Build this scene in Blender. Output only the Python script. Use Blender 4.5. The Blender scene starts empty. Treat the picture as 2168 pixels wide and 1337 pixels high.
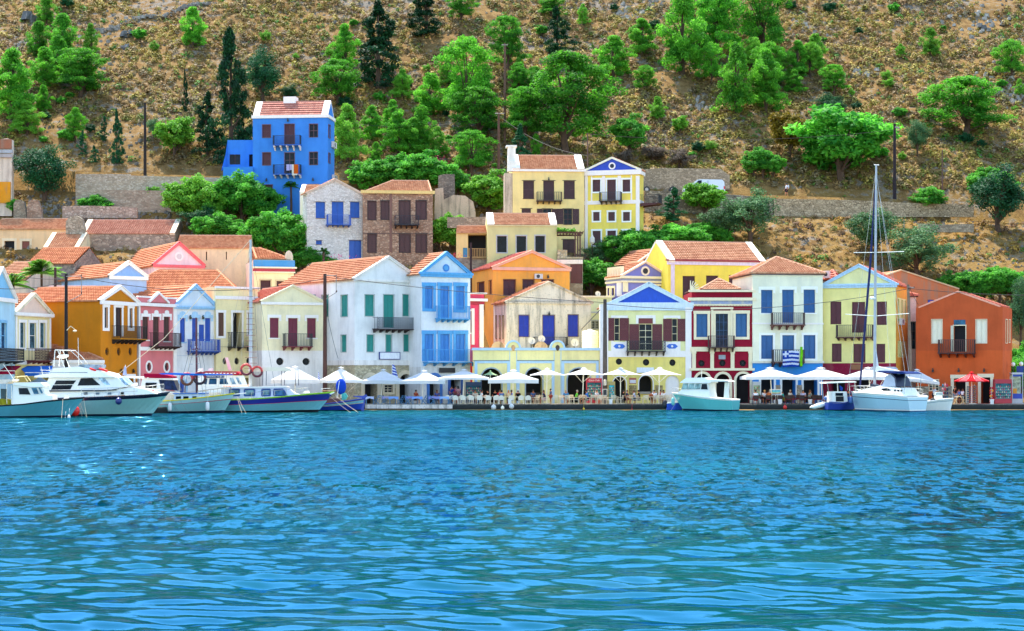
import bpy, math, random
import numpy as np
from mathutils import Vector, noise
R = math.radians
random.seed(7)
F, HZ, HC = 4000.0, 790.0, 3.55          # focal length in photo pixels, horizon row, camera height
COL = bpy.context.scene.collection

def wx(px, D): return (px-1084)*D/F
def wz(py, D): return HC-(py-HZ)*D/F

# ------------------------------------------------------------------ materials
def lin(h):
    h = h.lstrip('#')
    out = []
    for i in (0, 2, 4):
        c = int(h[i:i+2], 16)/255
        out.append(c/12.92 if c <= .04045 else ((c+.055)/1.055)**2.4)
    return tuple(out)+(1,)

MATS = {}
def _new(name):
    m = bpy.data.materials.new(name); m.use_nodes = True
    nt = m.node_tree
    b = nt.nodes['Principled BSDF']
    return m, nt, b

def N(nt, t, **kw):
    n = nt.nodes.new(t)
    for k, v in kw.items():
        if k in n.inputs: n.inputs[k].default_value = v
        else: setattr(n, k, v)
    return n
def LK(nt, a, b): nt.links.new(a, b)

def mapped(nt, scale=(1, 1, 1), coord='Object', rot=(0, 0, 0)):
    if coord == 'Pos':
        g = N(nt, 'ShaderNodeNewGeometry'); o = g.outputs['Position']
    else:
        g = N(nt, 'ShaderNodeTexCoord'); o = g.outputs[coord]
    mp = N(nt, 'ShaderNodeMapping'); mp.inputs['Scale'].default_value = scale; mp.inputs['Rotation'].default_value = rot
    LK(nt, o, mp.inputs['Vector'])
    return mp.outputs['Vector']

def noise_n(nt, vec, scale, detail=4, rough=.55):
    n = N(nt, 'ShaderNodeTexNoise'); n.inputs['Scale'].default_value = scale
    n.inputs['Detail'].default_value = detail; n.inputs['Roughness'].default_value = rough
    LK(nt, vec, n.inputs['Vector']); return n.outputs['Fac']

def ramp(nt, fac, stops):
    r = N(nt, 'ShaderNodeValToRGB'); e = r.color_ramp.elements
    while len(e) < len(stops): e.new(.5)
    for i, (p, c) in enumerate(stops):
        e[i].position = p; e[i].color = c if len(c) == 4 else tuple(c)+(1,)
    LK(nt, fac, r.inputs['Fac']); return r.outputs['Color']

def mixc(nt, fac, a, b, mode='MIX'):
    m = N(nt, 'ShaderNodeMix'); m.data_type = 'RGBA'; m.blend_type = mode
    for s, v in ((m.inputs[0], fac), (m.inputs[6], a), (m.inputs[7], b)):
        if hasattr(v, 'is_linked') or hasattr(v, 'links'): LK(nt, v, s)
        else: s.default_value = v
    return m.outputs[2]

def bump(nt, b, h, strength=.3, dist=.02):
    n = N(nt, 'ShaderNodeBump'); n.inputs['Strength'].default_value = strength; n.inputs['Distance'].default_value = dist
    LK(nt, h, n.inputs['Height']); LK(nt, n.outputs['Normal'], b.inputs['Normal'])

def scale_c(c, k): return tuple(min(1, v*k) for v in c[:3])+(1,)

def warm(c): return (min(.92, c[0]*1.14+.004), min(.9, c[1]*1.0+.003), min(.8, c[2]*.85+.002), 1)

def plaster(hx, dirt=.25, dirtc='8a8070', k=1.0):
    """limewashed wall: patchy tone, rain streaks, stains of its own"""
    key = ('pl', hx, dirt, dirtc, k)
    if key in MATS: return MATS[key]
    m, nt, b = _new('plaster'); c = warm(scale_c(lin(hx), k))
    v = mapped(nt, coord='Pos')
    big = noise_n(nt, v, .55, 5, .6)
    base = ramp(nt, big, [(.3, scale_c(c, .86)), (.55, c), (.8, scale_c(c, 1.06))])
    sv = mapped(nt, (1.5, 1.5, .16), 'Pos')
    st = noise_n(nt, sv, 1.1, 5, .65)
    dirt = max(dirt, .17)*1.35; stm = ramp(nt, st, [(.48, (0, 0, 0, 1)), (.76, (dirt,)*3+(1,))])
    base = mixc(nt, stm, base, lin(dirtc))
    fine = noise_n(nt, v, 6, 5, .7)
    fm = ramp(nt, fine, [(.55, (0, 0, 0, 1)), (.75, (dirt*.8,)*3+(1,))])
    base = mixc(nt, fm, base, scale_c(lin(dirtc), 1.1))
    LK(nt, base, b.inputs['Base Color']); b.inputs['Roughness'].default_value = .9
    b.inputs['Specular IOR Level'].default_value = .2
    bump(nt, b, noise_n(nt, v, 9, 6, .7), .35, .03)
    MATS[key] = m; return m

def paint(hx, rough=.55, var=.12, metal=0, k=1.0):
    key = ('pa', hx, rough, var, metal, k)
    if key in MATS: return MATS[key]
    m, nt, b = _new('paint'); c = warm(scale_c(lin(hx), k))
    v = mapped(nt, (1, 1, .4), 'Pos')
    f = noise_n(nt, v, 5, 4, .6)
    LK(nt, ramp(nt, f, [(.3, scale_c(c, 1-var)), (.7, scale_c(c, 1+var))]), b.inputs['Base Color'])
    b.inputs['Roughness'].default_value = rough; b.inputs['Metallic'].default_value = metal
    MATS[key] = m; return m

def stone(hx, hx2, mortar='a89c86', sc=2.6, k=1.0):
    key = ('st', hx, hx2, mortar, sc, k)
    if key in MATS: return MATS[key]
    m, nt, b = _new('stone')
    v = mapped(nt, (1, 1, 1.7), 'Pos')
    d = N(nt, 'ShaderNodeTexNoise'); d.inputs['Scale'].default_value = 3; LK(nt, v, d.inputs['Vector'])
    vv = N(nt, 'ShaderNodeVectorMath', operation='MULTIPLY_ADD'); LK(nt, d.outputs['Color'], vv.inputs[0])
    vv.inputs[1].default_value = (.25, .25, .25); LK(nt, v, vv.inputs[2])
    vo = N(nt, 'ShaderNodeTexVoronoi', feature='DISTANCE_TO_EDGE'); vo.inputs['Scale'].default_value = sc; LK(nt, vv.outputs[0], vo.inputs['Vector'])
    vc = N(nt, 'ShaderNodeTexVoronoi'); vc.inputs['Scale'].default_value = sc; LK(nt, vv.outputs[0], vc.inputs['Vector'])
    sep = N(nt, 'ShaderNodeSeparateColor'); LK(nt, vc.outputs['Color'], sep.inputs[0])
    blk = ramp(nt, sep.outputs[0], [(0, scale_c(lin(hx), .7*k)), (.5, scale_c(lin(hx), k)), (1, scale_c(lin(hx2), k))])
    e = ramp(nt, vo.outputs['Distance'], [(.02, (0, 0, 0, 1)), (.08, (1, 1, 1, 1))])
    colr = mixc(nt, e, scale_c(lin(mortar), .75*k), blk)
    big = noise_n(nt, mapped(nt, coord='Pos'), .8, 5, .6)
    colr = mixc(nt, ramp(nt, big, [(.4, (0, 0, 0, 1)), (.7, (.45, .45, .45, 1))]), colr, scale_c(lin(hx2), .8*k))
    LK(nt, colr, b.inputs['Base Color']); b.inputs['Roughness'].default_value = .95
    b.inputs['Specular IOR Level'].default_value = .15
    bump(nt, b, vo.outputs['Distance'], .9, .06)
    MATS[key] = m; return m

def mixh(a, b, t): return ''.join('%02x' % int(int(a[i:i+2], 16)*(1-t)+int(b[i:i+2], 16)*t) for i in (0, 2, 4))
def tiles(hx='d0714c', hx2='f0b48c', k=1.0):
    k *= 1.45; hx, hx2 = mixh(hx, 'b8846c', .45), mixh(hx2, 'e0b898', .5)
    key = ('ti', hx, hx2, k)
    if key in MATS: return MATS[key]
    m, nt, b = _new('clay_tile')
    uv = N(nt, 'ShaderNodeUVMap'); uv.uv_map = 'UVMap'
    wn = N(nt, 'ShaderNodeTexWhiteNoise', noise_dimensions='2D')
    fl = N(nt, 'ShaderNodeVectorMath', operation='FLOOR')
    ml = N(nt, 'ShaderNodeVectorMath', operation='MULTIPLY'); ml.inputs[1].default_value = (1/.26, 1/.4, 1)
    LK(nt, uv.outputs[0], ml.inputs[0]); LK(nt, ml.outputs[0], fl.inputs[0]); LK(nt, fl.outputs[0], wn.inputs['Vector'])
    a = scale_c(lin(hx), k); c = scale_c(lin(mixh(hx, hx2, .75)), k); mid = scale_c(lin(mixh(hx, hx2, .35)), k)
    t = ramp(nt, wn.outputs['Value'], [(0, scale_c(mid, .88)), (.3, mid), (.8, c), (1, scale_c(c, 1.06))])
    big = noise_n(nt, mapped(nt, coord='Pos'), .7, 6, .7)
    t = mixc(nt, ramp(nt, big, [(.52, (0, 0, 0, 1)), (.78, (.22, .22, .22, 1))]), t, scale_c(lin(hx2), .6*k))
    LK(nt, t, b.inputs['Base Color']); b.inputs['Roughness'].default_value = .85
    b.inputs['Specular IOR Level'].default_value = .2
    MATS[key] = m; return m

def glass(hx='10222c', rough=.18):
    key = ('gl', hx, rough)
    if key in MATS: return MATS[key]
    m, nt, b = _new('window_glass')
    c = lin(hx)
    f = noise_n(nt, mapped(nt, coord='Pos'), 2.5, 3)
    LK(nt, ramp(nt, f, [(.35, scale_c(c, .5)), (.65, scale_c(c, 1.6))]), b.inputs['Base Color'])
    b.inputs['Roughness'].default_value = rough; b.inputs['Specular IOR Level'].default_value = .12
    MATS[key] = m; return m

def fabric(hx, k=1.0, trans=.3):
    key = ('fa', hx, k, trans)
    if key in MATS: return MATS[key]
    m, nt, b = _new('fabric'); c = scale_c(lin(hx), k)
    f = noise_n(nt, mapped(nt, coord='Object'), 3, 4)
    cc = ramp(nt, f, [(.3, scale_c(c, .9)), (.7, c)])
    LK(nt, cc, b.inputs['Base Color']); b.inputs['Roughness'].default_value = .9
    b.inputs['Specular IOR Level'].default_value = .1
    t = N(nt, 'ShaderNodeBsdfTranslucent'); LK(nt, cc, t.inputs['Color'])
    mx = N(nt, 'ShaderNodeMixShader'); mx.inputs[0].default_value = trans
    out = nt.nodes['Material Output']
    LK(nt, b.outputs[0], mx.inputs[1]); LK(nt, t.outputs[0], mx.inputs[2]); LK(nt, mx.outputs[0], out.inputs['Surface'])
    MATS[key] = m; return m

def leafmat(hx, hx2, trans=.3, k=1.0, attr=False):
    key = ('lf', hx, hx2, trans, k, attr)
    if key in MATS: return MATS[key]
    m, nt, b = _new('foliage')
    if attr:
        at = N(nt, 'ShaderNodeAttribute'); at.attribute_name = 'tint'
        cc = at.outputs['Color']
    else:
        at = N(nt, 'ShaderNodeAttribute'); at.attribute_name = 'tint'
        oi = N(nt, 'ShaderNodeObjectInfo')
        sep = N(nt, 'ShaderNodeSeparateColor'); LK(nt, at.outputs['Color'], sep.inputs[0])
        cc = mixc(nt, sep.outputs[0], scale_c(lin(hx), k), scale_c(lin(hx2), k))
        mu = N(nt, 'ShaderNodeMapRange'); mu.inputs['To Min'].default_value = .8; mu.inputs['To Max'].default_value = 1.2
        LK(nt, oi.outputs['Random'], mu.inputs['Value'])
        hs = N(nt, 'ShaderNodeHueSaturation'); LK(nt, mu.outputs[0], hs.inputs['Value']); LK(nt, cc, hs.inputs['Color'])
        cc = hs.outputs[0]
    LK(nt, cc, b.inputs['Base Color']); b.inputs['Roughness'].default_value = .7
    b.inputs['Specular IOR Level'].default_value = .25
    t = N(nt, 'ShaderNodeBsdfTranslucent'); LK(nt, cc, t.inputs['Color'])
    mx = N(nt, 'ShaderNodeMixShader'); mx.inputs[0].default_value = trans
    LK(nt, b.outputs[0], mx.inputs[1]); LK(nt, t.outputs[0], mx.inputs[2])
    LK(nt, mx.outputs[0], nt.nodes['Material Output'].inputs['Surface'])
    MATS[key] = m; return m

# ------------------------------------------------------------------ mesh builder
class MB:
    def __init__(s): s.v = []; s.f = []; s.m = []; s.uv = []; s.mi = 0; s.hasuv = False
    def face(s, pts, uv=None):
        i = len(s.v); s.v += [tuple(p) for p in pts]; s.f.append(tuple(range(i, i+len(pts)))); s.m.append(s.mi)
        if uv: s.hasuv = True
        s.uv += uv if uv else [(0, 0)]*len(pts)
    def hexa(s, b, t):
        """b, t: four bottom and four top points in the same winding"""
        s.face(b[::-1]); s.face(t)
        for i in range(4):
            j = (i+1) % 4; s.face([b[i], b[j], t[j], t[i]])
    def box(s, x0, x1, y0, y1, z0, z1):
        s.hexa([(x0, y0, z0), (x1, y0, z0), (x1, y1, z0), (x0, y1, z0)], [(x0, y0, z1), (x1, y0, z1), (x1, y1, z1), (x0, y1, z1)])
    def beam(s, p, q, w, h, side=None):
        p = Vector(p); q = Vector(q); d = (q-p).normalized()
        up = Vector((0, 0, 1)) if abs(d.z) < .95 else Vector((0, 1, 0))
        sd = d.cross(up).normalized() if side is None else Vector(side).normalized()
        u2 = sd.cross(d).normalized()
        a = sd*w/2; b = u2*h/2
        s.hexa([p-a-b, p+a-b, p+a+b, p-a+b], [q-a-b, q+a-b, q+a+b, q-a+b])
    def tube(s, pts, r, n=6, closed=False, cap=True):
        pts = [Vector(p) for p in pts]; L = len(pts); rings = []
        rr = r if isinstance(r, (list, tuple)) else [r]*L
        for i, p in enumerate(pts):
            a = pts[(i-1) % L] if (i or closed) else p; c = pts[(i+1) % L] if (i < L-1 or closed) else p
            d = (c-a).normalized()
            up = Vector((0, 0, 1)) if abs(d.z) < .9 else Vector((0, 1, 0))
            x = d.cross(up).normalized(); y = x.cross(d)
            rings.append([p+(x*math.cos(2*math.pi*k/n)+y*math.sin(2*math.pi*k/n))*rr[i] for k in range(n)])
        for i in range(L if closed else L-1):
            A, B = rings[i], rings[(i+1) % L]
            for k in range(n):
                l = (k+1) % n; s.face([A[k], A[l], B[l], B[k]])
        if cap and not closed: s.face(rings[0][::-1]); s.face(rings[-1])
    def lathe(s, c, prof, n=12, sx=1, sy=1):
        """prof: (radius, z) list around the vertical through c"""
        c = Vector(c)
        rings = [[c+Vector((r*sx*math.cos(2*math.pi*k/n), r*sy*math.sin(2*math.pi*k/n), z)) for k in range(n)] for r, z in prof]
        for A, B in zip(rings, rings[1:]):
            for k in range(n):
                l = (k+1) % n; s.face([A[k], A[l], B[l], B[k]])
        s.face(rings[0][::-1]); s.face(rings[-1])
    def ball(s, c, rx, ry, rz, n=10, m=7):
        prof = [(math.sin(math.pi*i/m), -math.cos(math.pi*i/m)*rz) for i in range(m+1)]
        prof = [(max(r, .01), z) for r, z in prof]
        s.lathe(c, prof, n, rx, ry)
    def build(s, name, mats, parent=None, L=(0, 0, 0), smooth=False, weld=False):
        me = bpy.data.meshes.new(name)
        v = np.array(s.v, dtype=np.float64).reshape(-1, 3)-np.array(L)
        me.from_pydata(v.tolist(), [], s.f)
        if not isinstance(mats, (list, tuple)): mats = [mats]
        for m in mats: me.materials.append(m)
        if len(mats) > 1: me.polygons.foreach_set('material_index', s.m)
        if s.hasuv:
            l = me.uv_layers.new(name='UVMap'); l.data.foreach_set('uv', np.array(s.uv, dtype=np.float32).ravel())
        if weld or smooth:
            import bmesh
            bm = bmesh.new(); bm.from_mesh(me); bmesh.ops.remove_doubles(bm, verts=bm.verts, dist=.0008)
            bmesh.ops.recalc_face_normals(bm, faces=bm.faces); bm.to_mesh(me); bm.free()
        if smooth:
            me.polygons.foreach_set('use_smooth', [True]*len(me.polygons))
        me.update()
        o = bpy.data.objects.new(name, me); COL.objects.link(o)
        if parent: o.parent = parent
        else: o.location = L
        return o

def tag(o, label, cat=None, group=None, kind=None):
    if label: o['label'] = label
    if cat: o['category'] = cat
    if group: o['group'] = group
    if kind: o['kind'] = kind
    return o
def thing(name, label, cat, loc=(0, 0, 0), group=None, rz=0):
    o = bpy.data.objects.new(name, None); COL.objects.link(o); o.location = loc; o.rotation_euler = (0, 0, rz)
    return tag(o, label, cat, group)
def copy_tree(o, parent=None):
    c = o.copy(); COL.objects.link(c)
    if parent is not None: c.parent = parent
    for ch in list(o.children): copy_tree(ch, c)
    return c

# ------------------------------------------------------------------ terrain
def road_z(X): return 26.9-.034*X
PD = [150, 190, 196, 203, 212, 222, 230, 235.8, 236.4, 242.5, 244.5, 322, 345, 460]
def ground(X, D):
    rz = road_z(X)
    pz = [-1, .3, .6, 5, 11.3, 17.3, 21.3, rz-2.6, rz, rz, rz+1.8, rz+1.8+77.5*.61, rz+55, rz+20]
    if D <= PD[0]: return pz[0]
    for i in range(len(PD)-1):
        if D <= PD[i+1]:
            t = (D-PD[i])/(PD[i+1]-PD[i]); z = pz[i]*(1-t)+pz[i+1]*t; break
    else: z = pz[-1]
    if D > 244.5:
        a = min(1, (D-244.5)/6)
        z += a*(1.6*noise.noise((X*.045, D*.045, 1.3))+.8*noise.noise((X*.13, D*.13, 5))+.3*noise.noise((X*.5, D*.5, 9)))
        z += a*.9*abs(noise.noise((X*.08+40, D*.16, 3)))
    elif 204 < D < 235.5:
        a = min(1, (D-204)/4, (235.5-D)/2)
        z += a*(.7*noise.noise((X*.12, D*.2, 2))+.35*noise.noise((X*.4, D*.4, 7)))
    return z
def hit(px, py, d0=196.0):
    k = (px-1084)/F; s = (HZ-py)/F; D = d0
    while D < 440:
        if HC+s*D <= ground(k*D, D): return D
        D += .25
    return 440

# ------------------------------------------------------------------ walls, openings, roofs
class View:
    def __init__(s, ox, oy, sc): s.ox = ox; s.oy = oy; s.s = sc
    def x(s, u): return s.ox+u/s.s
    def y(s, v): return s.oy+v/s.s
class Fr:
    """a vertical wall plane seen from the camera side: u to the right, n outward"""
    def __init__(s, O, u, view):
        s.O = O; l = math.hypot(*u); s.u = (u[0]/l, u[1]/l); s.n = (s.u[1], -s.u[0]); s.view = view
    def P(s, u, z, n=0): return (s.O[0]+s.u[0]*u+s.n[0]*n, s.O[1]+s.u[1]*u+s.n[1]*n, z)
    def U(s, x):
        k = (s.view.x(x)-1084)/F
        return (k*s.O[1]-s.O[0])/(s.u[0]-k*s.u[1])
    def Dat(s, x): return s.O[1]+s.u[1]*s.U(x)
    def Zp(s, x, y): return wz(s.view.y(y), s.Dat(x))
    def box(s, mb, u0, u1, z0, z1, n0, n1):
        mb.hexa([s.P(u0, z0, n0), s.P(u0, z0, n1), s.P(u1, z0, n1), s.P(u1, z0, n0)],
                [s.P(u0, z1, n0), s.P(u0, z1, n1), s.P(u1, z1, n1), s.P(u1, z1, n0)])
    def beam(s, mb, a, b, w, n0, n1):
        """bar between wall points a=(u,z), b, width w, from depth n0 to n1"""
        du, dz = b[0]-a[0], b[1]-a[1]; l = math.hypot(du, dz) or 1; pu, pz = -dz/l*w/2, du/l*w/2
        c = [(a[0]-pu, a[1]-pz), (b[0]-pu, b[1]-pz), (b[0]+pu, b[1]+pz), (a[0]+pu, a[1]+pz)]
        mb.hexa([s.P(p[0], p[1], n1) for p in c], [s.P(p[0], p[1], n0) for p in c])

def outline(kind, a, b, c, d, n=8):
    """points of an opening, counter clockwise from the bottom left; a,b horizontal, c,d vertical range"""
    if kind == 'r': return [(a, c), (b, c), (b, d), (a, d)]
    r = (b-a)/2; m = (a+b)/2
    if kind == 'a':
        s = d-min(r, (d-c)*.6); h = d-s
        return [(a, c), (b, c)]+[(m+r*math.cos(math.pi*i/n), s+h*math.sin(math.pi*i/n)) for i in range(n+1)]
    zc = (c+d)/2; rz = (d-c)/2
    return [(m+r*math.cos(2*math.pi*i/16), zc+rz*math.sin(2*math.pi*i/16)) for i in range(16)]

def wall_cells(fr, mbs, u0, u1, z0, z1, zcut, holes, depth=.2, ch=None):
    """holes: (kind,a,b,c,d,depth). mbs: (upper, lower) builders, split at zcut"""
    pick = lambda z: mbs[0] if zcut is None or z > zcut else mbs[1]
    us = sorted({u0, u1}|{h[i] for h in holes for i in (1, 2)}); zs = {z0, z1}|{h[i] for h in holes for i in (3, 4)}
    if zcut is not None and z0 < zcut < z1: zs.add(zcut)
    us = [u for u in us if u0 <= u <= u1]; zs = sorted(z for z in zs if z0 <= z <= z1)
    for i in range(len(us)-1):
        for j in range(len(zs)-1):
            if us[i+1]-us[i] < 1e-4 or zs[j+1]-zs[j] < 1e-4: continue
            mu, mz = (us[i]+us[i+1])/2, (zs[j]+zs[j+1])/2
            if any(h[1] < mu < h[2] and h[3] < mz < h[4] for h in holes): continue
            pick(mz).face([fr.P(us[i], zs[j]), fr.P(us[i+1], zs[j]), fr.P(us[i+1], zs[j+1]), fr.P(us[i], zs[j+1])])
    for h in holes:
        k, a, b, c, d = h[:5]; dp = h[5]
        pts = outline(k, a, b, c, d); mb = pick((c+d)/2)
        for i in range(len(pts)):
            p, q = pts[i], pts[(i+1) % len(pts)]
            mb.face([fr.P(*p), fr.P(*p, -dp), fr.P(*q, -dp), fr.P(*q)])
        if k == 'a':
            arc = pts[2:]; m = len(arc)//2
            for i in range(m): mb.face([fr.P(b, d), fr.P(*arc[i+1]), fr.P(*arc[i])])
            for i in range(m, len(arc)-1): mb.face([fr.P(a, d), fr.P(*arc[i+1]), fr.P(*arc[i])])
            mb.face([fr.P(a, d), fr.P(b, d), fr.P(*arc[m])])
        if k == 'c':
            for q, (cu, cz) in enumerate(((b, d), (a, d), (a, c), (b, c))):
                for i in range(4):
                    mb.face([fr.P(cu, cz), fr.P(*pts[(q*4+i+1) % 16]), fr.P(*pts[(q*4+i) % 16])])

def leaf(fr, a, b, c, d, n, louvre=True, panels=2):
    """one shutter leaf: stiles, rails, slats or panels"""
    mb = MB(); s = min(.07, (b-a)*.18)
    fr.box(mb, a+.004, a+s, c, d, n-.02, n+.02); fr.box(mb, b-s, b-.004, c, d, n-.02, n+.02)
    k = 3 if d-c > 1.3 else 2
    for i in range(k):
        z = c+(d-c-.09)*i/(k-1); fr.box(mb, a+s, b-s, z, z+.09, n-.018, n+.018)
    for i in range(k-1):
        z0 = c+(d-c-.09)*i/(k-1)+.09; z1 = c+(d-c-.09)*(i+1)/(k-1)
        if louvre:
            m = max(3, int((z1-z0)/.11))
            for j in range(m):
                za = z0+(z1-z0)*j/m; zb = z0+(z1-z0)*(j+1)/m
                mb.face([fr.P(a+s, za, n+.014), fr.P(b-s, za, n+.014), fr.P(b-s, zb, n-.016), fr.P(a+s, zb, n-.016)])
        else:
            mb.face([fr.P(a+s, z0, n-.012), fr.P(b-s, z0, n-.012), fr.P(b-s, z1, n-.012), fr.P(a+s, z1, n-.012)])
            if b-a > .3: fr.box(mb, a+s*1.7, b-s*1.7, z0+.06, z1-.06, n-.012, n+.008)
    return mb

DARK = None
def opening(H, fr, o, shut, trim, tw, tt):
    """build one opening's window or door (part) with its sub-parts; return the hole"""
    st, x0, y0, x1, y1 = o[:5]; opt = o[5] if len(o) > 5 else {}
    shut = opt.get('c', shut); trim = opt.get('t', trim); tw = opt.get('w', tw); tt = opt.get('tt', tt)
    xm = (x0+x1)/2
    a, b = fr.U(x0), fr.U(x1); z1, z0 = fr.Zp(xm, y0), fr.Zp(xm, y1)
    if opt.get('floor'): z0 = H.zfloor+.02
    kind = opt.get('k', 'r')
    dp = opt.get('dp', {'K': 1.3, 'C': .3}.get(st, .17))
    isdoor = opt.get('door', (z1-z0) > 2.25*(b-a) and (z1-z0) > 2.45) or opt.get('floor')
    nm = 'door' if isdoor else 'window'
    L = H.loc; pts = outline(kind, a, b, z0, z1)
    # the leaf behind everything (glass, dark room or backing board)
    mb = MB(); mb.face([fr.P(p[0], p[1], -dp) for p in pts])
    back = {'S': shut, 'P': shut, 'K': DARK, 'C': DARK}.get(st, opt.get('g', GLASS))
    root = mb.build(nm, back, H.root, L)
    if st in 'SP' and kind == 'r':
        nl = 1 if b-a < .5 else 2
        for i in range(nl):
            leaf(fr, a+(b-a)*i/nl+.01, a+(b-a)*(i+1)/nl-.01, z0+.02, z1-.02, -dp+.05, st == 'S').build('shutter', shut, root, L)
    elif st in 'SP':
        m = MB(); mid = (a+b)/2; fr.box(m, mid-.015, mid+.015, z0, z1-.05, -dp, -dp+.03)
        for q in (a+(b-a)*.25, a+(b-a)*.75):
            for zz in (z0+.25, z0+(z1-z0)*.42): fr.box(m, q-.16*(b-a), q+.16*(b-a), zz, zz+(z1-z0)*.28, -dp, -dp+.02)
        m.build('door_panel', shut, root, L)
    if st in 'GO':
        m = MB(); w = .05; mm = opt.get('mull', (1, 2)); mc = opt.get('mc', trim or shut)
        for i in range(mm[0]+2):
            u = a+(b-a)*i/(mm[0]+1); fr.box(m, max(a, u-w/2), min(b, u+w/2), z0, z1, -dp+.002, -dp+.04)
        for i in range(mm[1]+2):
            z = z0+(z1-z0)*i/(mm[1]+1); fr.box(m, a, b, max(z0, z-w/2), min(z1, z+w/2), -dp+.003, -dp+.038)
        m.build('sash', mc, root, L)
    if st == 'O':
        wl = opt.get('lw', (b-a)*.5)
        sides = opt.get('sides', 'lr')
        if 'l' in sides: leaf(fr, a-wl-.02, a-.02, z0, z1, .05, opt.get('lv', True)).build('shutter', shut, root, L)
        if 'r' in sides: leaf(fr, b+.02, b+wl+.02, z0, z1, .05, opt.get('lv', True)).build('shutter', shut, root, L)
    if st == 'C':     # porthole with a grille
        m = MB(); mid = (a+b)/2; zc = (z0+z1)/2; ru = (b-a)/2; rz = (z1-z0)/2
        for i in range(4):
            t = math.pi*i/4; fr.beam(m, (mid-ru*math.cos(t), zc-rz*math.sin(t)), (mid+ru*math.cos(t), zc+rz*math.sin(t)), .025, -.1-.001*i, -.075-.001*i)
        m.build('grille', IRON, root, L)
    if trim and tt != 'N':
        m = MB(); w = tw
        if kind == 'c':
            po = outline('c', a-w, b+w, z0-w, z1+w)
            for i in range(16):
                j = (i+1) % 16; m.hexa([fr.P(*pts[i], .002), fr.P(*pts[j], .002), fr.P(*po[j], .002), fr.P(*po[i], .002)], [fr.P(*pts[i], .05), fr.P(*pts[j], .05), fr.P(*po[j], .05), fr.P(*po[i], .05)])
        elif kind == 'a':
            po = outline('a', a-w, b+w, z0, z1+w); pi = pts[1:]; po = po[1:]; pi = pi+[pts[0]]; po = po+[(a-w, z0)]
            for i in range(len(pi)-1):
                j = i+1; m.hexa([fr.P(*pi[i], .002), fr.P(*po[i], .002), fr.P(*po[j], .002), fr.P(*pi[j], .002)], [fr.P(*pi[i], .06), fr.P(*po[i], .06), fr.P(*po[j], .06), fr.P(*pi[j], .06)])
        elif tt == 'F':
            fr.box(m, a-w, a, z0-(0 if isdoor else w), z1, .002, .05); fr.box(m, b, b+w, z0-(0 if isdoor else w), z1, .002, .05)
            fr.box(m, a-w*1.15, b+w*1.15, z1, z1+w*1.2, .002, .075)
            if not isdoor: fr.box(m, a, b, z0-w, z0, .002, .06)
        elif tt in 'HY':
            fr.box(m, a-w*1.3, b+w*1.3, z1+.02, z1+.02+w*1.5, .002, .08)
            fr.box(m, a-w*1.3, a-w*.3, z1-w*1.6, z1+.02, .002, .06); fr.box(m, b+w*.3, b+w*1.3, z1-w*1.6, z1+.02, .002, .06)
            if tt == 'Y':
                q = outline('a', (a+b)/2-w*1.6, (a+b)/2+w*1.6, z1+.02+w*1.5, z1+.02+w*3.2)
                m.face([fr.P(p[0], p[1], .06) for p in q])
                for i in range(len(q)): j = (i+1) % len(q); m.face([fr.P(*q[i], .06), fr.P(*q[i], .0), fr.P(*q[j], .0), fr.P(*q[j], .06)])
            if not isdoor: fr.box(m, a-w*.8, b+w*.8, z0-w*.6, z0, .002, .07)
        elif tt == 'L':
            fr.box(m, a-w*2, b+w*2, z1, z1+w*.7, .002, .05)
            if not isdoor: fr.box(m, a-w*.5, b+w*.5, z0-.06, z0, .002, .06)
        if m.v: m.build('frame', trim, root, L)
    return (kind, a, b, z0, z1, dp)

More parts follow.
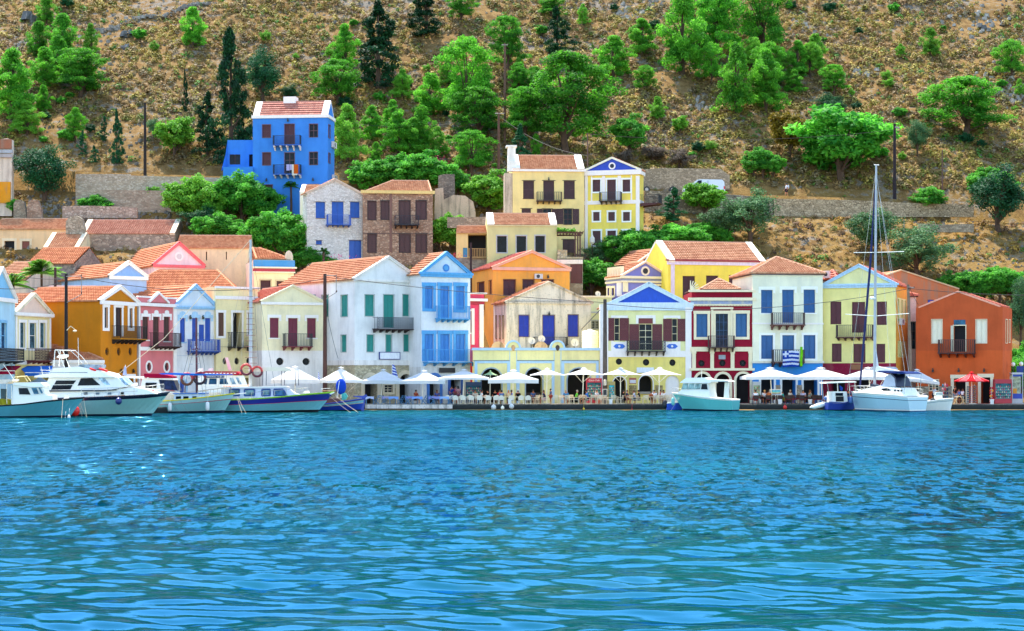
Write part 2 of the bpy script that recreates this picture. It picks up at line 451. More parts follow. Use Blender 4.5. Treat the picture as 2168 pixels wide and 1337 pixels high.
def balcony(H, fr, x0, yr, yf, x1, yb, nb, rail, floor, brk=None, pat='bars', proj=.95, hb=None):
    xm = (x0+x1)/2; a, b = fr.U(x0), fr.U(x1); zr, zf, zb = fr.Zp(xm, yr), fr.Zp(xm, yf), fr.Zp(xm, yb)
    L = H.loc; brk = brk or floor
    m = MB(); fr.box(m, a-.04, b+.04, zf-.1, zf, .003, proj+.04); fr.box(m, a-.07, b+.07, zf-.04, zf-.01, .003, proj+.08)
    B = m.build('balcony', floor, H.root, L)
    m = MB()
    fr.box(m, a, b, zr-.045, zr, proj-.03, proj+.03); fr.box(m, a, a+.05, zr-.045, zr, .01, proj-.03); fr.box(m, b-.05, b, zr-.045, zr, .01, proj-.03)
    fr.box(m, a, b, zf+.06, zf+.09, proj-.015, proj+.015)
    for u in (a+.025, b-.025): fr.box(m, u-.03, u+.03, zf, zr+.02, proj-.03, proj+.028)
    def bars(step, w):
        n = max(2, int((b-a)/step))
        for i in range(1, n): u = a+(b-a)*i/n; fr.box(m, u-w/2, u+w/2, zf+.06, zr-.04, proj-w/2, proj+w/2)
        k = max(2, int(proj/step))
        for u in (a+.02, b-.02):
            for i in range(1, k): q = proj*i/k; fr.box(m, u-w/2, u+w/2, zf+.0, zr-.04, q-w/2, q+w/2)
    if pat == 'bars': bars(.15, .028)
    elif pat == 'wood': bars(.17, .055)
    elif pat == 'slat': bars(.2, .045)
    else:
        bars(.26, .03)
        n = int((b-a)/.26)+1; st = (b-a)/n; k = max(2, int((zr-zf)/.26)); sz = (zr-zf-.1)/k
        for i in range(n):
            for j in range(k):
                u = a+st*i; z = zf+.06+sz*j
                fr.beam(m, (u, z), (u+st, z+sz), .03, proj-.01, proj+.012); fr.beam(m, (u, z+sz), (u+st, z), .03, proj-.009, proj+.013)
    m.build('railing', rail, B, L)
    for i in range(nb):
        u = a+.12+(b-a-.24)*i/max(1, nb-1); m = MB(); w = .07; h = zf-.1-zb
        c = [(0.003, -h), (0.18, -h), (.35, -h*.75), (proj*.62, -h*.42), (proj*.9, -h*.3), (proj*.95, 0), (.003, 0)]
        p0 = [fr.P(u-w, zf-.1+z, n) for n, z in c]; p1 = [fr.P(u+w, zf-.1+z, n) for n, z in c]
        m.face(p0); m.face(p1[::-1])
        for k in range(len(c)): l = (k+1) % len(c); m.face([p0[k], p1[k], p1[l], p0[l]])
        m.build('bracket', brk, B, L)
    return B

def tile_patch(mb, P0, P1, Q0, Q1, dv=.4, du=.13, lip=.15, amp=.045):
    P0, P1, Q0, Q1 = map(Vector, (P0, P1, Q0, Q1))
    e = (P1-P0); Ln = e.length; e = e/Ln
    s = (Q0-P0)-e*((Q0-P0).dot(e)); h = s.length
    if h < .05: s = (Q1-P0)-e*((Q1-P0).dot(e)); h = s.length
    s = s/h; nrm = e.cross(s)
    if nrm.z < 0: nrm = -nrm
    a0, a1 = (Q0-P0).dot(e), (Q1-P0).dot(e)
    rows = max(1, int(h/dv)); dv = h/rows
    for r in range(rows):
        v0, v1 = r*dv, (r+1)*dv
        tl0, tl1 = v0/h, v1/h
        l0, l1 = a0*tl0, a0*tl1; r0, r1 = Ln+(a1-Ln)*tl0, Ln+(a1-Ln)*tl1
        lo, hi = min(l0, l1), max(r0, r1)
        k0, k1 = math.floor(lo/du), math.ceil(hi/du)
        prev = None
        for k in range(k0, k1+1):
            u = k*du; hh = amp if k % 2 else 0
            ub = min(max(u, l0), r0); ut = min(max(u, l1), r1)
            cur = (P0+e*ub+s*v0+nrm*(hh+lip), P0+e*ut+s*v1+nrm*(hh+.01), P0+e*ub+s*v0+nrm*.0, (ub, v0+.01), (ut, v1-.01))
            if prev and (cur[0]-prev[0]).length+(cur[1]-prev[1]).length > 1e-4:
                um = (k-.5)*du
                uvs = [(um, v0+.02), (um, v0+.02), (um, v1-.02), (um, v1-.02)]
                mb.face([prev[0], cur[0], cur[1], prev[1]], uvs)
                mb.face([prev[2], cur[2], cur[0], prev[0]], uvs)
            prev = cur
def ridge_caps(mb, p, q, r=.11):
    p = Vector(p); q = Vector(q); n = max(1, int((q-p).length/.42)); d = (q-p)/n
    for i in range(n):
        a = p+d*i+Vector((0, 0, .05)); b = a+d*1.03
        mb.tube([a, b], [r*1.15, r*.9], 6)
    mb.uv = [(.1, .1)]*len(mb.uv) if not mb.hasuv else mb.uv

class House:
    def __init__(s, view, label, A, B, top, wall, left=None, right=None, depth=9, bot=None, front=(), lside=(), rside=(), shut=None, trim=None,
                 tw=.14, tt='F', name='house', cat='house', group=None, low=None, zb=None, zt=None):
        s.view = view; a = (wx(view.x(A[0]), A[1]), A[1]); b = (wx(view.x(B[0]), B[1]), B[1])
        s.F = Fr(a, (b[0]-a[0], b[1]-a[1]), view); s.W = math.hypot(b[0]-a[0], b[1]-a[1])
        n = s.F.n; back = (-n[0], -n[1])
        def reach(c, x):
            k = (view.x(x)-1084)/F; return (k*c[1]-c[0])/(back[0]-k*back[1])
        dl = reach(a, left) if left is not None else None; dr = reach(b, right) if right is not None else None
        d = dl or dr or depth
        if d < 0 or d > 40: print('BAD DEPTH', label, d); d = depth
        s.dep = d
        s.a, s.b = a, b; s.dk = (a[0]+back[0]*d, a[1]+back[1]*d); s.c = (b[0]+back[0]*d, b[1]+back[1]*d)
        s.Lf = Fr(s.dk, n, view); s.Rf = Fr(b, back, view)
        s.zt = zt if zt is not None else wz(view.y(top), A[1])
        cx = (a[0]+b[0]+s.c[0]+s.dk[0])/4; cy = (a[1]+b[1]+s.c[1]+s.dk[1])/4
        g = max(0, ground((a[0]+b[0])/2, (a[1]+b[1])/2))
        if zb is not None: s.zb = zb
        elif bot is not None: s.zb = wz(view.y(bot), A[1])
        else: s.zb = min(ground(p[0], p[1]) for p in (a, b))-1.5 if A[1] > 194 else .3
        s.zfloor = max(.5, s.zb); s.zb = max(s.zb, .3)
        s.loc = (cx, cy, s.zfloor)
        s.root = thing(name, label, cat, s.loc, group)
        s.wallm = wall; zc = None; up, lo = MB(), MB()
        lowm = None
        if low: zc = wz(view.y(low[0]), A[1]); lowm = low[1]
        for fr, ops, wd in ((s.F, front, s.W), (s.Lf, lside, d), (s.Rf, rside, d)):
            holes = [opening(s, fr, o, shut, trim, tw, tt) for o in ops]
            wall_cells(fr, (up, lo), 0, wd, s.zb, s.zt, zc, holes)
        for q in ((up, s.zt, zc if zc else s.zb), (lo, zc, s.zb)) if zc else ((up, s.zt, s.zb),):
            m, t, bb = q
            m.face([(s.c[0], s.c[1], bb), (s.dk[0], s.dk[1], bb), (s.dk[0], s.dk[1], t), (s.c[0], s.c[1], t)])
        up.face([(p[0], p[1], s.zt-.02) for p in (a, b, s.c, s.dk)])
        s.wall = up.build('wall', wall, s.root, s.loc)
        if low: lo.build('lower_wall', lowm, s.root, s.loc)
    def P(s, p, z): return Vector((p[0], p[1], z))
    def part(s, name, mb, m, parent=None): return mb.build(name, m, parent or s.root, s.loc)
    def band(s, y0, y1, m, proud=.08, name='cornice', faces='F', x0=None, x1=None):
        """horizontal moulding between two rows of the photo"""
        mb = MB()
        za, zb = (s.F.Zp(0 if x0 is None else x0, y) if x0 is not None else wz(s.view.y(y), s.a[1]) for y in (y0, y1))
        for f in faces:
            fr, wd = {'F': (s.F, s.W), 'L': (s.Lf, s.dep), 'R': (s.Rf, s.dep)}[f]
            u0 = fr.U(x0) if x0 is not None else (-proud if f == 'F' else .0)
            u1 = fr.U(x1) if x1 is not None else (wd+proud if f == 'F' else wd-.003)
            if f != 'F': fr.box(mb, u0 if f == 'L' else .003, u1, zb, za, .003, proud-.003)
            else: fr.box(mb, u0, u1, zb, za, .004, proud)
        return s.part(name, mb, m)
    def panel(s, x0, y0, x1, y1, m, proud=.05, name='pilaster', fr=None, back=.003):
        fr = fr or s.F; xm = (x0+x1)/2; mb = MB()
        fr.box(mb, fr.U(x0), fr.U(x1), fr.Zp(xm, y1), fr.Zp(xm, y0), back, proud)
        return s.part(name, mb, m)
    def balcony(s, *a, fr=None, **k): return balcony(s, fr or s.F, *a, **k)
    def gf(s, peak, tm, ped=None, over=.25, rakem=None, rw=.28, tymp=None, med=None, base=True, caps=True, oz=0):
        """gable to the front; peak row of the photo"""
        mx = ((s.a[0]+s.b[0])/2, (s.a[1]+s.b[1])/2); zr = wz(s.view.y(peak), mx[1]); bx = ((s.c[0]+s.dk[0])/2, (s.c[1]+s.dk[1])/2)
        z = s.zt+oz; n = s.F.n; u = s.F.u
        mb = MB(); mb.face([s.P(s.c, z), s.P(s.dk, z), s.P(bx, zr)]); s.part('gable', mb, s.wallm); mb = MB(); mb.face([s.P(s.a, z), s.P(s.b, z), s.P(mx, zr)])
        if oz: mb.face([s.P(s.a, s.zt), s.P(s.b, s.zt), s.P(s.b, z), s.P(s.a, z)])
        s.part('gable', mb, tymp or s.wallm)
        k = (zr-z)/(s.W/2)
        def off(p, du, dn, z): return Vector((p[0]+u[0]*du+n[0]*dn, p[1]+u[1]*du+n[1]*dn, z))
        f = -.12
        mb = MB()
        tile_patch(mb, off(s.dk, -over, .2, z-over*k+.06), off(s.a, -over, f, z-over*k+.06), off(bx, 0, .2, zr+.06), off(mx, 0, f, zr+.06))
        tile_patch(mb, off(s.b, over, f, z-over*k+.06), off(s.c, over, .2, z-over*k+.06), off(mx, 0, f, zr+.06), off(bx, 0, .2, zr+.06))
        rf = s.part('roof', mb, tm)
        if caps: m = MB(); ridge_caps(m, off(bx, 0, 0, zr+.08), off(mx, 0, f, zr+.08)); m.hasuv = True; s.part('ridge_tiles', m, tm, rf)
        if ped:
            m = MB(); fr = s.F; w = rw
            fr.beam(m, (-.12, z+.03), (s.W/2, zr+.03), w, .003, .16); fr.beam(m, (s.W+.12, z+.03), (s.W/2, zr+.03), w, .004, .161)
            fr.beam(m, (-.2, z+.1), (s.W/2, zr+w*.5+.06), .08, -.25, .24); fr.beam(m, (s.W+.2, z+.1), (s.W/2, zr+w*.5+.06), .08, -.25, .241)
            if base: fr.box(m, -.14, s.W+.14, z-w*.9, z+.05, .005, .18)
            s.part('pediment', m, ped)
        if med:
            mc, mr, cm, rm = med; m = MB(); fr = s.F; zc = z+(zr-z)*mc
            def disc(r, n0, n1, m):
                p = [(s.W/2+r*math.cos(2*math.pi*i/16), zc+r*math.sin(2*math.pi*i/16)) for i in range(16)]
                m.face([fr.P(*q, n1) for q in p])
                for i in range(16): m.face([fr.P(*p[i], n1), fr.P(*p[i], n0), fr.P(*p[(i+1) % 16], n0), fr.P(*p[(i+1) % 16], n1)])
            disc(mr, .0, .05, m); M = s.part('medallion', m, rm); m = MB(); disc(mr*.6, .04, .065, m); s.part('medallion_centre', m, cm, M)
        s.zr = zr; s.mx = mx
        return rf
    def gs(s, ridge, tm, rake=None, rw=.45, over=.2, caps=True, gm=None):
        """ridge parallel to the front, row 'ridge' of the photo"""
        l = ((s.a[0]+s.dk[0])/2, (s.a[1]+s.dk[1])/2); r = ((s.b[0]+s.c[0])/2, (s.b[1]+s.c[1])/2); zr = wz(s.view.y(ridge), (l[1]+r[1])/2)
        n = s.F.n; k = (zr-s.zt)/(s.dep/2)
        def off(p, dn, z): return Vector((p[0]+n[0]*dn, p[1]+n[1]*dn, z))
        mb = MB(); mb.face([s.P(s.dk, s.zt), s.P(s.a, s.zt), s.P(l, zr)]); s.part('gable', mb, gm or s.wallm); mb = MB(); mb.face([s.P(s.b, s.zt), s.P(s.c, s.zt), s.P(r, zr)])
        s.part('gable', mb, gm or s.wallm)
        mb = MB()
        tile_patch(mb, off(s.a, over, s.zt-over*k+.05), off(s.b, over, s.zt-over*k+.05), s.P(l, zr+.05), s.P(r, zr+.05))
        tile_patch(mb, off(s.c, -over, s.zt-over*k+.05), off(s.dk, -over, s.zt-over*k+.05), s.P(r, zr+.05), s.P(l, zr+.05))
        rf = s.part('roof', mb, tm)
        if caps: m = MB(); ridge_caps(m, s.P(l, zr+.07), s.P(r, zr+.07)); m.hasuv = True; s.part('ridge_tiles', m, tm, rf)
        if rake:
            for p, q, e, sg in ((s.a, s.dk, l, 1), (s.b, s.c, r, -1)):
                m = MB(); du = (s.F.u[0]*sg*rw/2, s.F.u[1]*sg*rw/2)
                sd = Vector((s.F.u[0], s.F.u[1], 0))
                for w0, on in ((p, over+.05), (q, -over-.05)):
                    a0 = off(w0, on, s.zt-abs(on)*k+.08); a1 = s.P(e, zr+.1)
                    a0 = a0+Vector((du[0], du[1], 0)); a1 = a1+Vector((du[0], du[1], 0))
                    m.beam(a0, a1, rw, .3, sd)
                s.part('parapet', m, rake)
        s.zr = zr
        return rf
    def hip(s, ridge, tm, x0=None, x1=None, over=.3, frac=.5, caps=True, lift=0):
        """hipped roof; ridge row, ridge end columns of the photo (None = peak in the middle)"""
        f = s.F
        cen = s.dep*frac; zr = wz(s.view.y(ridge), s.a[1]-f.n[1]*cen)
        u0 = f.U(x0) if x0 is not None else s.W/2; u1 = f.U(x1) if x1 is not None else u0
        z = s.zt+lift+.04
        g = lambda u, n, zz: Vector(f.P(u, zz, n))
        A, B, C, Dk = g(-over, over, z), g(s.W+over, over, z), g(s.W+over, -s.dep-over, z), g(-over, -s.dep-over, z)
        p, q = g(u0, -cen, zr), g(u1+.01, -cen, zr)
        mb = MB()
        tile_patch(mb, A, B, p, q); tile_patch(mb, B, C, q, q); tile_patch(mb, C, Dk, q, p); tile_patch(mb, Dk, A, p, p)
        rf = s.part('roof', mb, tm)
        if caps:
            m = MB()
            for a, b in ((A, p), (B, q), (C, q), (Dk, p)): ridge_caps(m, a+Vector((0, 0, .06)), b+Vector((0, 0, .04)))
            if (p-q).length > .3: ridge_caps(m, p, q)
            m.hasuv = True; s.part('ridge_tiles', m, tm, rf)
        m = MB()
        for fr, wd in ((f, s.W), (s.Lf, s.dep), (s.Rf, s.dep)): fr.box(m, -over+.03, wd+over-.03, z-.1, z+.02, -.02, over-.03)
        s.part('eaves', m, WOODD, rf)
        return rf

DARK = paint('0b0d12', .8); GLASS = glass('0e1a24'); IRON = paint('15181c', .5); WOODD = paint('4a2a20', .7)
# ------------------------------------------------------------------ camera, light, sky
sc = bpy.context.scene
cam = bpy.data.objects.new('camera', bpy.data.cameras.new('camera')); COL.objects.link(cam); sc.camera = cam
cam.location = (0, 0, HC); cam.rotation_euler = (R(90), 0, 0)
cam.data.sensor_width = 36; cam.data.lens = 36*F/2168; cam.data.shift_y = (HZ-668.5)/2168
cam.data.clip_start = 1; cam.data.clip_end = 3000
EL, AZ = 60, 25        # the sun stands behind the houses, a little to the left
sd = Vector((-math.sin(R(AZ))*math.cos(R(EL)), math.cos(R(AZ))*math.cos(R(EL)), math.sin(R(EL))))
sun = bpy.data.objects.new('sun', bpy.data.lights.new('sun', 'SUN')); COL.objects.link(sun)
sun.data.energy = 3.1; sun.data.angle = R(.5); sun.data.color = (1, .92, .8)
sun.rotation_euler = (-sd).to_track_quat('-Z', 'Y').to_euler(); sun.location = (0, 150, 120)
w = bpy.data.worlds.new('World'); sc.world = w; w.use_nodes = True
wn = w.node_tree; bg = wn.nodes['Background']
sky = wn.nodes.new('ShaderNodeTexSky'); sky.sky_type = 'NISHITA'; sky.sun_disc = False
sky.sun_elevation = R(EL); sky.sun_rotation = R(-AZ); sky.air_density = 1.0; sky.dust_density = .4; sky.ozone_density = 1.5
wn.links.new(sky.outputs[0], bg.inputs[0]); bg.inputs[1].default_value = .15
sc.view_settings.view_transform = 'Standard'; sc.view_settings.look = 'None'; sc.view_settings.gamma = 1
sc.view_settings.exposure = 1.9
sc.cycles.max_bounces = 6; sc.cycles.diffuse_bounces = 3; sc.cycles.transparent_max_bounces = 6
sc.cycles.caustics_reflective = False; sc.cycles.caustics_refractive = False

# ------------------------------------------------------------------ the sea
def npmesh(name, v, f, mat, uv=None, cols=None, smooth=False, loose_tri=False):
    me = bpy.data.meshes.new(name)
    v = np.asarray(v, dtype=np.float32); f = np.asarray(f, dtype=np.int32); k = f.shape[1]
    me.vertices.add(len(v)); me.vertices.foreach_set('co', v.ravel())
    me.loops.add(f.size); me.loops.foreach_set('vertex_index', f.ravel())
    me.polygons.add(len(f)); me.polygons.foreach_set('loop_start', np.arange(0, f.size, k, dtype=np.int32))
    me.polygons.foreach_set('loop_total', np.full(len(f), k, dtype=np.int32))
    if smooth: me.polygons.foreach_set('use_smooth', np.ones(len(f), dtype=bool))
    me.materials.append(mat); me.update(calc_edges=True)
    if cols is not None:
        a = me.color_attributes.new('tint', 'FLOAT_COLOR', 'POINT')
        c = np.ones((len(v), 4), dtype=np.float32); c[:, :3] = cols; a.data.foreach_set('color', c.ravel())
    return me
rng = np.random.default_rng(5)
def grid_faces(nr, nc):
    i = np.arange(nr-1)[:, None]*nc+np.arange(nc-1)[None, :]; i = i.ravel()
    return np.stack([i, i+1, i+nc+1, i+nc], 1)
def waterm():
    m, nt, b = _new('sea_water')
    v = mapped(nt, (1, 1, 1), 'Pos'); n1 = noise_n(nt, v, .04, 4); n2 = noise_n(nt, v, .25, 4)
    base = ramp(nt, n1, [(.35, lin('003844')), (.65, lin('0a4c4c'))])
    base = mixc(nt, ramp(nt, n2, [(.55, (0, 0, 0, 1)), (.75, (.5, .5, .5, 1))]), base, lin('2c4a34'))
    df = N(nt, 'ShaderNodeBsdfDiffuse'); LK(nt, base, df.inputs['Color'])
    gl = N(nt, 'ShaderNodeBsdfGlossy'); gl.inputs['Color'].default_value = (.18, .51, .86, 1); gl.inputs['Roughness'].default_value = .04
    bp = N(nt, 'ShaderNodeBump'); bp.inputs['Strength'].default_value = 1; sp = N(nt, 'ShaderNodeSeparateXYZ'); LK(nt, v, sp.inputs[0]); mr = N(nt, 'ShaderNodeMapRange'); LK(nt, sp.outputs[1], mr.inputs['Value']); mr.inputs['From Min'].default_value = 30; mr.inputs['From Max'].default_value = 130; mr.inputs['To Min'].default_value = .008; mr.inputs['To Max'].default_value = .12; LK(nt, mr.outputs[0], bp.inputs['Distance'])
    vs = mapped(nt, (.6, 1, 1), 'Pos'); LK(nt, noise_n(nt, vs, 2.3, 5, .6), bp.inputs['Height'])
    g = N(nt, 'ShaderNodeNewGeometry')
    def vm(op, a, b_): q = N(nt, 'ShaderNodeVectorMath', operation=op); [LK(nt, x, q.inputs[k]) if hasattr(x, 'links') else setattr(q.inputs[k], 'default_value', x) for k, x in ((0, a), (1, b_))]; return q.outputs[0]
    def ncol(sc, det): q = N(nt, 'ShaderNodeTexNoise'); q.inputs['Scale'].default_value = 1; q.inputs['Detail'].default_value = det; q.inputs['Roughness'].default_value = .6; LK(nt, mapped(nt, sc, 'Pos'), q.inputs['Vector']); return q.outputs['Color']
    def rng_(a, b_, lo, hi): q = N(nt, 'ShaderNodeMapRange'); LK(nt, sp.outputs[1], q.inputs['Value']); q.inputs['From Min'].default_value = a; q.inputs['From Max'].default_value = b_; q.inputs['To Min'].default_value = lo; q.inputs['To Max'].default_value = hi; return q.outputs[0]
    cc = mixc(nt, rng_(80, 140, 0, 1), ncol((2.2, .95, 1), 4), ncol((1.2, .3, 1), 4))
    tv = vm('MULTIPLY', vm('SUBTRACT', cc, (.5, .53, .5)), (.9, 2.3, 0)); cm = N(nt, 'ShaderNodeCombineXYZ'); r_ = rng_(34, 66, 0, 1)
    for k in range(3): LK(nt, r_, cm.inputs[k])
    nn = vm('NORMALIZE', vm('ADD', bp.outputs['Normal'], vm('MULTIPLY', tv, cm.outputs[0])), (0, 0, 0))
    fr = N(nt, 'ShaderNodeFresnel'); fr.inputs['IOR'].default_value = 1.33
    for q in (gl, fr): LK(nt, nn, q.inputs['Normal'])
    mx = N(nt, 'ShaderNodeMixShader'); LK(nt, fr.outputs[0], mx.inputs[0]); LK(nt, df.outputs[0], mx.inputs[1]); LK(nt, gl.outputs[0], mx.inputs[2])
    LK(nt, mx.outputs[0], nt.nodes['Material Output'].inputs['Surface']); return m
WATER = waterm()
rows = []
D = 19.0
while D < 184:
    rows.append(D); D += max(.03, D*D/(F*HC)*1.5)
rows = np.array(rows+[184, 186]); tt_ = np.linspace(-.45, .45, 900)
DD = rows[:, None]*np.ones((1, 900)); XX = rows[:, None]*tt_[None, :]
H_ = np.zeros_like(DD)
calm = 1-.8*np.exp(-((DD-43-2*np.sin(XX*.06+1))/5.5)**2)*(.72+.28*np.sin(XX*.13+DD*.1))
calm *= 1-.6*np.exp(-((DD-27.5)/2.2)**2-((XX-6)/5)**2)
patch = .74+.26*np.sin(XX*.33+DD*.21+1.3*np.sin(XX*.11+DD*.37))*np.sin(DD*.52-XX*.07+1.1*np.sin(XX*.21)); patch2 = .75+.35*np.sin(XX*.9+2*np.sin(DD*.8))*np.sin(DD*1.3+np.sin(XX*.5))
swl = .9+.35*np.sin(XX*.05+2)*np.sin(DD*.07)
for i in range(64):
    lam = .38*(13 ** (i/63.0)); a = rng.normal(0, .48)+math.pi/2
    if rng.random() < .25: a = rng.uniform(0, math.pi)
    k = 2*math.pi/lam; amp = .0053*lam**.85*(1.35 if lam < .75 else .9 if lam < 1.3 else .42)
    ph = rng.uniform(0, 6.28); wob = .6*np.sin(XX*k*.13*math.sin(a)+ph)+.6*np.sin(DD*k*.11+2*ph)
    vis = np.clip(lam/(DD*DD/(F*HC)*2.2+.02), 0, 1)**1.0 if lam < 3 else 1
    H_ += amp*np.sin(k*(XX*math.cos(a)+DD*math.sin(a))+ph+wob)*(calm*patch*(patch2 if lam < .6 else 1)*1.05 if lam < 1.6 else swl)*np.minimum(1, vis+.8)*(1-.5*np.clip((DD-60)/40, 0, 1))
me = npmesh('sea', np.stack([XX, DD, H_], 2).reshape(-1, 3), grid_faces(*DD.shape), WATER, smooth=True)
o = bpy.data.objects.new('sea', me); COL.objects.link(o); tag(o, None, kind='structure')
m = MB()
for x0, x1, y0, y1 in ((-900, 900, -600, 19.0), (-900, -9, 19, 700), (9, 900, 19, 700)):
    m.box(x0, x1, y0, y1, -.9, -.35)
o = m.build('outer_sea', WATER); tag(o, None, kind='structure')

# ------------------------------------------------------------------ the hillside
def groundm():
    m, nt, b = _new('hill_ground')
    v = mapped(nt, coord='Pos')
    n1 = noise_n(nt, v, .09, 6, .65); n2 = noise_n(nt, v, .9, 6, .7); n3 = noise_n(nt, v, 5, 5, .7)
    soil = ramp(nt, n2, [(.3, lin('84683e')), (.45, lin('a47e4a')), (.6, lin('c29c60')), (.8, lin('ac6c3c'))])
    rock = ramp(nt, n3, [(.3, lin('6d665e')), (.5, lin('a89c8a')), (.7, lin('cdbfa6'))])
    fac = N(nt, 'ShaderNodeMath', operation='MULTIPLY_ADD'); LK(nt, n1, fac.inputs[0]); fac.inputs[1].default_value = .75
    LK(nt, n2, fac.inputs[2])
    rk = ramp(nt, fac.outputs[0], [(.9, (0, 0, 0, 1)), (1.0, (1, 1, 1, 1))])
    straw = ramp(nt, n3, [(.35, lin('9a7434')), (.65, lin('c9a45c'))])
    sp = N(nt, 'ShaderNodeSeparateXYZ'); LK(nt, v, sp.inputs[0])
    lowm = N(nt, 'ShaderNodeMapRange'); LK(nt, sp.outputs[2], lowm.inputs['Value']); lowm.inputs['From Min'].default_value = 24; lowm.inputs['From Max'].default_value = 30
    lowm.inputs['To Min'].default_value = .75; lowm.inputs['To Max'].default_value = 0
    sw = noise_n(nt, v, .35, 5, .7)
    ml = N(nt, 'ShaderNodeMath', operation='MULTIPLY'); LK(nt, lowm.outputs[0], ml.inputs[0]); LK(nt, ramp(nt, sw, [(.4, (0, 0, 0, 1)), (.55, (1, 1, 1, 1))]), ml.inputs[1])
    base = mixc(nt, rk, soil, rock); base = mixc(nt, ml.outputs[0], base, straw)
    dk = N(nt, 'ShaderNodeHueSaturation'); dk.inputs['Value'].default_value = .5; LK(nt, base, dk.inputs['Color'])
    LK(nt, dk.outputs[0], b.inputs['Base Color']); b.inputs['Roughness'].default_value = 1
    b.inputs['Specular IOR Level'].default_value = .1
    bump(nt, b, n3, .8, .15)
    return m
gx = np.concatenate([np.arange(-320, -75, 8.0), np.arange(-75, 75, .8), np.arange(75, 321, 8.0)])
gy = np.concatenate([np.array([150, 189.9, 193, 196, 199.5]), np.arange(203, 235.8, .8), np.array([235.8, 236.4, 238.4, 240.4, 242.5]), np.arange(243.3, 320, .8), np.arange(321, 462, 6.0)])
vv = np.array([[x, y, ground(x, y)] for y in gy for x in gx])
me = npmesh('hillside', vv, grid_faces(len(gy), len(gx)), groundm(), smooth=True)
o = bpy.data.objects.new('hillside', me); COL.objects.link(o); tag(o, None, kind='structure')
# the road that crosses the slope
m = MB()
xs = np.arange(-100, 101, 10.0)
for x0, x1 in zip(xs, xs[1:]):
    m.face([(x0, 236.5, road_z(x0)+.004+.02), (x1, 236.5, road_z(x1)+.024), (x1, 242.4, road_z(x1)+.024), (x0, 242.4, road_z(x0)+.024)])
o = m.build('road', plaster('8d8474', .3)); tag(o, None, kind='structure')
# quay: polyline of its edge (photo column, distance)
QE = [(-900, 118), (-120, 152), (150, 159), (420, 170), (640, 178.5), (770, 182), (1300, 182.2), (2180, 182), (2700, 182)]
qp = [(wx(p, d), d) for p, d in QE]
m = MB()
for (a, b) in zip(qp, qp[1:]):
    m.face([(a[0], a[1], .5), (b[0], b[1], .5), (b[0]+8, b[1]+30, .5), (a[0]+8, a[1]+30, .5)])
def quaym():
    mt, nt, b = _new('quay_paving')
    v = mapped(nt, coord='Pos'); br = N(nt, 'ShaderNodeTexBrick'); br.inputs['Scale'].default_value = 1.2
    LK(nt, v, br.inputs['Vector']); br.inputs['Color1'].default_value = lin('a59a86'); br.inputs['Color2'].default_value = lin('8f8573'); br.inputs['Mortar'].default_value = lin('6d6558')
    br.inputs['Mortar Size'].default_value = .015
    c = mixc(nt, ramp(nt, noise_n(nt, v, 1.5, 5), [(.4, (0, 0, 0, 1)), (.8, (.5, .5, .5, 1))]), br.outputs['Color'], lin('6f675a'))
    LK(nt, c, b.inputs['Base Color']); b.inputs['Roughness'].default_value = .9; return mt
o = m.build('quay', quaym()); tag(o, None, kind='structure')
m = MB()
for (a, b) in zip(qp, qp[1:]):
    m.hexa([(a[0], a[1]-.02, -.8), (b[0], b[1]-.02, -.8), (b[0], b[1]+.5, -.8), (a[0], a[1]+.5, -.8)],
           [(a[0], a[1]-.02, .53), (b[0], b[1]-.02, .53), (b[0], b[1]+.5, .53), (a[0], a[1]+.5, .53)])
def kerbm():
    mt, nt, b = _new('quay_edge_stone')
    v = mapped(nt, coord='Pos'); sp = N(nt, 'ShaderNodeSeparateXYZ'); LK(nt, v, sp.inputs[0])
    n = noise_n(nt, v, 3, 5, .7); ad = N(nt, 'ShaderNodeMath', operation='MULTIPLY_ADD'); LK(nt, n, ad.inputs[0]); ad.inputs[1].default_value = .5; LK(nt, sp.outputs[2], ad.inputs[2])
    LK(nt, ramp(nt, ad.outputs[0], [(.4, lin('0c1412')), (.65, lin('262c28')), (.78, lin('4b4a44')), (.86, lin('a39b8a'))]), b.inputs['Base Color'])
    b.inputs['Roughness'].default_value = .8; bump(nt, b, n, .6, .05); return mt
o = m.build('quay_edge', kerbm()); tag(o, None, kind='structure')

m = MB(); m.box(wx(774, 182), wx(958, 182), 181.7, 181.99, .12, .5); o = m.build('quay_edge_whitewash', plaster('d8dce0', .9, '3a443e')); tag(o, None, kind='structure')
# ------------------------------------------------------------------ houses
T_RED = tiles('a5502f', 'c98a5c', .62); T_PALE = tiles('b8704c', 'd9a67c', .62); T_BRICK = tiles('a83a34', 'c05a48', .62); T_ORG = tiles('b4542e', 'd88a52', .66)
WHITE = paint('e6eaee', .7, .05); CREAM = paint('e4e0c4', .7, .06)
BROWN = paint('4a1f1c', .6); BLUE = paint('1c4a9c', .55)
VA = View(0, 560, 3.933); VB = View(280, 560, 3.933); VC = View(560, 520, 3.517); VD = View(980, 520, 3.519)
VE = View(1260, 480, 3.183); VF = View(1560, 520, 3.5175); VG = View(1840, 560, 3.933)
U1 = View(0, 280, 3.933); U2 = View(340, 190, 2.971); U3 = View(620, 330, 4.713); U4 = View(940, 300, 4.178); U5 = View(1340, 340, 4.457); U6 = View(1700, 330, 4.312)
ROW = 'houses in the front row along the quay'; MID = 'houses in the second row'; UP = 'houses up the slope'
lamp_m = paint('101216', .4)
def wall_lamp(H, x, y, fr=None, c=None):
    fr = fr or H.F; u = fr.U(x); z = fr.Zp(x, y); m = MB()
    fr.box(m, u-.03, u+.03, z+.1, z+.16, .003, .22); fr.box(m, u-.09, u+.09, z-.16, z+.09, .1, .28); fr.box(m, u-.05, u+.05, z+.16, z+.24, .14, .24)
    H.part('wall_lamp', m, c or lamp_m)
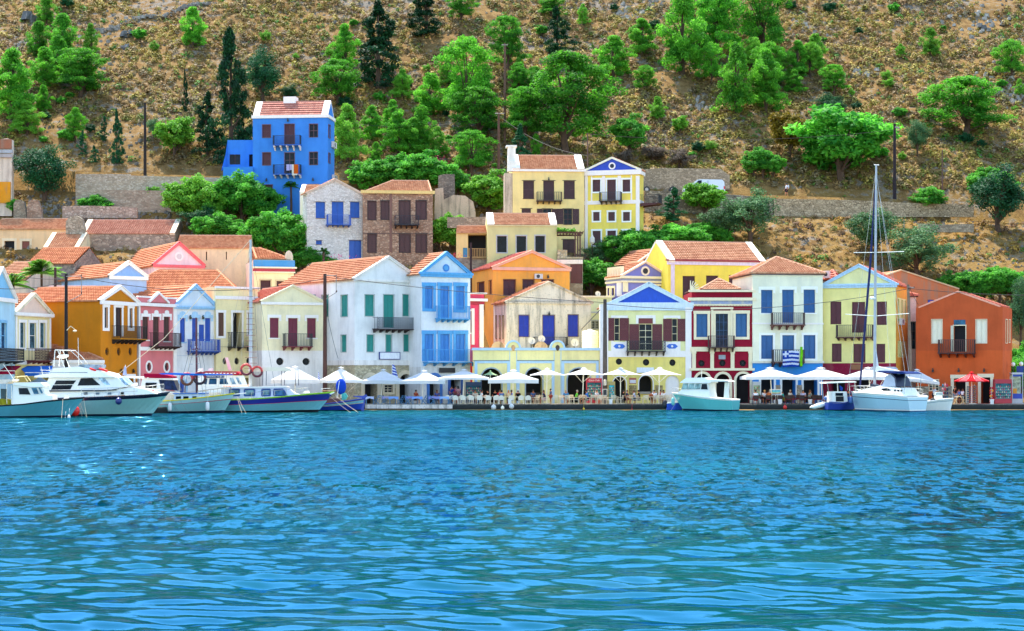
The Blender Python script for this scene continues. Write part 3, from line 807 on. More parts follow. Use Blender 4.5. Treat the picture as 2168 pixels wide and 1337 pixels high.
def ac(H, x0, y0, x1, y1, fr=None, proud=.35):
    fr = fr or H.F; xm = (x0+x1)/2; a, b, z0, z1 = fr.U(x0), fr.U(x1), fr.Zp(xm, y1), fr.Zp(xm, y0)
    if b-a < .4: b = a+.8
    m = MB(); fr.box(m, a, b, z0, z1, .05, proud); A = H.part('air_conditioner', m, paint('c9cdd0', .5))
    m = MB(); r = min(b-a, z1-z0)*.38; c = (a+(b-a)*.42, (z0+z1)/2)
    pts = [(c[0]+r*math.cos(2*math.pi*i/12), c[1]+r*math.sin(2*math.pi*i/12)) for i in range(12)]
    m.face([fr.P(*p, proud+.012) for p in pts]); H.part('fan_grille', m, paint('30343a', .6), A)

# --- far left, light blue
h = House(VA, 'pale blue house cut by the left edge of the photo', (-110, 163.5), (126, 171.5), 272, plaster('a9d6f2', .1), depth=9, group=ROW,
          front=[('G', 8, 488, 50, 700, dict(g=glass('16324e'), t=paint('6fb2e0'), w=.2, mull=(0, 1)))], shut=BLUE, trim=WHITE)
h.gf(40, T_RED, WHITE, tymp=plaster('7fc0ec', .05)); h.band(262, 296, WHITE, .2)
h.balcony(-95, 700, 802, 114, 830, 4, IRON, paint('10202c'), pat='lattice')
# --- small cream house
h = House(VA, 'small narrow cream house with peeling paint and a faded pediment, beside the ochre house', (129, 171.5), (424, 177.5), 408, plaster('efe0ae', .35, 'b8b0a0'), depth=8, group=ROW,
          front=[('G', 165, 485, 208, 696, dict(g=glass('3a5660'), mull=(0, 0))), ('G', 244, 488, 300, 700, dict(g=glass('3a5660'), mull=(0, 1))), ('G', 332, 487, 376, 696, dict(g=glass('3a5660'), mull=(0, 0)))],
          shut=WHITE, trim=WHITE, tw=.22, low=(838, plaster('d9c878', .3)))
h.gf(258, T_RED, plaster('e9e4d2', .5), tymp=plaster('e6cfc2', .6, 'c9a9a0')); h.band(398, 425, WHITE, .25); h.band(800, 832, plaster('e6e6e0', .3), .1)
h.balcony(215, 702, 800, 440, 832, 6, paint('3a1a1e'), paint('5c1a28'), pat='lattice')
h.panel(129, 430, 142, 800, WHITE); h.panel(410, 430, 423, 800, WHITE)
# --- ochre house
h = House(VA, 'ochre house with a long plain orange-brown side wall, white pediment and three portholes', (838, 177), (1148, 183), 305, plaster('bc7a14', .2, '7a6030'), left=150, group=ROW,
          front=[('G', 868, 358, 896, 530, dict(g=glass('1a1c22'), mull=(0, 0), w=.28)), ('P', 960, 360, 1012, 600, dict(c=paint('2e1a1c'), w=.28, door=True)), ('G', 1076, 366, 1102, 530, dict(g=glass('1a1c22'), mull=(0, 0), w=.28)),
                 ('C', 877, 692, 907, 760, dict(k='c', tt='N')), ('C', 975, 692, 1004, 762, dict(k='c', tt='N')), ('C', 1071, 692, 1100, 760, dict(k='c', tt='N')),
                 ('K', 1062, 945, 1110, 1150, dict(t=WHITE, w=.3))],
          trim=WHITE, shut=BROWN)
h.gf(196, T_ORG, WHITE, rw=.34)
h.balcony(930, 515, 620, 1152, 665, 7, IRON, plaster('a87a22', .1), IRON, pat='bars')
for x in (1000, 1100): wall_lamp(h, x, 890)
h.panel(1140, 330, 1150, 1100, paint('9a9aa0'), .12, 'drainpipe')
# --- low white annex in front of the ochre side wall
h = House(VA, 'low white building with a small orange hipped roof in front of the ochre wall', (430, 176), (858, 176.5), 800, plaster('e3e8ee', .15), depth=7, group=ROW, name='annex')
h.hip(648, T_ORG, 300, 470, over=-.1); h.band(797, 822, WHITE, .15)
# --- pink house
h = House(VB, 'pink house with brown shutters, ornate white window heads and two oval portholes', (45, 183), (352, 188), 345, plaster('d07b85', .2, 'a86068'), depth=8, group=ROW,
          front=[('S', 85, 438, 135, 628), ('S', 173, 438, 224, 690, dict(door=True)), ('S', 262, 438, 311, 640),
                 ('C', 120, 818, 156, 890, dict(k='c', tt='F')), ('C', 268, 818, 303, 890, dict(k='c', tt='F'))],
          shut=paint('4a3028', .7), trim=WHITE, tw=.2, tt='Y')
h.band(268, 345, plaster('d07b85', .2), .12, 'parapet'); h.band(262, 275, WHITE, .2); h.band(318, 345, WHITE, .3)
fr = h.F; m = MB(); a, c, b = (fr.U(118), fr.Zp(200, 318)), (fr.U(200), fr.Zp(200, 238)), (fr.U(285), fr.Zp(200, 318))
fr.beam(m, a, c, .2, .1, .4); fr.beam(m, c, b, .2, .101, .401); P = h.part('pediment', m, WHITE)
m = MB(); m.face([fr.P(*a, .3), fr.P(*b, .3), fr.P(*c, .3)]); m.face([fr.P(*a, .1), fr.P(*b, .1), fr.P(*c, .1)]); h.part('tympanum', m, plaster('d07b85', .2), P)
h.band(686, 718, WHITE, .12); h.panel(46, 346, 62, 1010, WHITE, .1); h.panel(338, 346, 352, 1010, WHITE, .1)
h.balcony(140, 572, 682, 343, 712, 6, paint('33201e'), paint('33201e'), pat='bars')
# --- white and blue house
h = House(VB, 'white house with pale blue pediment, blue shutters and a blue wooden balcony', (356, 188), (696, 191), 350, plaster('dbe6f2', .12), depth=8, group=ROW,
          front=[('S', 398, 448, 440, 648), ('S', 498, 448, 545, 640, dict(door=True)), ('S', 555, 502, 600, 640, dict(tt='N')), ('S', 606, 448, 652, 640),
                 ('P', 390, 962, 445, 1080, dict(k='a', c=paint('2a52b0'))), ('P', 540, 962, 600, 1080, dict(k='a', c=paint('2a52b0')))],
          shut=paint('2450b4'), trim=paint('9cc8ec'), tw=.2, tt='Y')
h.gf(182, T_ORG, paint('8cc0ee', .7), tymp=plaster('c8def2', .1)); h.band(345, 358, paint('8cc0ee', .7), .28)
h.balcony(457, 626, 722, 692, 756, 7, paint('2450b4'), paint('2a50a8'), pat='wood'); h.band(758, 764, paint('b4c4d8'), .03)
h.panel(356, 360, 368, 1010, WHITE); h.panel(684, 360, 696, 1010, WHITE)
for x in (478, 583): wall_lamp(h, x, 445, c=paint('3a3c20'))
# --- big hipped roof behind with maroon wall
h = House(View(0, 560, 3.933), 'large house behind the pink and blue ones, wide orange hipped roof and maroon wall', (900, 198), (2040, 199), 300, plaster('8e1f34', .1), depth=13, group=MID)
h.hip(50, T_ORG, 1270, 1760, over=.2)
# --- cream house
h = House(VB, 'narrow pale yellow house with dark open balcony doors, left of the red-roofed one', (698, 190.5), (1045, 193), 185, plaster('f2e2b4', .2), right=1082, group=ROW,
          front=[('S', 715, 403, 762, 598, dict(c=paint('5a3a28'), w=.22)), ('K', 838, 403, 912, 700, dict(w=.2, door=True)), ('K', 965, 403, 1012, 585, dict(w=.2)),
                 ('C', 752, 777, 790, 835, dict(k='c', tt='N')), ('C', 851, 777, 890, 835, dict(k='c', tt='N')), ('C', 950, 777, 988, 835, dict(k='c', tt='N')),
                 ('K', 915, 945, 985, 1090, dict(k='a', tt='N'))],
          shut=BROWN, trim=WHITE, tw=.24)
h.band(182, 200, WHITE, .15, faces='FR'); h.band(262, 290, WHITE, .1); h.band(684, 690, paint('b9b090'), .03)
h.balcony(792, 568, 686, 1045, 722, 4, IRON, paint('2a2528'), pat='bars')
# --- cream and white house with red roof
h = House(VC, 'cream house with maroon shutters and bright red roof, left of the tall brown pole', (-17, 188.5), (437, 191), 420, plaster('f0e6c6', .2), depth=11, group=ROW,
          front=[('S', 40, 540, 105, 689), ('S', 177, 542, 247, 757, dict(door=True)), ('S', 317, 542, 383, 689), ('C', 87, 836, 143, 893, dict(k='c', tt='N')), ('C', 283, 838, 338, 893, dict(k='c', tt='N'))],
          shut=paint('6e1c34'), trim=WHITE, tw=.2, tt='H', low=(782, plaster('e6ecf2', .2)))
h.gf(305, T_BRICK, plaster('e9e6cc', .2), rw=.14, base=False); h.band(420, 440, WHITE, .15)
h.balcony(133, 658, 752, 336, 784, 4, paint('14202a'), paint('6a1a2c'), pat='bars')
# --- large white house with green shutters
GRN = paint('1f8a84', .6)
h = House(VC, 'large white house with green shutters and wide pediment, the widest roof of the front row', (672, 187), (1166, 191.5), 252, plaster('dfe8f0', .22, 'a8a49a'), left=115, group=ROW,
          front=[('S', 748, 368, 815, 526), ('S', 886, 368, 962, 612, dict(door=True)), ('S', 1029, 367, 1096, 526), ('S', 762, 666, 814, 792), ('S', 903, 666, 946, 792), ('S', 1035, 664, 1085, 790),
                 ('K', 745, 975, 840, 1190, dict(k='a', t=plaster('d8d0b8', .2), w=.4)), ('G', 893, 1040, 955, 1095, dict(g=glass('20242a'), t=plaster('d8d0b8', .2), w=.2)), ('K', 1003, 958, 1100, 1190, dict(k='a', t=plaster('d8d0b8', .2), w=.4))],
          lside=[('S', 428, 370, 477, 530), ('S', 570, 370, 620, 530), ('S', 330, 372, 380, 530), ('S', 571, 668, 610, 793)],
          shut=GRN, trim=paint('9fb0b4'), tw=.06, low=(855, stone('b8a884', 'd2c4a0', sc=3)))
h.gf(92, T_RED, plaster('e4e9ec', .3), rw=.2, base=True); h.band(855, 892, plaster('e2e6ea', .4), .12, faces='FL'); h.band(248, 266, plaster('e6ddd0', .4), .1, faces='L')
h.balcony(805, 538, 622, 1095, 652, 7, paint('1c2a3a'), paint('2c1c20'), pat='lattice')
m = MB(); h.F.box(m, h.F.U(852), h.F.U(1003), h.F.Zp(930, 848), h.F.Zp(930, 796), .06, .14); S = h.part('signboard', m, paint('dfe9fb'))
m = MB(); a, b, z0, z1 = h.F.U(850), h.F.U(1005), h.F.Zp(930, 850), h.F.Zp(930, 794)
for q in ((a, b, z0, z0+.06), (a, b, z1-.06, z1), (a, a+.06, z0+.06, z1-.06), (b-.06, b, z0+.06, z1-.06)): h.F.box(m, *q, .05, .17)
h.part('sign_frame', m, paint('1a2c80'), S)
# --- white and azure house
AZ1 = paint('4a9fe0', .6); 
h = House(VC, 'tall white house with azure window frames, azure pediment and two azure balconies', (1168, 188.5), (1532, 191.5), 212, plaster('dfeaf6', .1), left=1045, group=ROW,
          front=[('P', 1194, 303, 1256, 470), ('P', 1308, 303, 1374, 545, dict(door=True)), ('P', 1426, 303, 1490, 478), ('P', 1192, 660, 1258, 862, dict(door=True)), ('P', 1308, 660, 1378, 862, dict(door=True)), ('P', 1424, 660, 1494, 862, dict(door=True)),
                 ('K', 1228, 970, 1305, 1180, dict(k='a', t=paint('3a74c4'))), ('K', 1385, 1000, 1462, 1180, dict(t=paint('2f5fae')))],
          shut=paint('2f7fd0'), trim=AZ1, tw=.3, tt='F', low=(905, plaster('d9e2ea', .4)))
h.gf(62, T_RED, AZ1, rw=.3, tymp=plaster('c6e0f6', .1), med=(.32, .38, AZ1, paint('2f7fd0'))); h.band(196, 214, AZ1, .25)
h.balcony(1272, 452, 545, 1495, 575, 6, AZ1, AZ1, pat='bars'); h.balcony(1180, 775, 868, 1553, 900, 6, AZ1, AZ1, pat='bars')
m = MB(); h.F.box(m, h.F.U(1298), h.F.U(1412), h.F.Zp(1350, 948), h.F.Zp(1350, 912), .08, .22); h.part('sign_box', m, paint('1a1416'))
# --- magenta house between
h = House(VD, 'magenta house with white pilasters squeezed between azure and peach houses', (30, 196), (152, 197), 440, plaster('e04a72', .15), depth=8, group=MID,
          front=[('S', 55, 490, 62, 650)], shut=BROWN, trim=WHITE)
h.band(350, 362, WHITE, .3); h.band(362, 395, plaster('e04a72', .1), .06); h.band(395, 415, WHITE, .35); h.band(415, 440, paint('a01838'), .1)
for a_ in ((62, 470, 82, 740), (120, 440, 150, 760)): h.panel(*a_, WHITE, .15)
# --- peach house
h = House(VD, 'peach-orange house with pink trim and brown shutters behind the stained white one', (225, 203.5), (795, 206), 168, plaster('f6a94e', .08), left=60, group=MID,
          front=[('S', 303, 255, 392, 372), ('S', 447, 255, 530, 335), ('P', 587, 256, 676, 330)], lside=[('S', 196, 262, 214, 360), ('S', 110, 275, 160, 480)], shut=paint('4a1c20'), tw=.05, trim=paint('7a4a2c'))
h.gf(50, tiles('a02c34', 'b84a44', .62), plaster('f2b4a0', .05), rw=.25); h.band(160, 182, plaster('f2b8a8', .05), .12)
ac(h, 530, 213, 588, 250); wall_lamp(h, 632, 235)
# --- stained white house with blue shutters
h = House(VD, 'weathered white house with black stains and three bright blue shuttered openings', (325, 197), (955, 199), 425, plaster('d8d4cc', .75, '5a5650'), left=228, group=MID,
          front=[('S', 417, 521, 493, 680), ('S', 595, 521, 683, 745, dict(door=True)), ('S', 783, 518, 859, 679)],
          lside=[('K', 245, 525, 253, 692, dict(dp=.3)), ('K', 272, 525, 281, 692, dict(dp=.3)), ('K', 296, 525, 305, 692, dict(dp=.3))], shut=paint('1c34b0'), trim=paint('7a6050'), tw=.05)
h.gf(278, T_RED, plaster('c9c4ba', .9, '3a3834'), rw=.12); h.band(412, 430, plaster('b4b0a8', .9, '3a3834'), .12)
h.balcony(520, 683, 738, 765, 760, 4, IRON, paint('3a3a3c'), pat='bars'); wall_lamp(h, 640, 512)
# --- pale green house behind the pole
h = House(VD, 'pale green house mostly hidden behind the wooden pole and blue pediment', (860, 203), (1110, 203.5), 378, plaster('cfdcb8', .15), depth=7, group=MID,
          front=[('G', 960, 565, 980, 620), ('G', 990, 565, 1010, 620)], shut=WHITE, trim=paint('9aa8b0'), tw=.12)
h.band(375, 388, CREAM, .15); h.band(492, 505, paint('aab6c0'), .06)
# --- long low restaurant
YEL = plaster('efe6a8', .15); BL2 = paint('a6cdea', .7, .08)
h = House(VD, 'long low yellow restaurant with pale blue mouldings and two rounded humps on its parapet', (80, 189.5), (1022, 190), 778, YEL, depth=8, group=ROW, name='restaurant',
          front=[('K', 138, 916, 288, 1196, dict(k='a', floor=1, dp=3)), ('K', 470, 916, 592, 1196, dict(k='a', floor=1, dp=3)), ('K', 780, 915, 950, 1196, dict(k='a', floor=1, dp=3))], trim=paint('8fa4b4'), tw=.12)
fr = h.F
h.band(763, 782, BL2, .18)
for xc in (375, 705):
    m = MB(); uc, zc = fr.U(xc), fr.Zp(xc, 768); r = fr.U(xc+52)-uc; zt = fr.Zp(xc, 712)-zc
    p = [(uc+r*math.cos(math.pi*i/12), zc+zt*math.sin(math.pi*i/12)) for i in range(13)]
    m.face([fr.P(*q, .1) for q in p]); m.face([fr.P(*q, -.4) for q in p])
    for i in range(12): m.face([fr.P(*p[i], .1), fr.P(*p[i+1], .1), fr.P(*p[i+1], -.4), fr.P(*p[i], -.4)])
    Q = h.part('parapet_hump', m, YEL); m = MB()
    for i in range(12):
        fr.beam(m, p[i], p[i+1], .18, -.45, .22+.001*i)
    h.part('hump_moulding', m, BL2, Q)
    m = MB(); fr.box(m, fr.U(xc-28), fr.U(xc-23), fr.Zp(xc, 1190), fr.Zp(xc, 780), .004, .05); fr.box(m, fr.U(xc+23), fr.U(xc+28), fr.Zp(xc, 1190), fr.Zp(xc, 780), .004, .05)
    h.part('moulding', m, BL2)
m = MB()
for x0, x1 in ((88, 350), (402, 682), (735, 1012)):
    fr.box(m, fr.U(x0), fr.U(x1), fr.Zp(x0, 878), fr.Zp(x0, 857), .004, .06)
    for q in (x0, x1-20): fr.box(m, fr.U(q), fr.U(q+20), fr.Zp(x0, 1190), fr.Zp(x0, 878), .004, .058)
h.part('moulding', m, BL2)
m = MB()
for x0, x1 in ((76, 350), (402, 682), (735, 1012)): fr.box(m, fr.U(x0), fr.U(x1), fr.Zp(x0, 862), fr.Zp(x0, 856), .062, .075)
h.part('moulding_line', m, paint('5a7484'))
for x in (375, 705):
    m = MB(); c = fr.P(fr.U(x), fr.Zp(x, 764), .16); m.ball(c, .22, .1, .3, 8, 6); h.part('relief', m, paint('c9a070' if x < 500 else '3a2c20'))
h.panel(1020, 440, 1046, 1100, plaster('dbe2ea', .2), .3, 'pier', back=-.5)
m = MB(); a, b = fr.U(447), fr.U(640); fr.box(m, a, b, .5, 1.55, -2, -1.4); h.part('bar_counter', m, paint('2c1a18'))
# --- yellow house with blue pediment
LG = plaster('dfe6b0', .12)
h = House(VE, 'yellow and pale green house with solid blue pediment and open maroon shutters', (76, 190), (648, 190.3), 540, LG, depth=9, group=ROW,
          front=[('O', 131, 617, 163, 770, dict(lw=.95, mc=CREAM, mull=(0, 2))), ('O', 298, 658, 383, 832, dict(lw=1.0, mc=CREAM, mull=(1, 3), door=True)), ('O', 519, 622, 553, 774, dict(lw=.9, mc=CREAM, mull=(0, 2))),
                 ('C', 139, 889, 182, 932, dict(k='c')), ('C', 321, 893, 366, 938, dict(k='c')), ('C', 500, 895, 543, 940, dict(k='c')),
                 ('K', 121, 1012, 208, 1195, dict(k='a', floor=1, t=WHITE)), ('K', 296, 1004, 388, 1118, dict(k='a', dp=1.5, t=WHITE)), ('P', 474, 1004, 568, 1190, dict(k='a', floor=1, c=WHITE))],
          shut=paint('5e2422'), trim=None, tw=.1, low=(878, plaster('f2df84', .1)))
h.gf(392, T_RED, paint('c4e0f6', .7), rw=.42, tymp=paint('1c50c8', .7)); h.band(512, 545, paint('c8def4', .7), .22)
h.band(838, 880, WHITE, .08); h.panel(608, 570, 648, 1196, WHITE, .12); h.panel(76, 540, 88, 1000, WHITE, .1); h.panel(606, 540, 650, 574, WHITE, .2, 'capital')
fr = h.F; m = MB()
for x0, x1 in ((108, 220), (462, 575)):
    fr.box(m, fr.U(x0), fr.U(x0)+.25, fr.Zp(x0, 838), fr.Zp(x0, 600), .002, .03); fr.box(m, fr.U(x1)-.25, fr.U(x1), fr.Zp(x0, 838), fr.Zp(x0, 600), .002, .03)
    fr.box(m, fr.U(x0)+.25, fr.U(x1)-.25, fr.Zp(x0, 616), fr.Zp(x0, 600), .002, .03); fr.box(m, fr.U(x0)+.25, fr.U(x1)-.25, fr.Zp(x0, 838), fr.Zp(x0, 778), .002, .029)
fr.box(m, fr.U(275), fr.U(407), fr.Zp(300, 618), fr.Zp(300, 598), .002, .03); fr.box(m, fr.U(275), fr.U(292), fr.Zp(300, 655), fr.Zp(300, 618), .002, .03); fr.box(m, fr.U(390), fr.U(407), fr.Zp(300, 655), fr.Zp(300, 618), .002, .03)
h.part('window_surround', m, WHITE); h.panel(293, 619, 388, 655, paint('6a2420'), .04, 'transom_shutter')
for x0, x1 in ((123, 203), (480, 557)):
    m = MB(); a, b, z0, z1 = fr.U(x0), fr.U(x1), fr.Zp(x0, 823), fr.Zp(x0, 792); zc = (z0+z1)/2
    p = [(a, zc), (a+.25, z0), (b-.25, z0), (b, zc), (b-.25, z1), (a+.25, z1)]; m.face([fr.P(*q, .05) for q in p])
    for i in range(6): m.face([fr.P(*p[i], .05), fr.P(*p[i], .02), fr.P(*p[(i+1) % 6], .02), fr.P(*p[(i+1) % 6], .05)])
    q = h.part('plaque', m, paint('2a68d0')); m = MB(); m.ball(fr.P((a+b)/2, zc, .05), .12, .04, .12, 8, 5); h.part('rosette', m, WHITE, q)
h.balcony(210, 771, 838, 467, 872, 6, IRON, paint('241a18'), pat='lattice')
h.panel(280, 950, 396, 986, paint('d8e6fa'), .08, 'signboard'); 
for x0, x1 in ((228, 280), (405, 455)): h.panel(x0, 1070, x1, 1135, stone('a08a58', 'c8b482', '5a4a30', 5), .04, 'stone_panel')
h.panel(230, 1020, 277, 1060, paint('a85a44'), .05, 'menu_board'); h.panel(233, 1034, 274, 1056, paint('d0d8e4'), .07, 'menu_sheet')
m = MB(); fr.box(m, fr.U(300), fr.U(385), fr.Zp(300, 1128), fr.Zp(300, 1113), -.3, .3); h.part('counter', m, paint('8a8a84'))
# --- maroon house
MAR = plaster('8c1030', .08, '4a1020')
h = House(VE, 'maroon house with cream cornices, dark blue shutters and three arched doorways', (650, 190.2), (1060, 190.2), 440, MAR, depth=9, group=ROW,
          front=[('P', 682, 589, 757, 745), ('G', 812, 588, 895, 812, dict(door=True, g=glass('10283c'), mc=paint('1c4a78'), mull=(2, 3))), ('P', 947, 587, 1023, 744),
                 ('C', 695, 900, 739, 944, dict(k='c', tt='N')), ('C', 836, 898, 880, 943, dict(k='c', tt='N')), ('C', 973, 899, 1017, 944, dict(k='c', tt='N')),
                 ('K', 682, 992, 768, 1195, dict(k='a', floor=1)), ('K', 816, 994, 906, 1195, dict(k='a', floor=1)), ('K', 952, 992, 1042, 1195, dict(k='a', floor=1))],
          shut=paint('1c5a94'), trim=CREAM, tw=.26)
for y0, y1, pr in ((428, 442, .3), (480, 500, .35), (523, 531, .1)): h.band(y0, y1, CREAM, pr)
h.band(500, 522, plaster('8fa6d8', .8, 'd0ccb8'), .1, 'frieze'); h.band(812, 842, CREAM, .14); h.band(955, 971, CREAM, .2)
m = MB(); fr = h.F
for i in range(40): u = .1+i*(h.W-.2)/40; fr.box(m, u, u+.08, fr.Zp(800, 537), fr.Zp(800, 531), .01, .16)
h.part('dentils', m, CREAM)
for x0, x1 in ((653, 678), (776, 800), (913, 938), (1034, 1058)): h.panel(x0, 846, x1, 956, CREAM, .12); h.panel(x0-3, 842, x1+3, 856, CREAM, .17, 'capital')
h.panel(781, 548, 796, 812, CREAM, .12); h.panel(912, 548, 927, 812, CREAM, .12); h.panel(778, 545, 930, 558, CREAM, .2, 'lintel')
h.balcony(758, 737, 812, 933, 846, 5, paint('3a1c1e'), paint('3a2420'), pat='bars'); h.panel(832, 866, 878, 895, paint('8a98a8'), .1, 'signboard')
h.hip(357, T_PALE, over=-1.1, frac=.35, lift=.2)
m = MB(); x0 = fr.U(636)
for i in range(6): t = math.pi*.5*i/5; fr.beam(m, (x0+.1, fr.Zp(640, 425)), (x0+.1+.9*math.cos(t), fr.Zp(640, 425)+.9*math.sin(t)), .09, .02, .12+.001*i)
h.part('acroterion', m, CREAM)
# --- white and blue-based house
h = House(VF, 'white house with dark blue shutters, hipped roof and bright blue ground floor', (118, 190), (640, 190.8), 214, plaster('e6eedc', .2, 'b0b4a8'), depth=9, group=ROW,
          front=[('S', 181, 332, 266, 505), ('S', 338, 331, 425, 585, dict(door=True)), ('S', 498, 330, 583, 503), ('P', 181, 669, 269, 845, dict(tt='F')), ('P', 338, 669, 427, 868, dict(tt='F', door=True)), ('P', 497, 668, 585, 844, dict(tt='F')),
                 ('K', 180, 985, 275, 1170, dict(floor=1, tt='F', w=.22)), ('K', 337, 985, 438, 1170, dict(floor=1, tt='F', w=.22)), ('K', 497, 985, 600, 1170, dict(floor=1, tt='F', w=.22))],
          shut=paint('1f5896'), trim=paint('f0f6fa', .7, .03), tw=.2, tt='H', low=(876, plaster('2f8ae0', .12)))
h.band(208, 222, WHITE, .12); h.band(576, 588, WHITE, .06); h.band(860, 877, plaster('dadfd2', .2), .12)
h.hip(90, T_PALE, over=.25, frac=.5)
h.balcony(250, 503, 592, 489, 630, 5, paint('3c2622'), paint('5a2a24'), pat='slat'); h.balcony(255, 777, 868, 486, 905, 5, paint('2c2022'), paint('4a2826'), pat='slat')
for x0, x1 in ((285, 325), (445, 487)): h.panel(x0, 1040, x1, 1180, stone('a8947c', 'c8b496', sc=4), .05, 'stone_pier')
fr = h.F; m = MB(); ub, zb_ = fr.U(322), fr.Zp(350, 784)
for i in range(8):
    for j in range(8):
        u0 = ub+i*.21; dz = -.02*abs(i-4)-j*.2
        mm = 0 if j % 2 else 1
        if i < 3 and j < 3: mm = 0 if not (i == 1 or j == 1) else 1
        m.mi = mm; n0 = 1.03+.06*math.sin(i*1.9+j*.5)
        n1 = 1.03+.06*math.sin((i+1)*1.9+j*.5)
        m.face([fr.P(u0, zb_+dz-.2, n0), fr.P(u0+.21, zb_+dz-.2, n1), fr.P(u0+.21, zb_+dz, n1), fr.P(u0, zb_+dz, n0)])
tag(m.build('flag', [fabric('1c48b0'), fabric('e8eefa')], None, h.loc), 'blue and white striped flag draped on the lower balcony of the blue-based house', 'flag')
m = MB()
for j in range(7): fr.box(m, fr.U(452)+.03*math.sin(j), fr.U(463)+.03*math.sin(j)+.1, zb_-.1*0-j*.28-.0+.1, zb_-j*.28+.38, 1.0+.0, 1.03)
tag(m.build('banner', fabric('7fd820'), None, h.loc), 'narrow lime green cloth hanging beside the flag on the same balcony', 'banner')
h = House(VF, 'narrow stone link with brick-red roof between the white and pale yellow houses', (642, 194.5), (742, 194), 262, stone('8a7a6c', 'a89888'), depth=3, group=MID)
h.hip(190, T_BRICK, over=.1); ac(h, 658, 192, 698, 245, proud=.9)
# --- pale yellow house, maroon base, behind the sailing yacht mast
h = House(VF, 'pale yellow house with maroon base and shutters behind the sailing yacht mast', (641, 191.6), (1184, 189), 302, plaster('f3e59c', .15, 'c0b070'), right=1282, group=ROW,
          front=[('P', 696, 418, 778, 588), ('P', 857, 421, 955, 650, dict(door=True)), ('P', 1042, 418, 1117, 593), ('P', 707, 731, 780, 868), ('P', 867, 733, 958, 874), ('P', 1040, 733, 1105, 874),
                 ('K', 700, 985, 805, 1170, dict(floor=1, t=CREAM)), ('K', 875, 985, 990, 1170, dict(floor=1, t=CREAM))],
          rside=[('K', 1199, 400, 1209, 560, dict(dp=.3)), ('K', 1226, 405, 1236, 560, dict(dp=.3)), ('K', 1252, 410, 1261, 565, dict(dp=.3)), ('K', 1200, 715, 1209, 830, dict(dp=.3)), ('K', 1216, 715, 1225, 830, dict(dp=.3))],
          shut=paint('4e141e'), trim=None, tw=.06, tt='N', low=(878, plaster('84143a', .1)))
h.gf(155, T_BRICK, paint('a9d0f4', .7), rw=.28, tymp=plaster('efe9b0', .1)); h.band(290, 304, paint('a9d0f4', .7), .3)
h.balcony(752, 593, 682, 1022, 710, 6, paint('3a2424'), paint('4a1c1e'), pat='slat'); h.panel(852, 887, 940, 925, paint('8a5a34'), .06, 'signboard')
ac(h, 1203, 545, 1226, 592, h.Rf); h.panel(1012, 905, 1184, 935, paint('c8ccd4'), .9, 'awning_box')
m = MB(); [m.face([h.Rf.P(u0, z0, .012), h.Rf.P(u1, z0, .012), h.Rf.P(u1, z1, .012), h.Rf.P(u0, z1, .012)]) for u0, u1, z0, z1 in ((.02, h.Rf.U(1197), h.zfloor, h.zt-.02), (h.Rf.U(1263), h.dep-.02, h.zfloor, h.zt-.02), (h.Rf.U(1197), h.Rf.U(1263), h.Rf.Zp(1230, 712), h.Rf.Zp(1230, 572)), (h.Rf.U(1197), h.Rf.U(1263), h.Rf.Zp(1230, 395), h.zt-.02), (h.Rf.U(1197), h.Rf.U(1263), h.zfloor, h.Rf.Zp(1230, 835)))]; h.part('side_wall_glow_tint', m, plaster('f0a848', .25, 'b06a20'))  # reflected glow put into colour: orange sheets over the yellow right wall
# --- weathered narrow white wall
h = House(VG, 'narrow weathered white house behind the leaning wooden pole', (318, 196), (392, 196), 268, plaster('ddd6d0', .7, '7a6a5c'), depth=6, group=MID,
          front=[('G', 335, 482, 386, 705, dict(g=glass('14303a')))], shut=paint('2a4a44'), trim=paint('5a6a64'), tw=.06)
h.hip(235, T_BRICK, over=.2)
# --- terracotta stained house
h = House(VG, 'large bare plaster house of stained terracotta pink behind the orange house', (100, 204), (748, 206), 215, plaster('b8714e', .65, '8a8070'), depth=9, group=MID,
          front=[('K', 488, 296, 560, 340, dict(c=BLUE, dp=.12))], trim=None, tt='N')
fr = h.F; zt = h.zt; m = MB(); pk = (fr.U(265), fr.Zp(265, 48)); r_ = (fr.U(748), fr.Zp(748, 205))
l_ = (fr.U(100), fr.Zp(100, 105)); m.face([fr.P(0, zt), fr.P(h.W, zt), fr.P(*r_), fr.P(fr.U(665), fr.Zp(665, 175)), fr.P(*pk), fr.P(*l_)])
m.face([fr.P(*l_), fr.P(*pk), fr.P(*pk, -8), fr.P(*l_, -8)]); m.face([fr.P(*pk), fr.P(*r_), fr.P(*r_, -8), fr.P(*pk, -8)]); h.part('gable', m, h.wallm)
m = MB(); fr.beam(m, l_, pk, .14, -.3, .12); fr.beam(m, pk, r_, .14, -.3, .121); h.part('coping', m, plaster('c8b090', .6))
m = MB(); m.face([fr.P(fr.U(490), fr.Zp(500, 338), .01), fr.P(fr.U(558), fr.Zp(500, 338), .01), fr.P(fr.U(558), fr.Zp(500, 298), .01), fr.P(fr.U(490), fr.Zp(500, 298), .01)]); h.part('shutter', m, paint('1c30a0'))
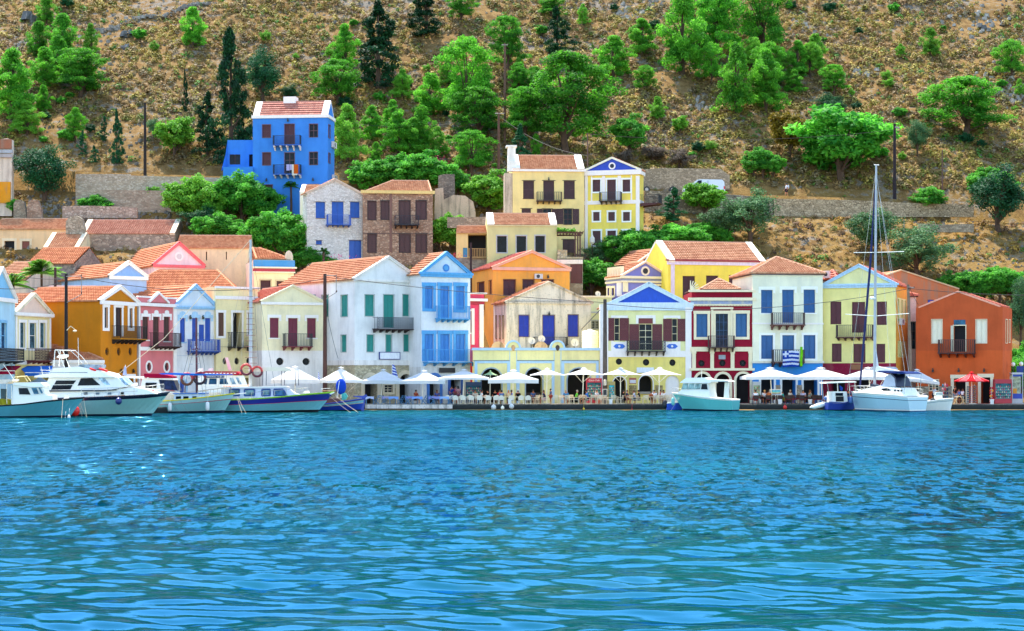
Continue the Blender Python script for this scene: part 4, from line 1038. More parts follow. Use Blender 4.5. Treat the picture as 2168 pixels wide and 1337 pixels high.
# --- orange house
OR = plaster('cc6030', .08, '8a3010')
h = House(VG, 'plain orange house with gable, white shutters and souvenir shop below, far right', (390, 190.5), (1112, 187.2), 362, plaster('c05a32', .12, '8a3818'), right=1190, group=ROW,
          front=[('P', 521, 460, 609, 657, dict(w=.04)), ('K', 706, 512, 803, 728, dict(t=CREAM, w=.08, door=True, dp=.5)), ('P', 889, 460, 981, 657, dict(w=.04)),
                 ('K', 706, 950, 804, 1165, dict(floor=1, t=CREAM, w=.3)), ('K', 932, 942, 1010, 1165, dict(floor=1, t=CREAM, w=.3)), ('G', 500, 965, 577, 1050, dict(mull=(2, 3), mc=CREAM, g=glass('2a3a3c'), t=CREAM, w=.08))],
          rside=[('P', 1136, 462, 1149, 655), ('P', 1163, 465, 1172, 650)], shut=paint('e8ecdc', .6, .05), trim=CREAM, tw=.06, low=(720, OR))
fr = h.F; zt = h.zt; m = MB(); a, b = (fr.U(412), zt), (fr.U(1092), zt); pk = (fr.U(740), fr.Zp(740, 230))
m.face([fr.P(*a), fr.P(*b), fr.P(*pk)]); h.part('gable', m, h.wallm); m = MB(); m.face([fr.P(*a, -8), fr.P(*b, -8), fr.P(*pk, -8)]); h.part('gable', m, h.wallm)
m = MB(); n1 = -.25; n2 = -h.dep+.3
tile_patch(m, fr.P(b[0], zt+.02, n1), fr.P(b[0], zt+.02, n2), fr.P(*pk, n1), fr.P(*pk, n2)); tile_patch(m, fr.P(a[0], zt+.02, n2), fr.P(a[0], zt+.02, n1), fr.P(*pk, n2), fr.P(*pk, n1))
h.part('roof', m, T_BRICK); m = MB(); fr.beam(m, (a[0], zt+.02), (pk[0], pk[1]+.04), .16, -.28, .03); fr.beam(m, (b[0], zt+.02), (pk[0], pk[1]+.04), .16, -.281, .031); h.part('coping', m, paint('e8a890'))
h.balcony(588, 628, 736, 888, 778, 5, paint('4a2a26'), paint('4a2420'), pat='wood'); h.panel(706, 463, 803, 510, glass('2a5a72'), .03, 'fanlight')
for x in (533, 748, 960): wall_lamp(h, x, 885)
m = MB(); leaf(h.F, h.F.U(684), h.F.U(704), h.F.Zp(700, 725), h.F.Zp(700, 512), .3, False).build('door_leaf', paint('c8d0c0'), h.root, h.loc)
for x0, x1 in ((390, 497), (580, 690)): h.panel(x0, 1016, x1, 1150, stone('a89c84', 'd0c4a8', '6a5c48', 3.2), .06, 'stone_base')
exec_group2 = True
# ================= second and upper rows
# --- purple pediment house
PUR = plaster('7a80d0', .2)
h = House(VE, 'mauve-blue house with ornate cream cornice, round window in its pediment', (185, 203), (489, 205), 335, PUR, left=76, group=MID,
          front=[('S', 378, 401, 404, 440), ('S', 425, 402, 472, 440)], lside=[('S', 84, 415, 98, 465), ('S', 112, 415, 130, 465)], shut=BROWN, trim=CREAM, tw=.2)
h.gf(243, T_RED, paint('ecd6c4'), rw=.14, med=(.4, .52, paint('1a1a2c'), paint('f0dccc')))
h.band(333, 349, CREAM, .25, faces='FL'); h.band(350, 364, paint('8a94b8'), .1, faces='FL'); h.band(364, 376, CREAM, .18, faces='FL')
h.panel(185, 376, 220, 440, CREAM, .1); h.panel(150, 376, 180, 470, WHITE, .1, fr=h.Lf)
m = MB()
for i in range(9): u = h.dep*(.05+.1*i); h.Lf.box(m, u, u+.3, h.zt, h.zt+1.1, -.3, .0)
h.part('balustrade', m, CREAM)
# --- grey gabled house
h = House(VE, 'grey bare-stone gabled house just above the mauve pediment', (290, 211), (520, 213), 250, stone('6e6864', '8a827a', '5a544e'), left=120, group=MID)
h.gf(160, T_RED, paint('c8a890'), rw=.1, base=False)
# --- big yellow house
h = House(VE, 'wide bright yellow house with lilac trim, long tiled roof and brown shutters', (492, 202.5), (1066, 205), 230, plaster('f7dd5c', .08), depth=8, group=MID, zt=None,
          front=[('S', 590, 334, 673, 482, dict(door=True)), ('S', 748, 331, 829, 430), ('S', 902, 329, 989, 430)], shut=paint('3e1c1c'), trim=paint('d8b850'), tw=.05, tt='L')
# the roof runs past the white house
h2 = House(VF, 'right end of the wide yellow house, above the white hipped roof', (-200, 206), (276, 206.4), 140, plaster('f7dd5c', .08), right=306, group=MID) if False else None
fr = h.F; W2 = fr.U(1146); h.c = fr.P(W2, 0, -8)[:2]; h.b = fr.P(W2, 0)[:2]; h.W = W2
m = MB(); m.face([fr.P(fr.U(1066), h.zb), fr.P(W2, h.zb), fr.P(W2, h.zt), fr.P(fr.U(1066), h.zt)]); m.face([fr.P(W2, h.zb), fr.P(W2, h.zb, -8), fr.P(W2, h.zt, -8), fr.P(W2, h.zt)]); h.part('wall', m, h.wallm)
h.band(222, 231, paint('8a1c34'), .3); h.band(231, 256, paint('cfcce8'), .14); h.panel(510, 256, 535, 480, paint('cfcce8'), .06)
h.gs(113, T_PALE, rake=paint('eef0ea', .7), rw=.7)
# --- tan yellow tall house
h = House(U4, 'tall tan-yellow house with white cornice and raised white parapet at its left end', (608, 222), (1240, 222.5), 242, plaster('f4d896', .08), depth=8, group=UP,
          front=[('S', 700, 347, 797, 505), ('S', 878, 347, 975, 528, dict(door=True)), ('S', 1060, 347, 1157, 505), ('S', 687, 594, 769, 700), ('O', 876, 596, 950, 700, dict(lw=.7, mc=BROWN)), ('O', 1060, 596, 1134, 733, dict(lw=.8, mc=BROWN)),
                 ('P', 1050, 868, 1160, 1010, dict(door=True))],
          shut=paint('40221e'), trim=paint('38201c'), tw=.08, tt='L')
h.band(240, 264, WHITE, .2); h.gs(134, T_PALE, rake=WHITE, rw=.85)
h.balcony(818, 452, 526, 1037, 556, 5, paint('2c1c1c'), paint('3a2420'), pat='slat'); wall_lamp(h, 926, 335)
m = MB(); fr = h.F; fr.box(m, -.6, .6, h.zt-.3, h.zt+.9, -.8, .05); fr.box(m, -.55, .35, h.zt+.9, h.zt+2.6, -1.6, -.2); fr.box(m, -.75, .5, h.zt+2.6, h.zt+2.8, -1.7, -.1); h.part('chimney', m, plaster('eef0ee', .25))
m = MB(); fr.box(m, -.95, -.01, h.zb, h.zt-.5, -2.5, -.1); h.part('ruined_stump', m, plaster('c9bfae', .8, '6a5a48'))
# --- yellow with blue pediment, upper
YB = plaster('f2da68', .06)
h = House(U4, 'yellow house with white pilasters and royal blue pediment high on the slope', (1246, 223), (1730, 221.3), 268, YB, right=1765, group=UP,
          front=[('S', 1315, 338, 1383, 445), ('S', 1443, 337, 1521, 520, dict(door=True)), ('S', 1580, 337, 1648, 445), ('P', 1320, 624, 1377, 703), ('P', 1453, 624, 1512, 703), ('P', 1584, 624, 1645, 703),
                 ('S', 1315, 791, 1386, 920), ('S', 1445, 789, 1521, 945, dict(door=True)), ('S', 1580, 789, 1652, 920)],
          shut=paint('4a2426'), trim=paint('f4f8fa', .7, .03), tw=.17)
h.gf(150, T_RED, paint('f4f2ea'), rw=.14, tymp=paint('1840b8'), med=(.4, .42, paint('101430'), WHITE)); h.band(262, 304, WHITE, .22, faces='FR'); h.band(528, 560, WHITE, .06, faces='FR')
h.panel(1246, 304, 1272, 950, WHITE, .08); h.panel(1698, 304, 1730, 950, WHITE, .08)
m = MB(); fr = h.F
for x0, x1 in ((1300, 1312), (1398, 1426), (1536, 1566), (1652, 1664)): fr.box(m, fr.U(x0), fr.U(x1), fr.Zp(1500, 528), fr.Zp(1500, 304), .003, .03)
h.part('window_surround', m, WHITE)
h.balcony(1388, 452, 526, 1577, 558, 5, paint('2c2a30'), paint('3a3436'), pat='bars'); h.balcony(1734, 478, 552, 1764, 582, 2, IRON, paint('4a2020'), pat='bars', fr=h.Rf, proj=2.2)
# --- sage green house
h = House(U4, 'sage green house with three dark square windows and short tiled roof', (386, 212), (998, 212.5), 742, plaster('c9cc94', .2, 'a09a70'), depth=6, group=UP,
          front=[('G', 469, 836, 556, 982, dict(g=glass('0c1218'), mull=(0, 0))), ('G', 641, 836, 728, 984, dict(g=glass('0c1218'), mull=(0, 0))), ('G', 807, 834, 893, 981, dict(g=glass('0c1218'), mull=(0, 0)))],
          shut=paint('a8b0b8'), trim=paint('a8b4bc'), tw=.1)
h.gs(648, T_PALE, rake=WHITE, rw=.75, over=0); h.band(738, 748, plaster('d0cfa0', .1), .1)
fr = h.F
# --- veranda house
h = House(U4, 'small beige house with covered veranda and wooden railing left of the sage one', (108, 214), (384, 214), 808, plaster('e0c98e', .15), depth=5, group=UP, bot=1140,
          front=[('K', 212, 822, 384, 1022, dict(dp=2.2)), ('P', 168, 940, 206, 1025, dict(c=paint('3a8ab8')))], trim=None, tt='N', low=(1030, stone('8a7a6a', 'a89a84')))
h.gs(758, T_PALE, over=.3)
h.balcony(214, 948, 1026, 384, 1032, 0, paint('b89a64'), paint('9a8458'), pat='wood', proj=.3)
# --- brown door house under the pergola
h = House(U4, 'low white wall with brown double door below the pergola', (998, 210), (1228, 210), 1045, plaster('e6e4da', .3), depth=2.5, group=UP, name='gatehouse',
          front=[('P', 1118, 1085, 1224, 1255, dict(door=True, c=paint('5c2a20')))], tt='N', low=(1082, stone('9a8468', 'b8a484')))
# --- white stone house with blue shutters
ST1 = stone('d6cec0', 'e6e2d8', 'd8d2c8', 4)
h = House(U3, 'pale rubble-stone house with pointed gable and blue shutters', (143, 218), (697, 220), 378, ST1, left=98, group=UP,
          front=[('S', 228, 462, 322, 624), ('S', 388, 460, 506, 690, dict(door=True)), ('S', 571, 462, 666, 620), ('S', 231, 846, 290, 886), ('P', 561, 845, 684, 1033, dict(door=True)), ('K', 440, 306, 463, 330, dict(k='c', tt='N', dp=.4))],
          shut=paint('1f56b4'), trim=paint('6a5a50'), tw=.07, tt='L')
h.gf(243, T_PALE, plaster('cfcac2', .3), rw=.16, base=False, tymp=ST1)
h.balcony(332, 594, 690, 562, 716, 5, paint('2a5cc0'), paint('2a5cc0'), pat='bars')
# --- its little red roof behind
h = House(U3, 'tiny white outbuilding with tiled roof behind the pale stone gable', (70, 224), (330, 224), 378, plaster('ece9dc', .2), depth=5, group=UP, name='outbuilding')
h.gs(306, T_PALE, rake=WHITE, rw=.5, over=0)
# --- brown stone house
ST2 = stone('a07a60', 'c8a688', '84685a', 3.6)
h = House(U3, 'brown rubble-stone house with plank shutters and yellow eaves', (699, 219), (1396, 220), 374, ST2, depth=9, group=UP,
          front=[('P', 748, 455, 830, 640), ('P', 879, 452, 960, 637), ('P', 1061, 450, 1171, 692, dict(door=True)), ('P', 1229, 450, 1332, 635), ('P', 748, 781, 832, 965), ('P', 1062, 778, 1172, 965), ('P', 1228, 778, 1335, 965)],
          shut=paint('44201e'), trim=paint('2c1a18'), tw=.06)
h.band(345, 376, paint('d8c27c'), .25); h.hip(250, T_PALE, 1025, 1375, over=-.1, frac=.45); h.panel(965, 376, 990, 965, paint('6e4c40'), .05, 'drainpipe'); h.band(770, 780, paint('5a4238'), .04)
h.balcony(1014, 602, 690, 1252, 730, 5, paint('1a1c2c'), paint('1c1c2a'), pat='bars')
# --- tall blue house
BLU = plaster('3a86e4', .06, '1c50a0')
h = House(U2, 'tall bright blue house with white-edged roof standing alone above the trees', (580, 233), (1051, 232), 182, BLU, right=1093, group=UP,
          front=[('S', 640, 222, 692, 302), ('S', 780, 218, 842, 352, dict(door=True)), ('G', 936, 218, 988, 299, dict(mull=(1, 1))), ('S', 641, 397, 693, 476), ('G', 780, 398, 842, 535, dict(mull=(1, 2), door=True)), ('G', 936, 394, 988, 473, dict(mull=(1, 1))),
                 ('S', 928, 597, 992, 690, dict(door=True)), ('S', 650, 600, 704, 700, dict(door=True))],
          rside=[('S', 1055, 224, 1067, 304), ('S', 1055, 402, 1067, 462)], shut=paint('4a2028'), trim=paint('6a4a54'), tw=.05, tt='F')
h.band(164, 183, WHITE, .15, faces='FR'); h.gs(84, tiles('b05450', 'c88070', .62), rake=WHITE, rw=.8, over=0, gm=BLU)
h.balcony(717, 293, 352, 887, 386, 5, paint('0c2038'), paint('2c6ad0'), WHITE, pat='bars'); h.balcony(718, 476, 535, 888, 560, 5, paint('0c2038'), paint('2c6ad0'), WHITE, pat='bars')
for x, y in ((802, 195), (458, 575), (668, 570), (960, 567)): wall_lamp(h, x, y)
fr = h.F; m = MB(); zr = h.zr; fr.box(m, fr.U(752), fr.U(830), zr-.2, zr+.75, -h.dep/2-1.2, -h.dep/2+.3); h.part('roof_hatch', m, WHITE)
ac(h, 1072, 332, 1092, 368, h.Rf); ac(h, 1076, 540, 1096, 575, h.Rf)
m = MB()   # laundry
for i, (x0, x1, y1, c) in enumerate(((803, 822, 515, 0), (824, 838, 512, 0), (838, 872, 545, 1), (850, 878, 535, 2))):
    m.mi = c; fr.box(m, fr.U(x0), fr.U(x1), fr.Zp(x0, y1), fr.Zp(x0, 477), 1.02+.02*i, 1.035+.02*i)
tag(m.build('laundry', [fabric('c8c0e8'), fabric('ece8d8'), fabric('e06a20')], None, h.loc), 'white and orange washing hung over the lower balcony of the tall blue house', 'laundry')
w2 = House(U2, 'x', (393, 232.5), (581, 232.5), 487, BLU, depth=8, bot=700, front=[], tt='N')
w3 = House(U2, 'x', (421, 235), (581, 235), 318, BLU, depth=4, bot=500, front=[('G', 434, 408, 501, 472, dict(mull=(1, 0))), ('K', 556, 408, 580, 484, dict(door=True, dp=.4))], shut=paint('4a2028'), trim=None, tt='N')
for q, nm in ((w2, 'terrace_wing'), (w3, 'upper_wing')):      # the wings belong to the blue house
    off = Vector(q.root.location)-Vector(h.root.location)
    q.root.parent = h.root; q.root.location = off; q.root.name = nm
    for k in ('category', 'label'): del q.root[k]
m = MB(); m.face([w3.F.P(0, w3.zt, 0), w3.F.P(0, w3.zb, 0), w3.F.P(-.5, w3.zb-.4, 1.8), w3.F.P(-.15, w3.zt-1.8, .6)]); w3.part('curved_wall', m, BLU)
# --- left cluster
h = House(U2, 'long beige wall with pale tiled roof right of the pink pediment', (96, 213), (556, 213.5), 997, plaster('ecdcb8', .25), depth=8, group=UP, front=[('K', 285, 1020, 292, 1075, dict(dp=.2)), ('K', 410, 1020, 417, 1070, dict(dp=.2))], tt='N')
h.gs(926, T_PALE, over=.2)
h = House(U2, 'low house with blue frieze and maroon band under a small hipped roof', (588, 203.5), (838, 204.5), 1070, plaster('ece2b4', .15), left=330, group=MID,
          front=[('S', 628, 1200, 692, 1260), ('S', 730, 1205, 775, 1260)], shut=BROWN, trim=paint('c8b890'), tw=.12)
h.band(1072, 1114, plaster('4a98d8', .2), .1, 'frieze'); h.band(1114, 1124, CREAM, .3); h.band(1126, 1144, paint('a83040'), .12); h.band(1144, 1152, CREAM, .15)
h.hip(1000, T_ORG, 600, 640, over=-.3, frac=.4); m = MB(); c = h.F.P(h.W-.5, h.zt, -.3); m.ball((c[0], c[1], c[2]+.3), .45, .15, .75); h.part('finial', m, plaster('d8d0bc', .3))
m = MB(); h.Lf.box(m, 0, h.dep, h.zb, h.zt-.0, .004, .02); h.part('side_wall', m, plaster('eccfc2', .35))
h = House(U2, 'house with rose-pink pediment and round medallion among the left roofs', (-40, 207.5), (270, 210), 1102, plaster('ecdcdc', .3), left=-430, group=MID)
h.gf(968, T_ORG, paint('e06a74'), rw=.3, tymp=plaster('e8dce8', .2), med=(.4, .5, paint('c8c8d0'), paint('efe8ee')))
h = House(U1, 'old tiled roof with a long stained grey wall below it', (672, 224), (1457, 224), 850, stone('a08c78', 'c0ac94', '8c7c6c', 2.2), depth=8, group=UP)
h.gs(742, tiles('b06654', 'c89080', .62), rake=plaster('dcd4c4', .4), rw=.6, over=.1)
h = House(U1, 'beige-pink house with a dark window and a brown shutter at the left edge', (-60, 224), (566, 224), 812, plaster('e8c8a0', .35, 'c0a080'), depth=8, group=UP,
          front=[('K', 37, 907, 121, 1083, dict(dp=.4, c=BROWN)), ('P', 184, 909, 247, 1068, dict(c=paint('7a4030')))], trim=plaster('ecd8bc', .2), tw=.25)
h.gs(732, T_PALE, over=.2)
h = House(U1, 'little roof with white pointed gable ends between the beige house and the stained wall', (360, 218), (655, 218), 975, plaster('ece6c4', .3), left=268, group=UP)
h.gs(852, T_PALE, rake=plaster('e0d8c0', .3), rw=.5, over=0)
h = House(U1, 'weathered tiled roof with grey stone wall beside the palm', (232, 208), (625, 207), 1096, stone('7a746c', '9a9284'), depth=8, group=MID)
h.gs(972, T_ORG, over=.3)
h = House(U1, 'small light blue house with white-edged blue pediment and orange roof', (920, 197.5), (1220, 200), 1200, plaster('9cc4ee', .1), left=478, group=MID)
h.gf(1092, T_ORG, paint('f2f2ee'), rw=.35, tymp=paint('7cb0ec'))
h = House(U1, 'tiled roof low at the left edge behind the palm', (-80, 205), (222, 203), 1240, plaster('cfc4b4', .4), depth=8, group=MID)
h.gs(1090, T_PALE, over=.3)
h = House(VA, 'pale low wall just behind the ochre roof', (405, 192), (800, 192), 176, plaster('f0d8dc', .2), depth=3, group=MID)
# ------------------------------------------------------------------ vegetation
def leaves(c, nrm, size, asp=.6, jit=.55):
    """one small quad per centre, facing roughly nrm"""
    n = len(c)
    nv = nrm+rng.normal(0, jit, (n, 3)); nv /= np.linalg.norm(nv, axis=1, keepdims=True)+1e-9
    t = rng.normal(0, 1, (n, 3)); a = np.cross(nv, t); a /= np.linalg.norm(a, axis=1, keepdims=True)+1e-9
    b = np.cross(nv, a); s = (size*rng.uniform(.6, 1.3, n))[:, None]
    v = np.stack([c-a*s-b*s*asp*.3, c+b*s*asp*-1, c+a*s, c+b*s*asp], 1)
    return v.reshape(-1, 3)
def quads(n): return np.arange(n*4).reshape(-1, 4)

def crown_mesh(kind, seed, mat):
    global rng
    rng = np.random.default_rng(seed)
    C = []; 
    if kind == 'pine':
        for i in range(130):
            t = rng.uniform(.08, 1); r = .5*(math.sin(math.pi*min(1, (1-t)*.78+.02))**.8)*(.75+.25*math.sin(t*13+seed))*rng.uniform(.2, 1.05)**.6; th = rng.uniform(0, 6.28)
            r *= .8+.2*math.sin(2*th+seed+t*4); C.append((r*math.cos(th), r*math.sin(th), t*.95, .085, .055))
        nl, sz = 115, .0155
    elif kind == 'spread':      # broad round-headed pine
        for i in range(150):
            t = rng.uniform(.2, 1); r = .5*math.sqrt(max(0, 1-((t-.5)/.52)**2))*(.8+.2*math.sin(t*11+seed))*rng.uniform(.25, 1.0)**.6; th = rng.uniform(0, 6.28)
            r *= .78+.22*math.sin(3*th+t*5+seed)
            C.append((r*math.cos(th), r*math.sin(th), t*.97, .08, .05))
        nl, sz = 115, .0135
    elif kind == 'cypress':
        for i in range(110):
            t = rng.uniform(.02, 1); r = .5*(1-t)**.75*(.7+.3*math.sin(t*17+seed))*rng.uniform(.5, 1.0); th = rng.uniform(0, 6.28)
            C.append((r*math.cos(th)+.05*math.sin(t*5+seed), r*math.sin(th), t*.98, .09*(1.1-.7*t), .035))
        nl, sz = 85, .018
    elif kind == 'leafy':
        for i in range(90):
            u = rng.uniform(-1, 1); th = rng.uniform(0, 6.28); q = math.sqrt(1-u*u); rr = rng.uniform(.55, 1.0)*(.82+.18*math.sin(3*th+seed)*math.cos(4*u))
            C.append((.44*rr*q*math.cos(th), .44*rr*q*math.sin(th), .56+.38*rr*u, .1, .07))
        nl, sz = 90, .026
    else:       # olive: fine grey-green, rounded clumps
        for i in range(75):
            u = rng.uniform(-1, 1); th = rng.uniform(0, 6.28); q = math.sqrt(1-u*u); rr = rng.uniform(.4, 1.0)*(.8+.2*math.sin(2*th+seed))
            C.append((.43*rr*q*math.cos(th), .43*rr*q*math.sin(th), .54+.4*rr*u, .1, .085))
        nl, sz = 130, .015
    V = []; T = []
    for (x, y, z, r, rz) in C:
        d = rng.normal(0, 1, (nl, 3)); d /= np.linalg.norm(d, axis=1, keepdims=True); d *= (rng.random((nl, 1))**.4)
        c = np.array([x, y, z])+d*np.array([r, r, rz]); nr = d*.5+np.array([x*1.2, y*1.2, .55+(z-.5)*.5])
        if kind in ('pine', 'spread'): nr = nr*.8
        V.append(leaves(c, nr, sz, .55)); tc = rng.uniform(.1, .9)
        T.append(np.repeat(np.clip(tc+rng.normal(0, .2, nl), 0, 1), 4))
    V = np.concatenate(V); T = np.concatenate(T)
    V[:, 2] = np.maximum(V[:, 2], .0)
    me = npmesh('crown', V, quads(len(V)//4), mat, cols=np.stack([T, T, T], 1))
    return me, C
BARK = paint('4a3a2e', .95, .3)
def trunk_mesh(C, seed, kind, multi=False):
    m = MB(); r = np.random.default_rng(seed)
    top = .92 if kind in ('pine', 'cypress') else .55
    lean = r.uniform(-.05, .05)
    pts = [(lean*t*(1-t)*4, 0, top*t) for t in (0, .25, .5, .75, 1)]
    pts[0] = (0, 0, -.08)
    m.tube(pts, [.035, .027, .02, .013, .006], 6)
    pick = r.choice(len(C), 16, replace=False)
    for i in pick:
        x, y, z = C[i][:3]; zb = max(.08, z*(.6 if kind in ('pine', 'cypress') else .35))
        zb = min(zb, top*.95)
        m.tube([(lean*.5, 0, zb), (x*.5, y*.5, zb+(z-zb)*.6), (x, y, z)], [.012, .008, .003], 4, cap=False)
    me_o = m.build('trunk', BARK); me = me_o.data; bpy.data.objects.remove(me_o); return me
LM = {'pine': leafmat('2f7418', '74c034', .5, 1.1), 'spread': leafmat('2a6c1a', '68b830', .5, 1.05), 'cypress': leafmat('0b2e16', '1c5024', .2, 1.0),
      'leafy': leafmat('256c20', '68b63a', .5, 1.2), 'olive': leafmat('35603a', '6c9a5c', .25, .9), 'light': leafmat('4a8c20', '84c23c', .4, .95), 'yellow': leafmat('8a7a14', 'b49a28', .3, .7), 'dark': leafmat('14482a', '2a6a38', .2, 1.0),
      'grey': leafmat('6a5c50', '8e8070', .2, .7)}
PROTO = {}
def proto(kind, mk, n):
    key = (kind, mk, n)
    if key not in PROTO:
        me, C = crown_mesh(kind, 100+n*7+len(kind)*3, LM[mk]); PROTO[key] = (me, trunk_mesh(C, n+3, kind))
    return PROTO[key]
NAMES = {'pine': 'pine_tree', 'spread': 'pine_tree', 'cypress': 'cypress_tree', 'leafy': 'fig_tree', 'olive': 'olive_tree'}
tcount = 0
def tree(kind, mk, px, py, h, w, label, D=None, group='trees on the hillside', name=None, cat='tree'):
    if kind == 'leafy' and w > 1.25*h and h > 30 and py > 375:
        tree(kind, mk, px-w*.27, py, h*.9, w*.55, 'left clump: '+label, D, group, name, cat); tree(kind, mk, px+w*.27, py+4, h*.86, w*.55, 'right clump: '+label, D, group, name, cat); w *= .6
    global tcount
    tcount += 1
    D = D or hit(px, py); X = wx(px, D); z = wz(py, D) if D and py < 700 else .5
    z = min(z, ground(X, D)+.3) if D > 196 else z
    me, tm = proto(kind, mk, tcount % 3)
    t = thing(name or NAMES[kind], label, cat, (X, D, z), group)
    s = D/F
    ws = {'pine': 1.42, 'cypress': 1.5, 'spread': 1.32, 'leafy': 1.25, 'olive': 1.2}[kind]*(1.25 if kind == 'leafy' and py > 375 else 1); h *= 1.2 if kind == 'leafy' and py > 375 else 1; ws *= 1.22 if kind == 'olive' and 440 < py < 620 else 1; h *= 1.1 if kind == 'olive' and 440 < py < 620 else 1; t.scale = (w*s*ws, w*s*ws, h*s*1.05); t.rotation_euler = (0, 0, random.uniform(0, 6.28))
    for nm, m in (('crown', me), ('trunk', tm)):
        o = bpy.data.objects.new(nm, m); COL.objects.link(o); o.parent = t
    return t
G2 = 'trees and shrubs between the houses'
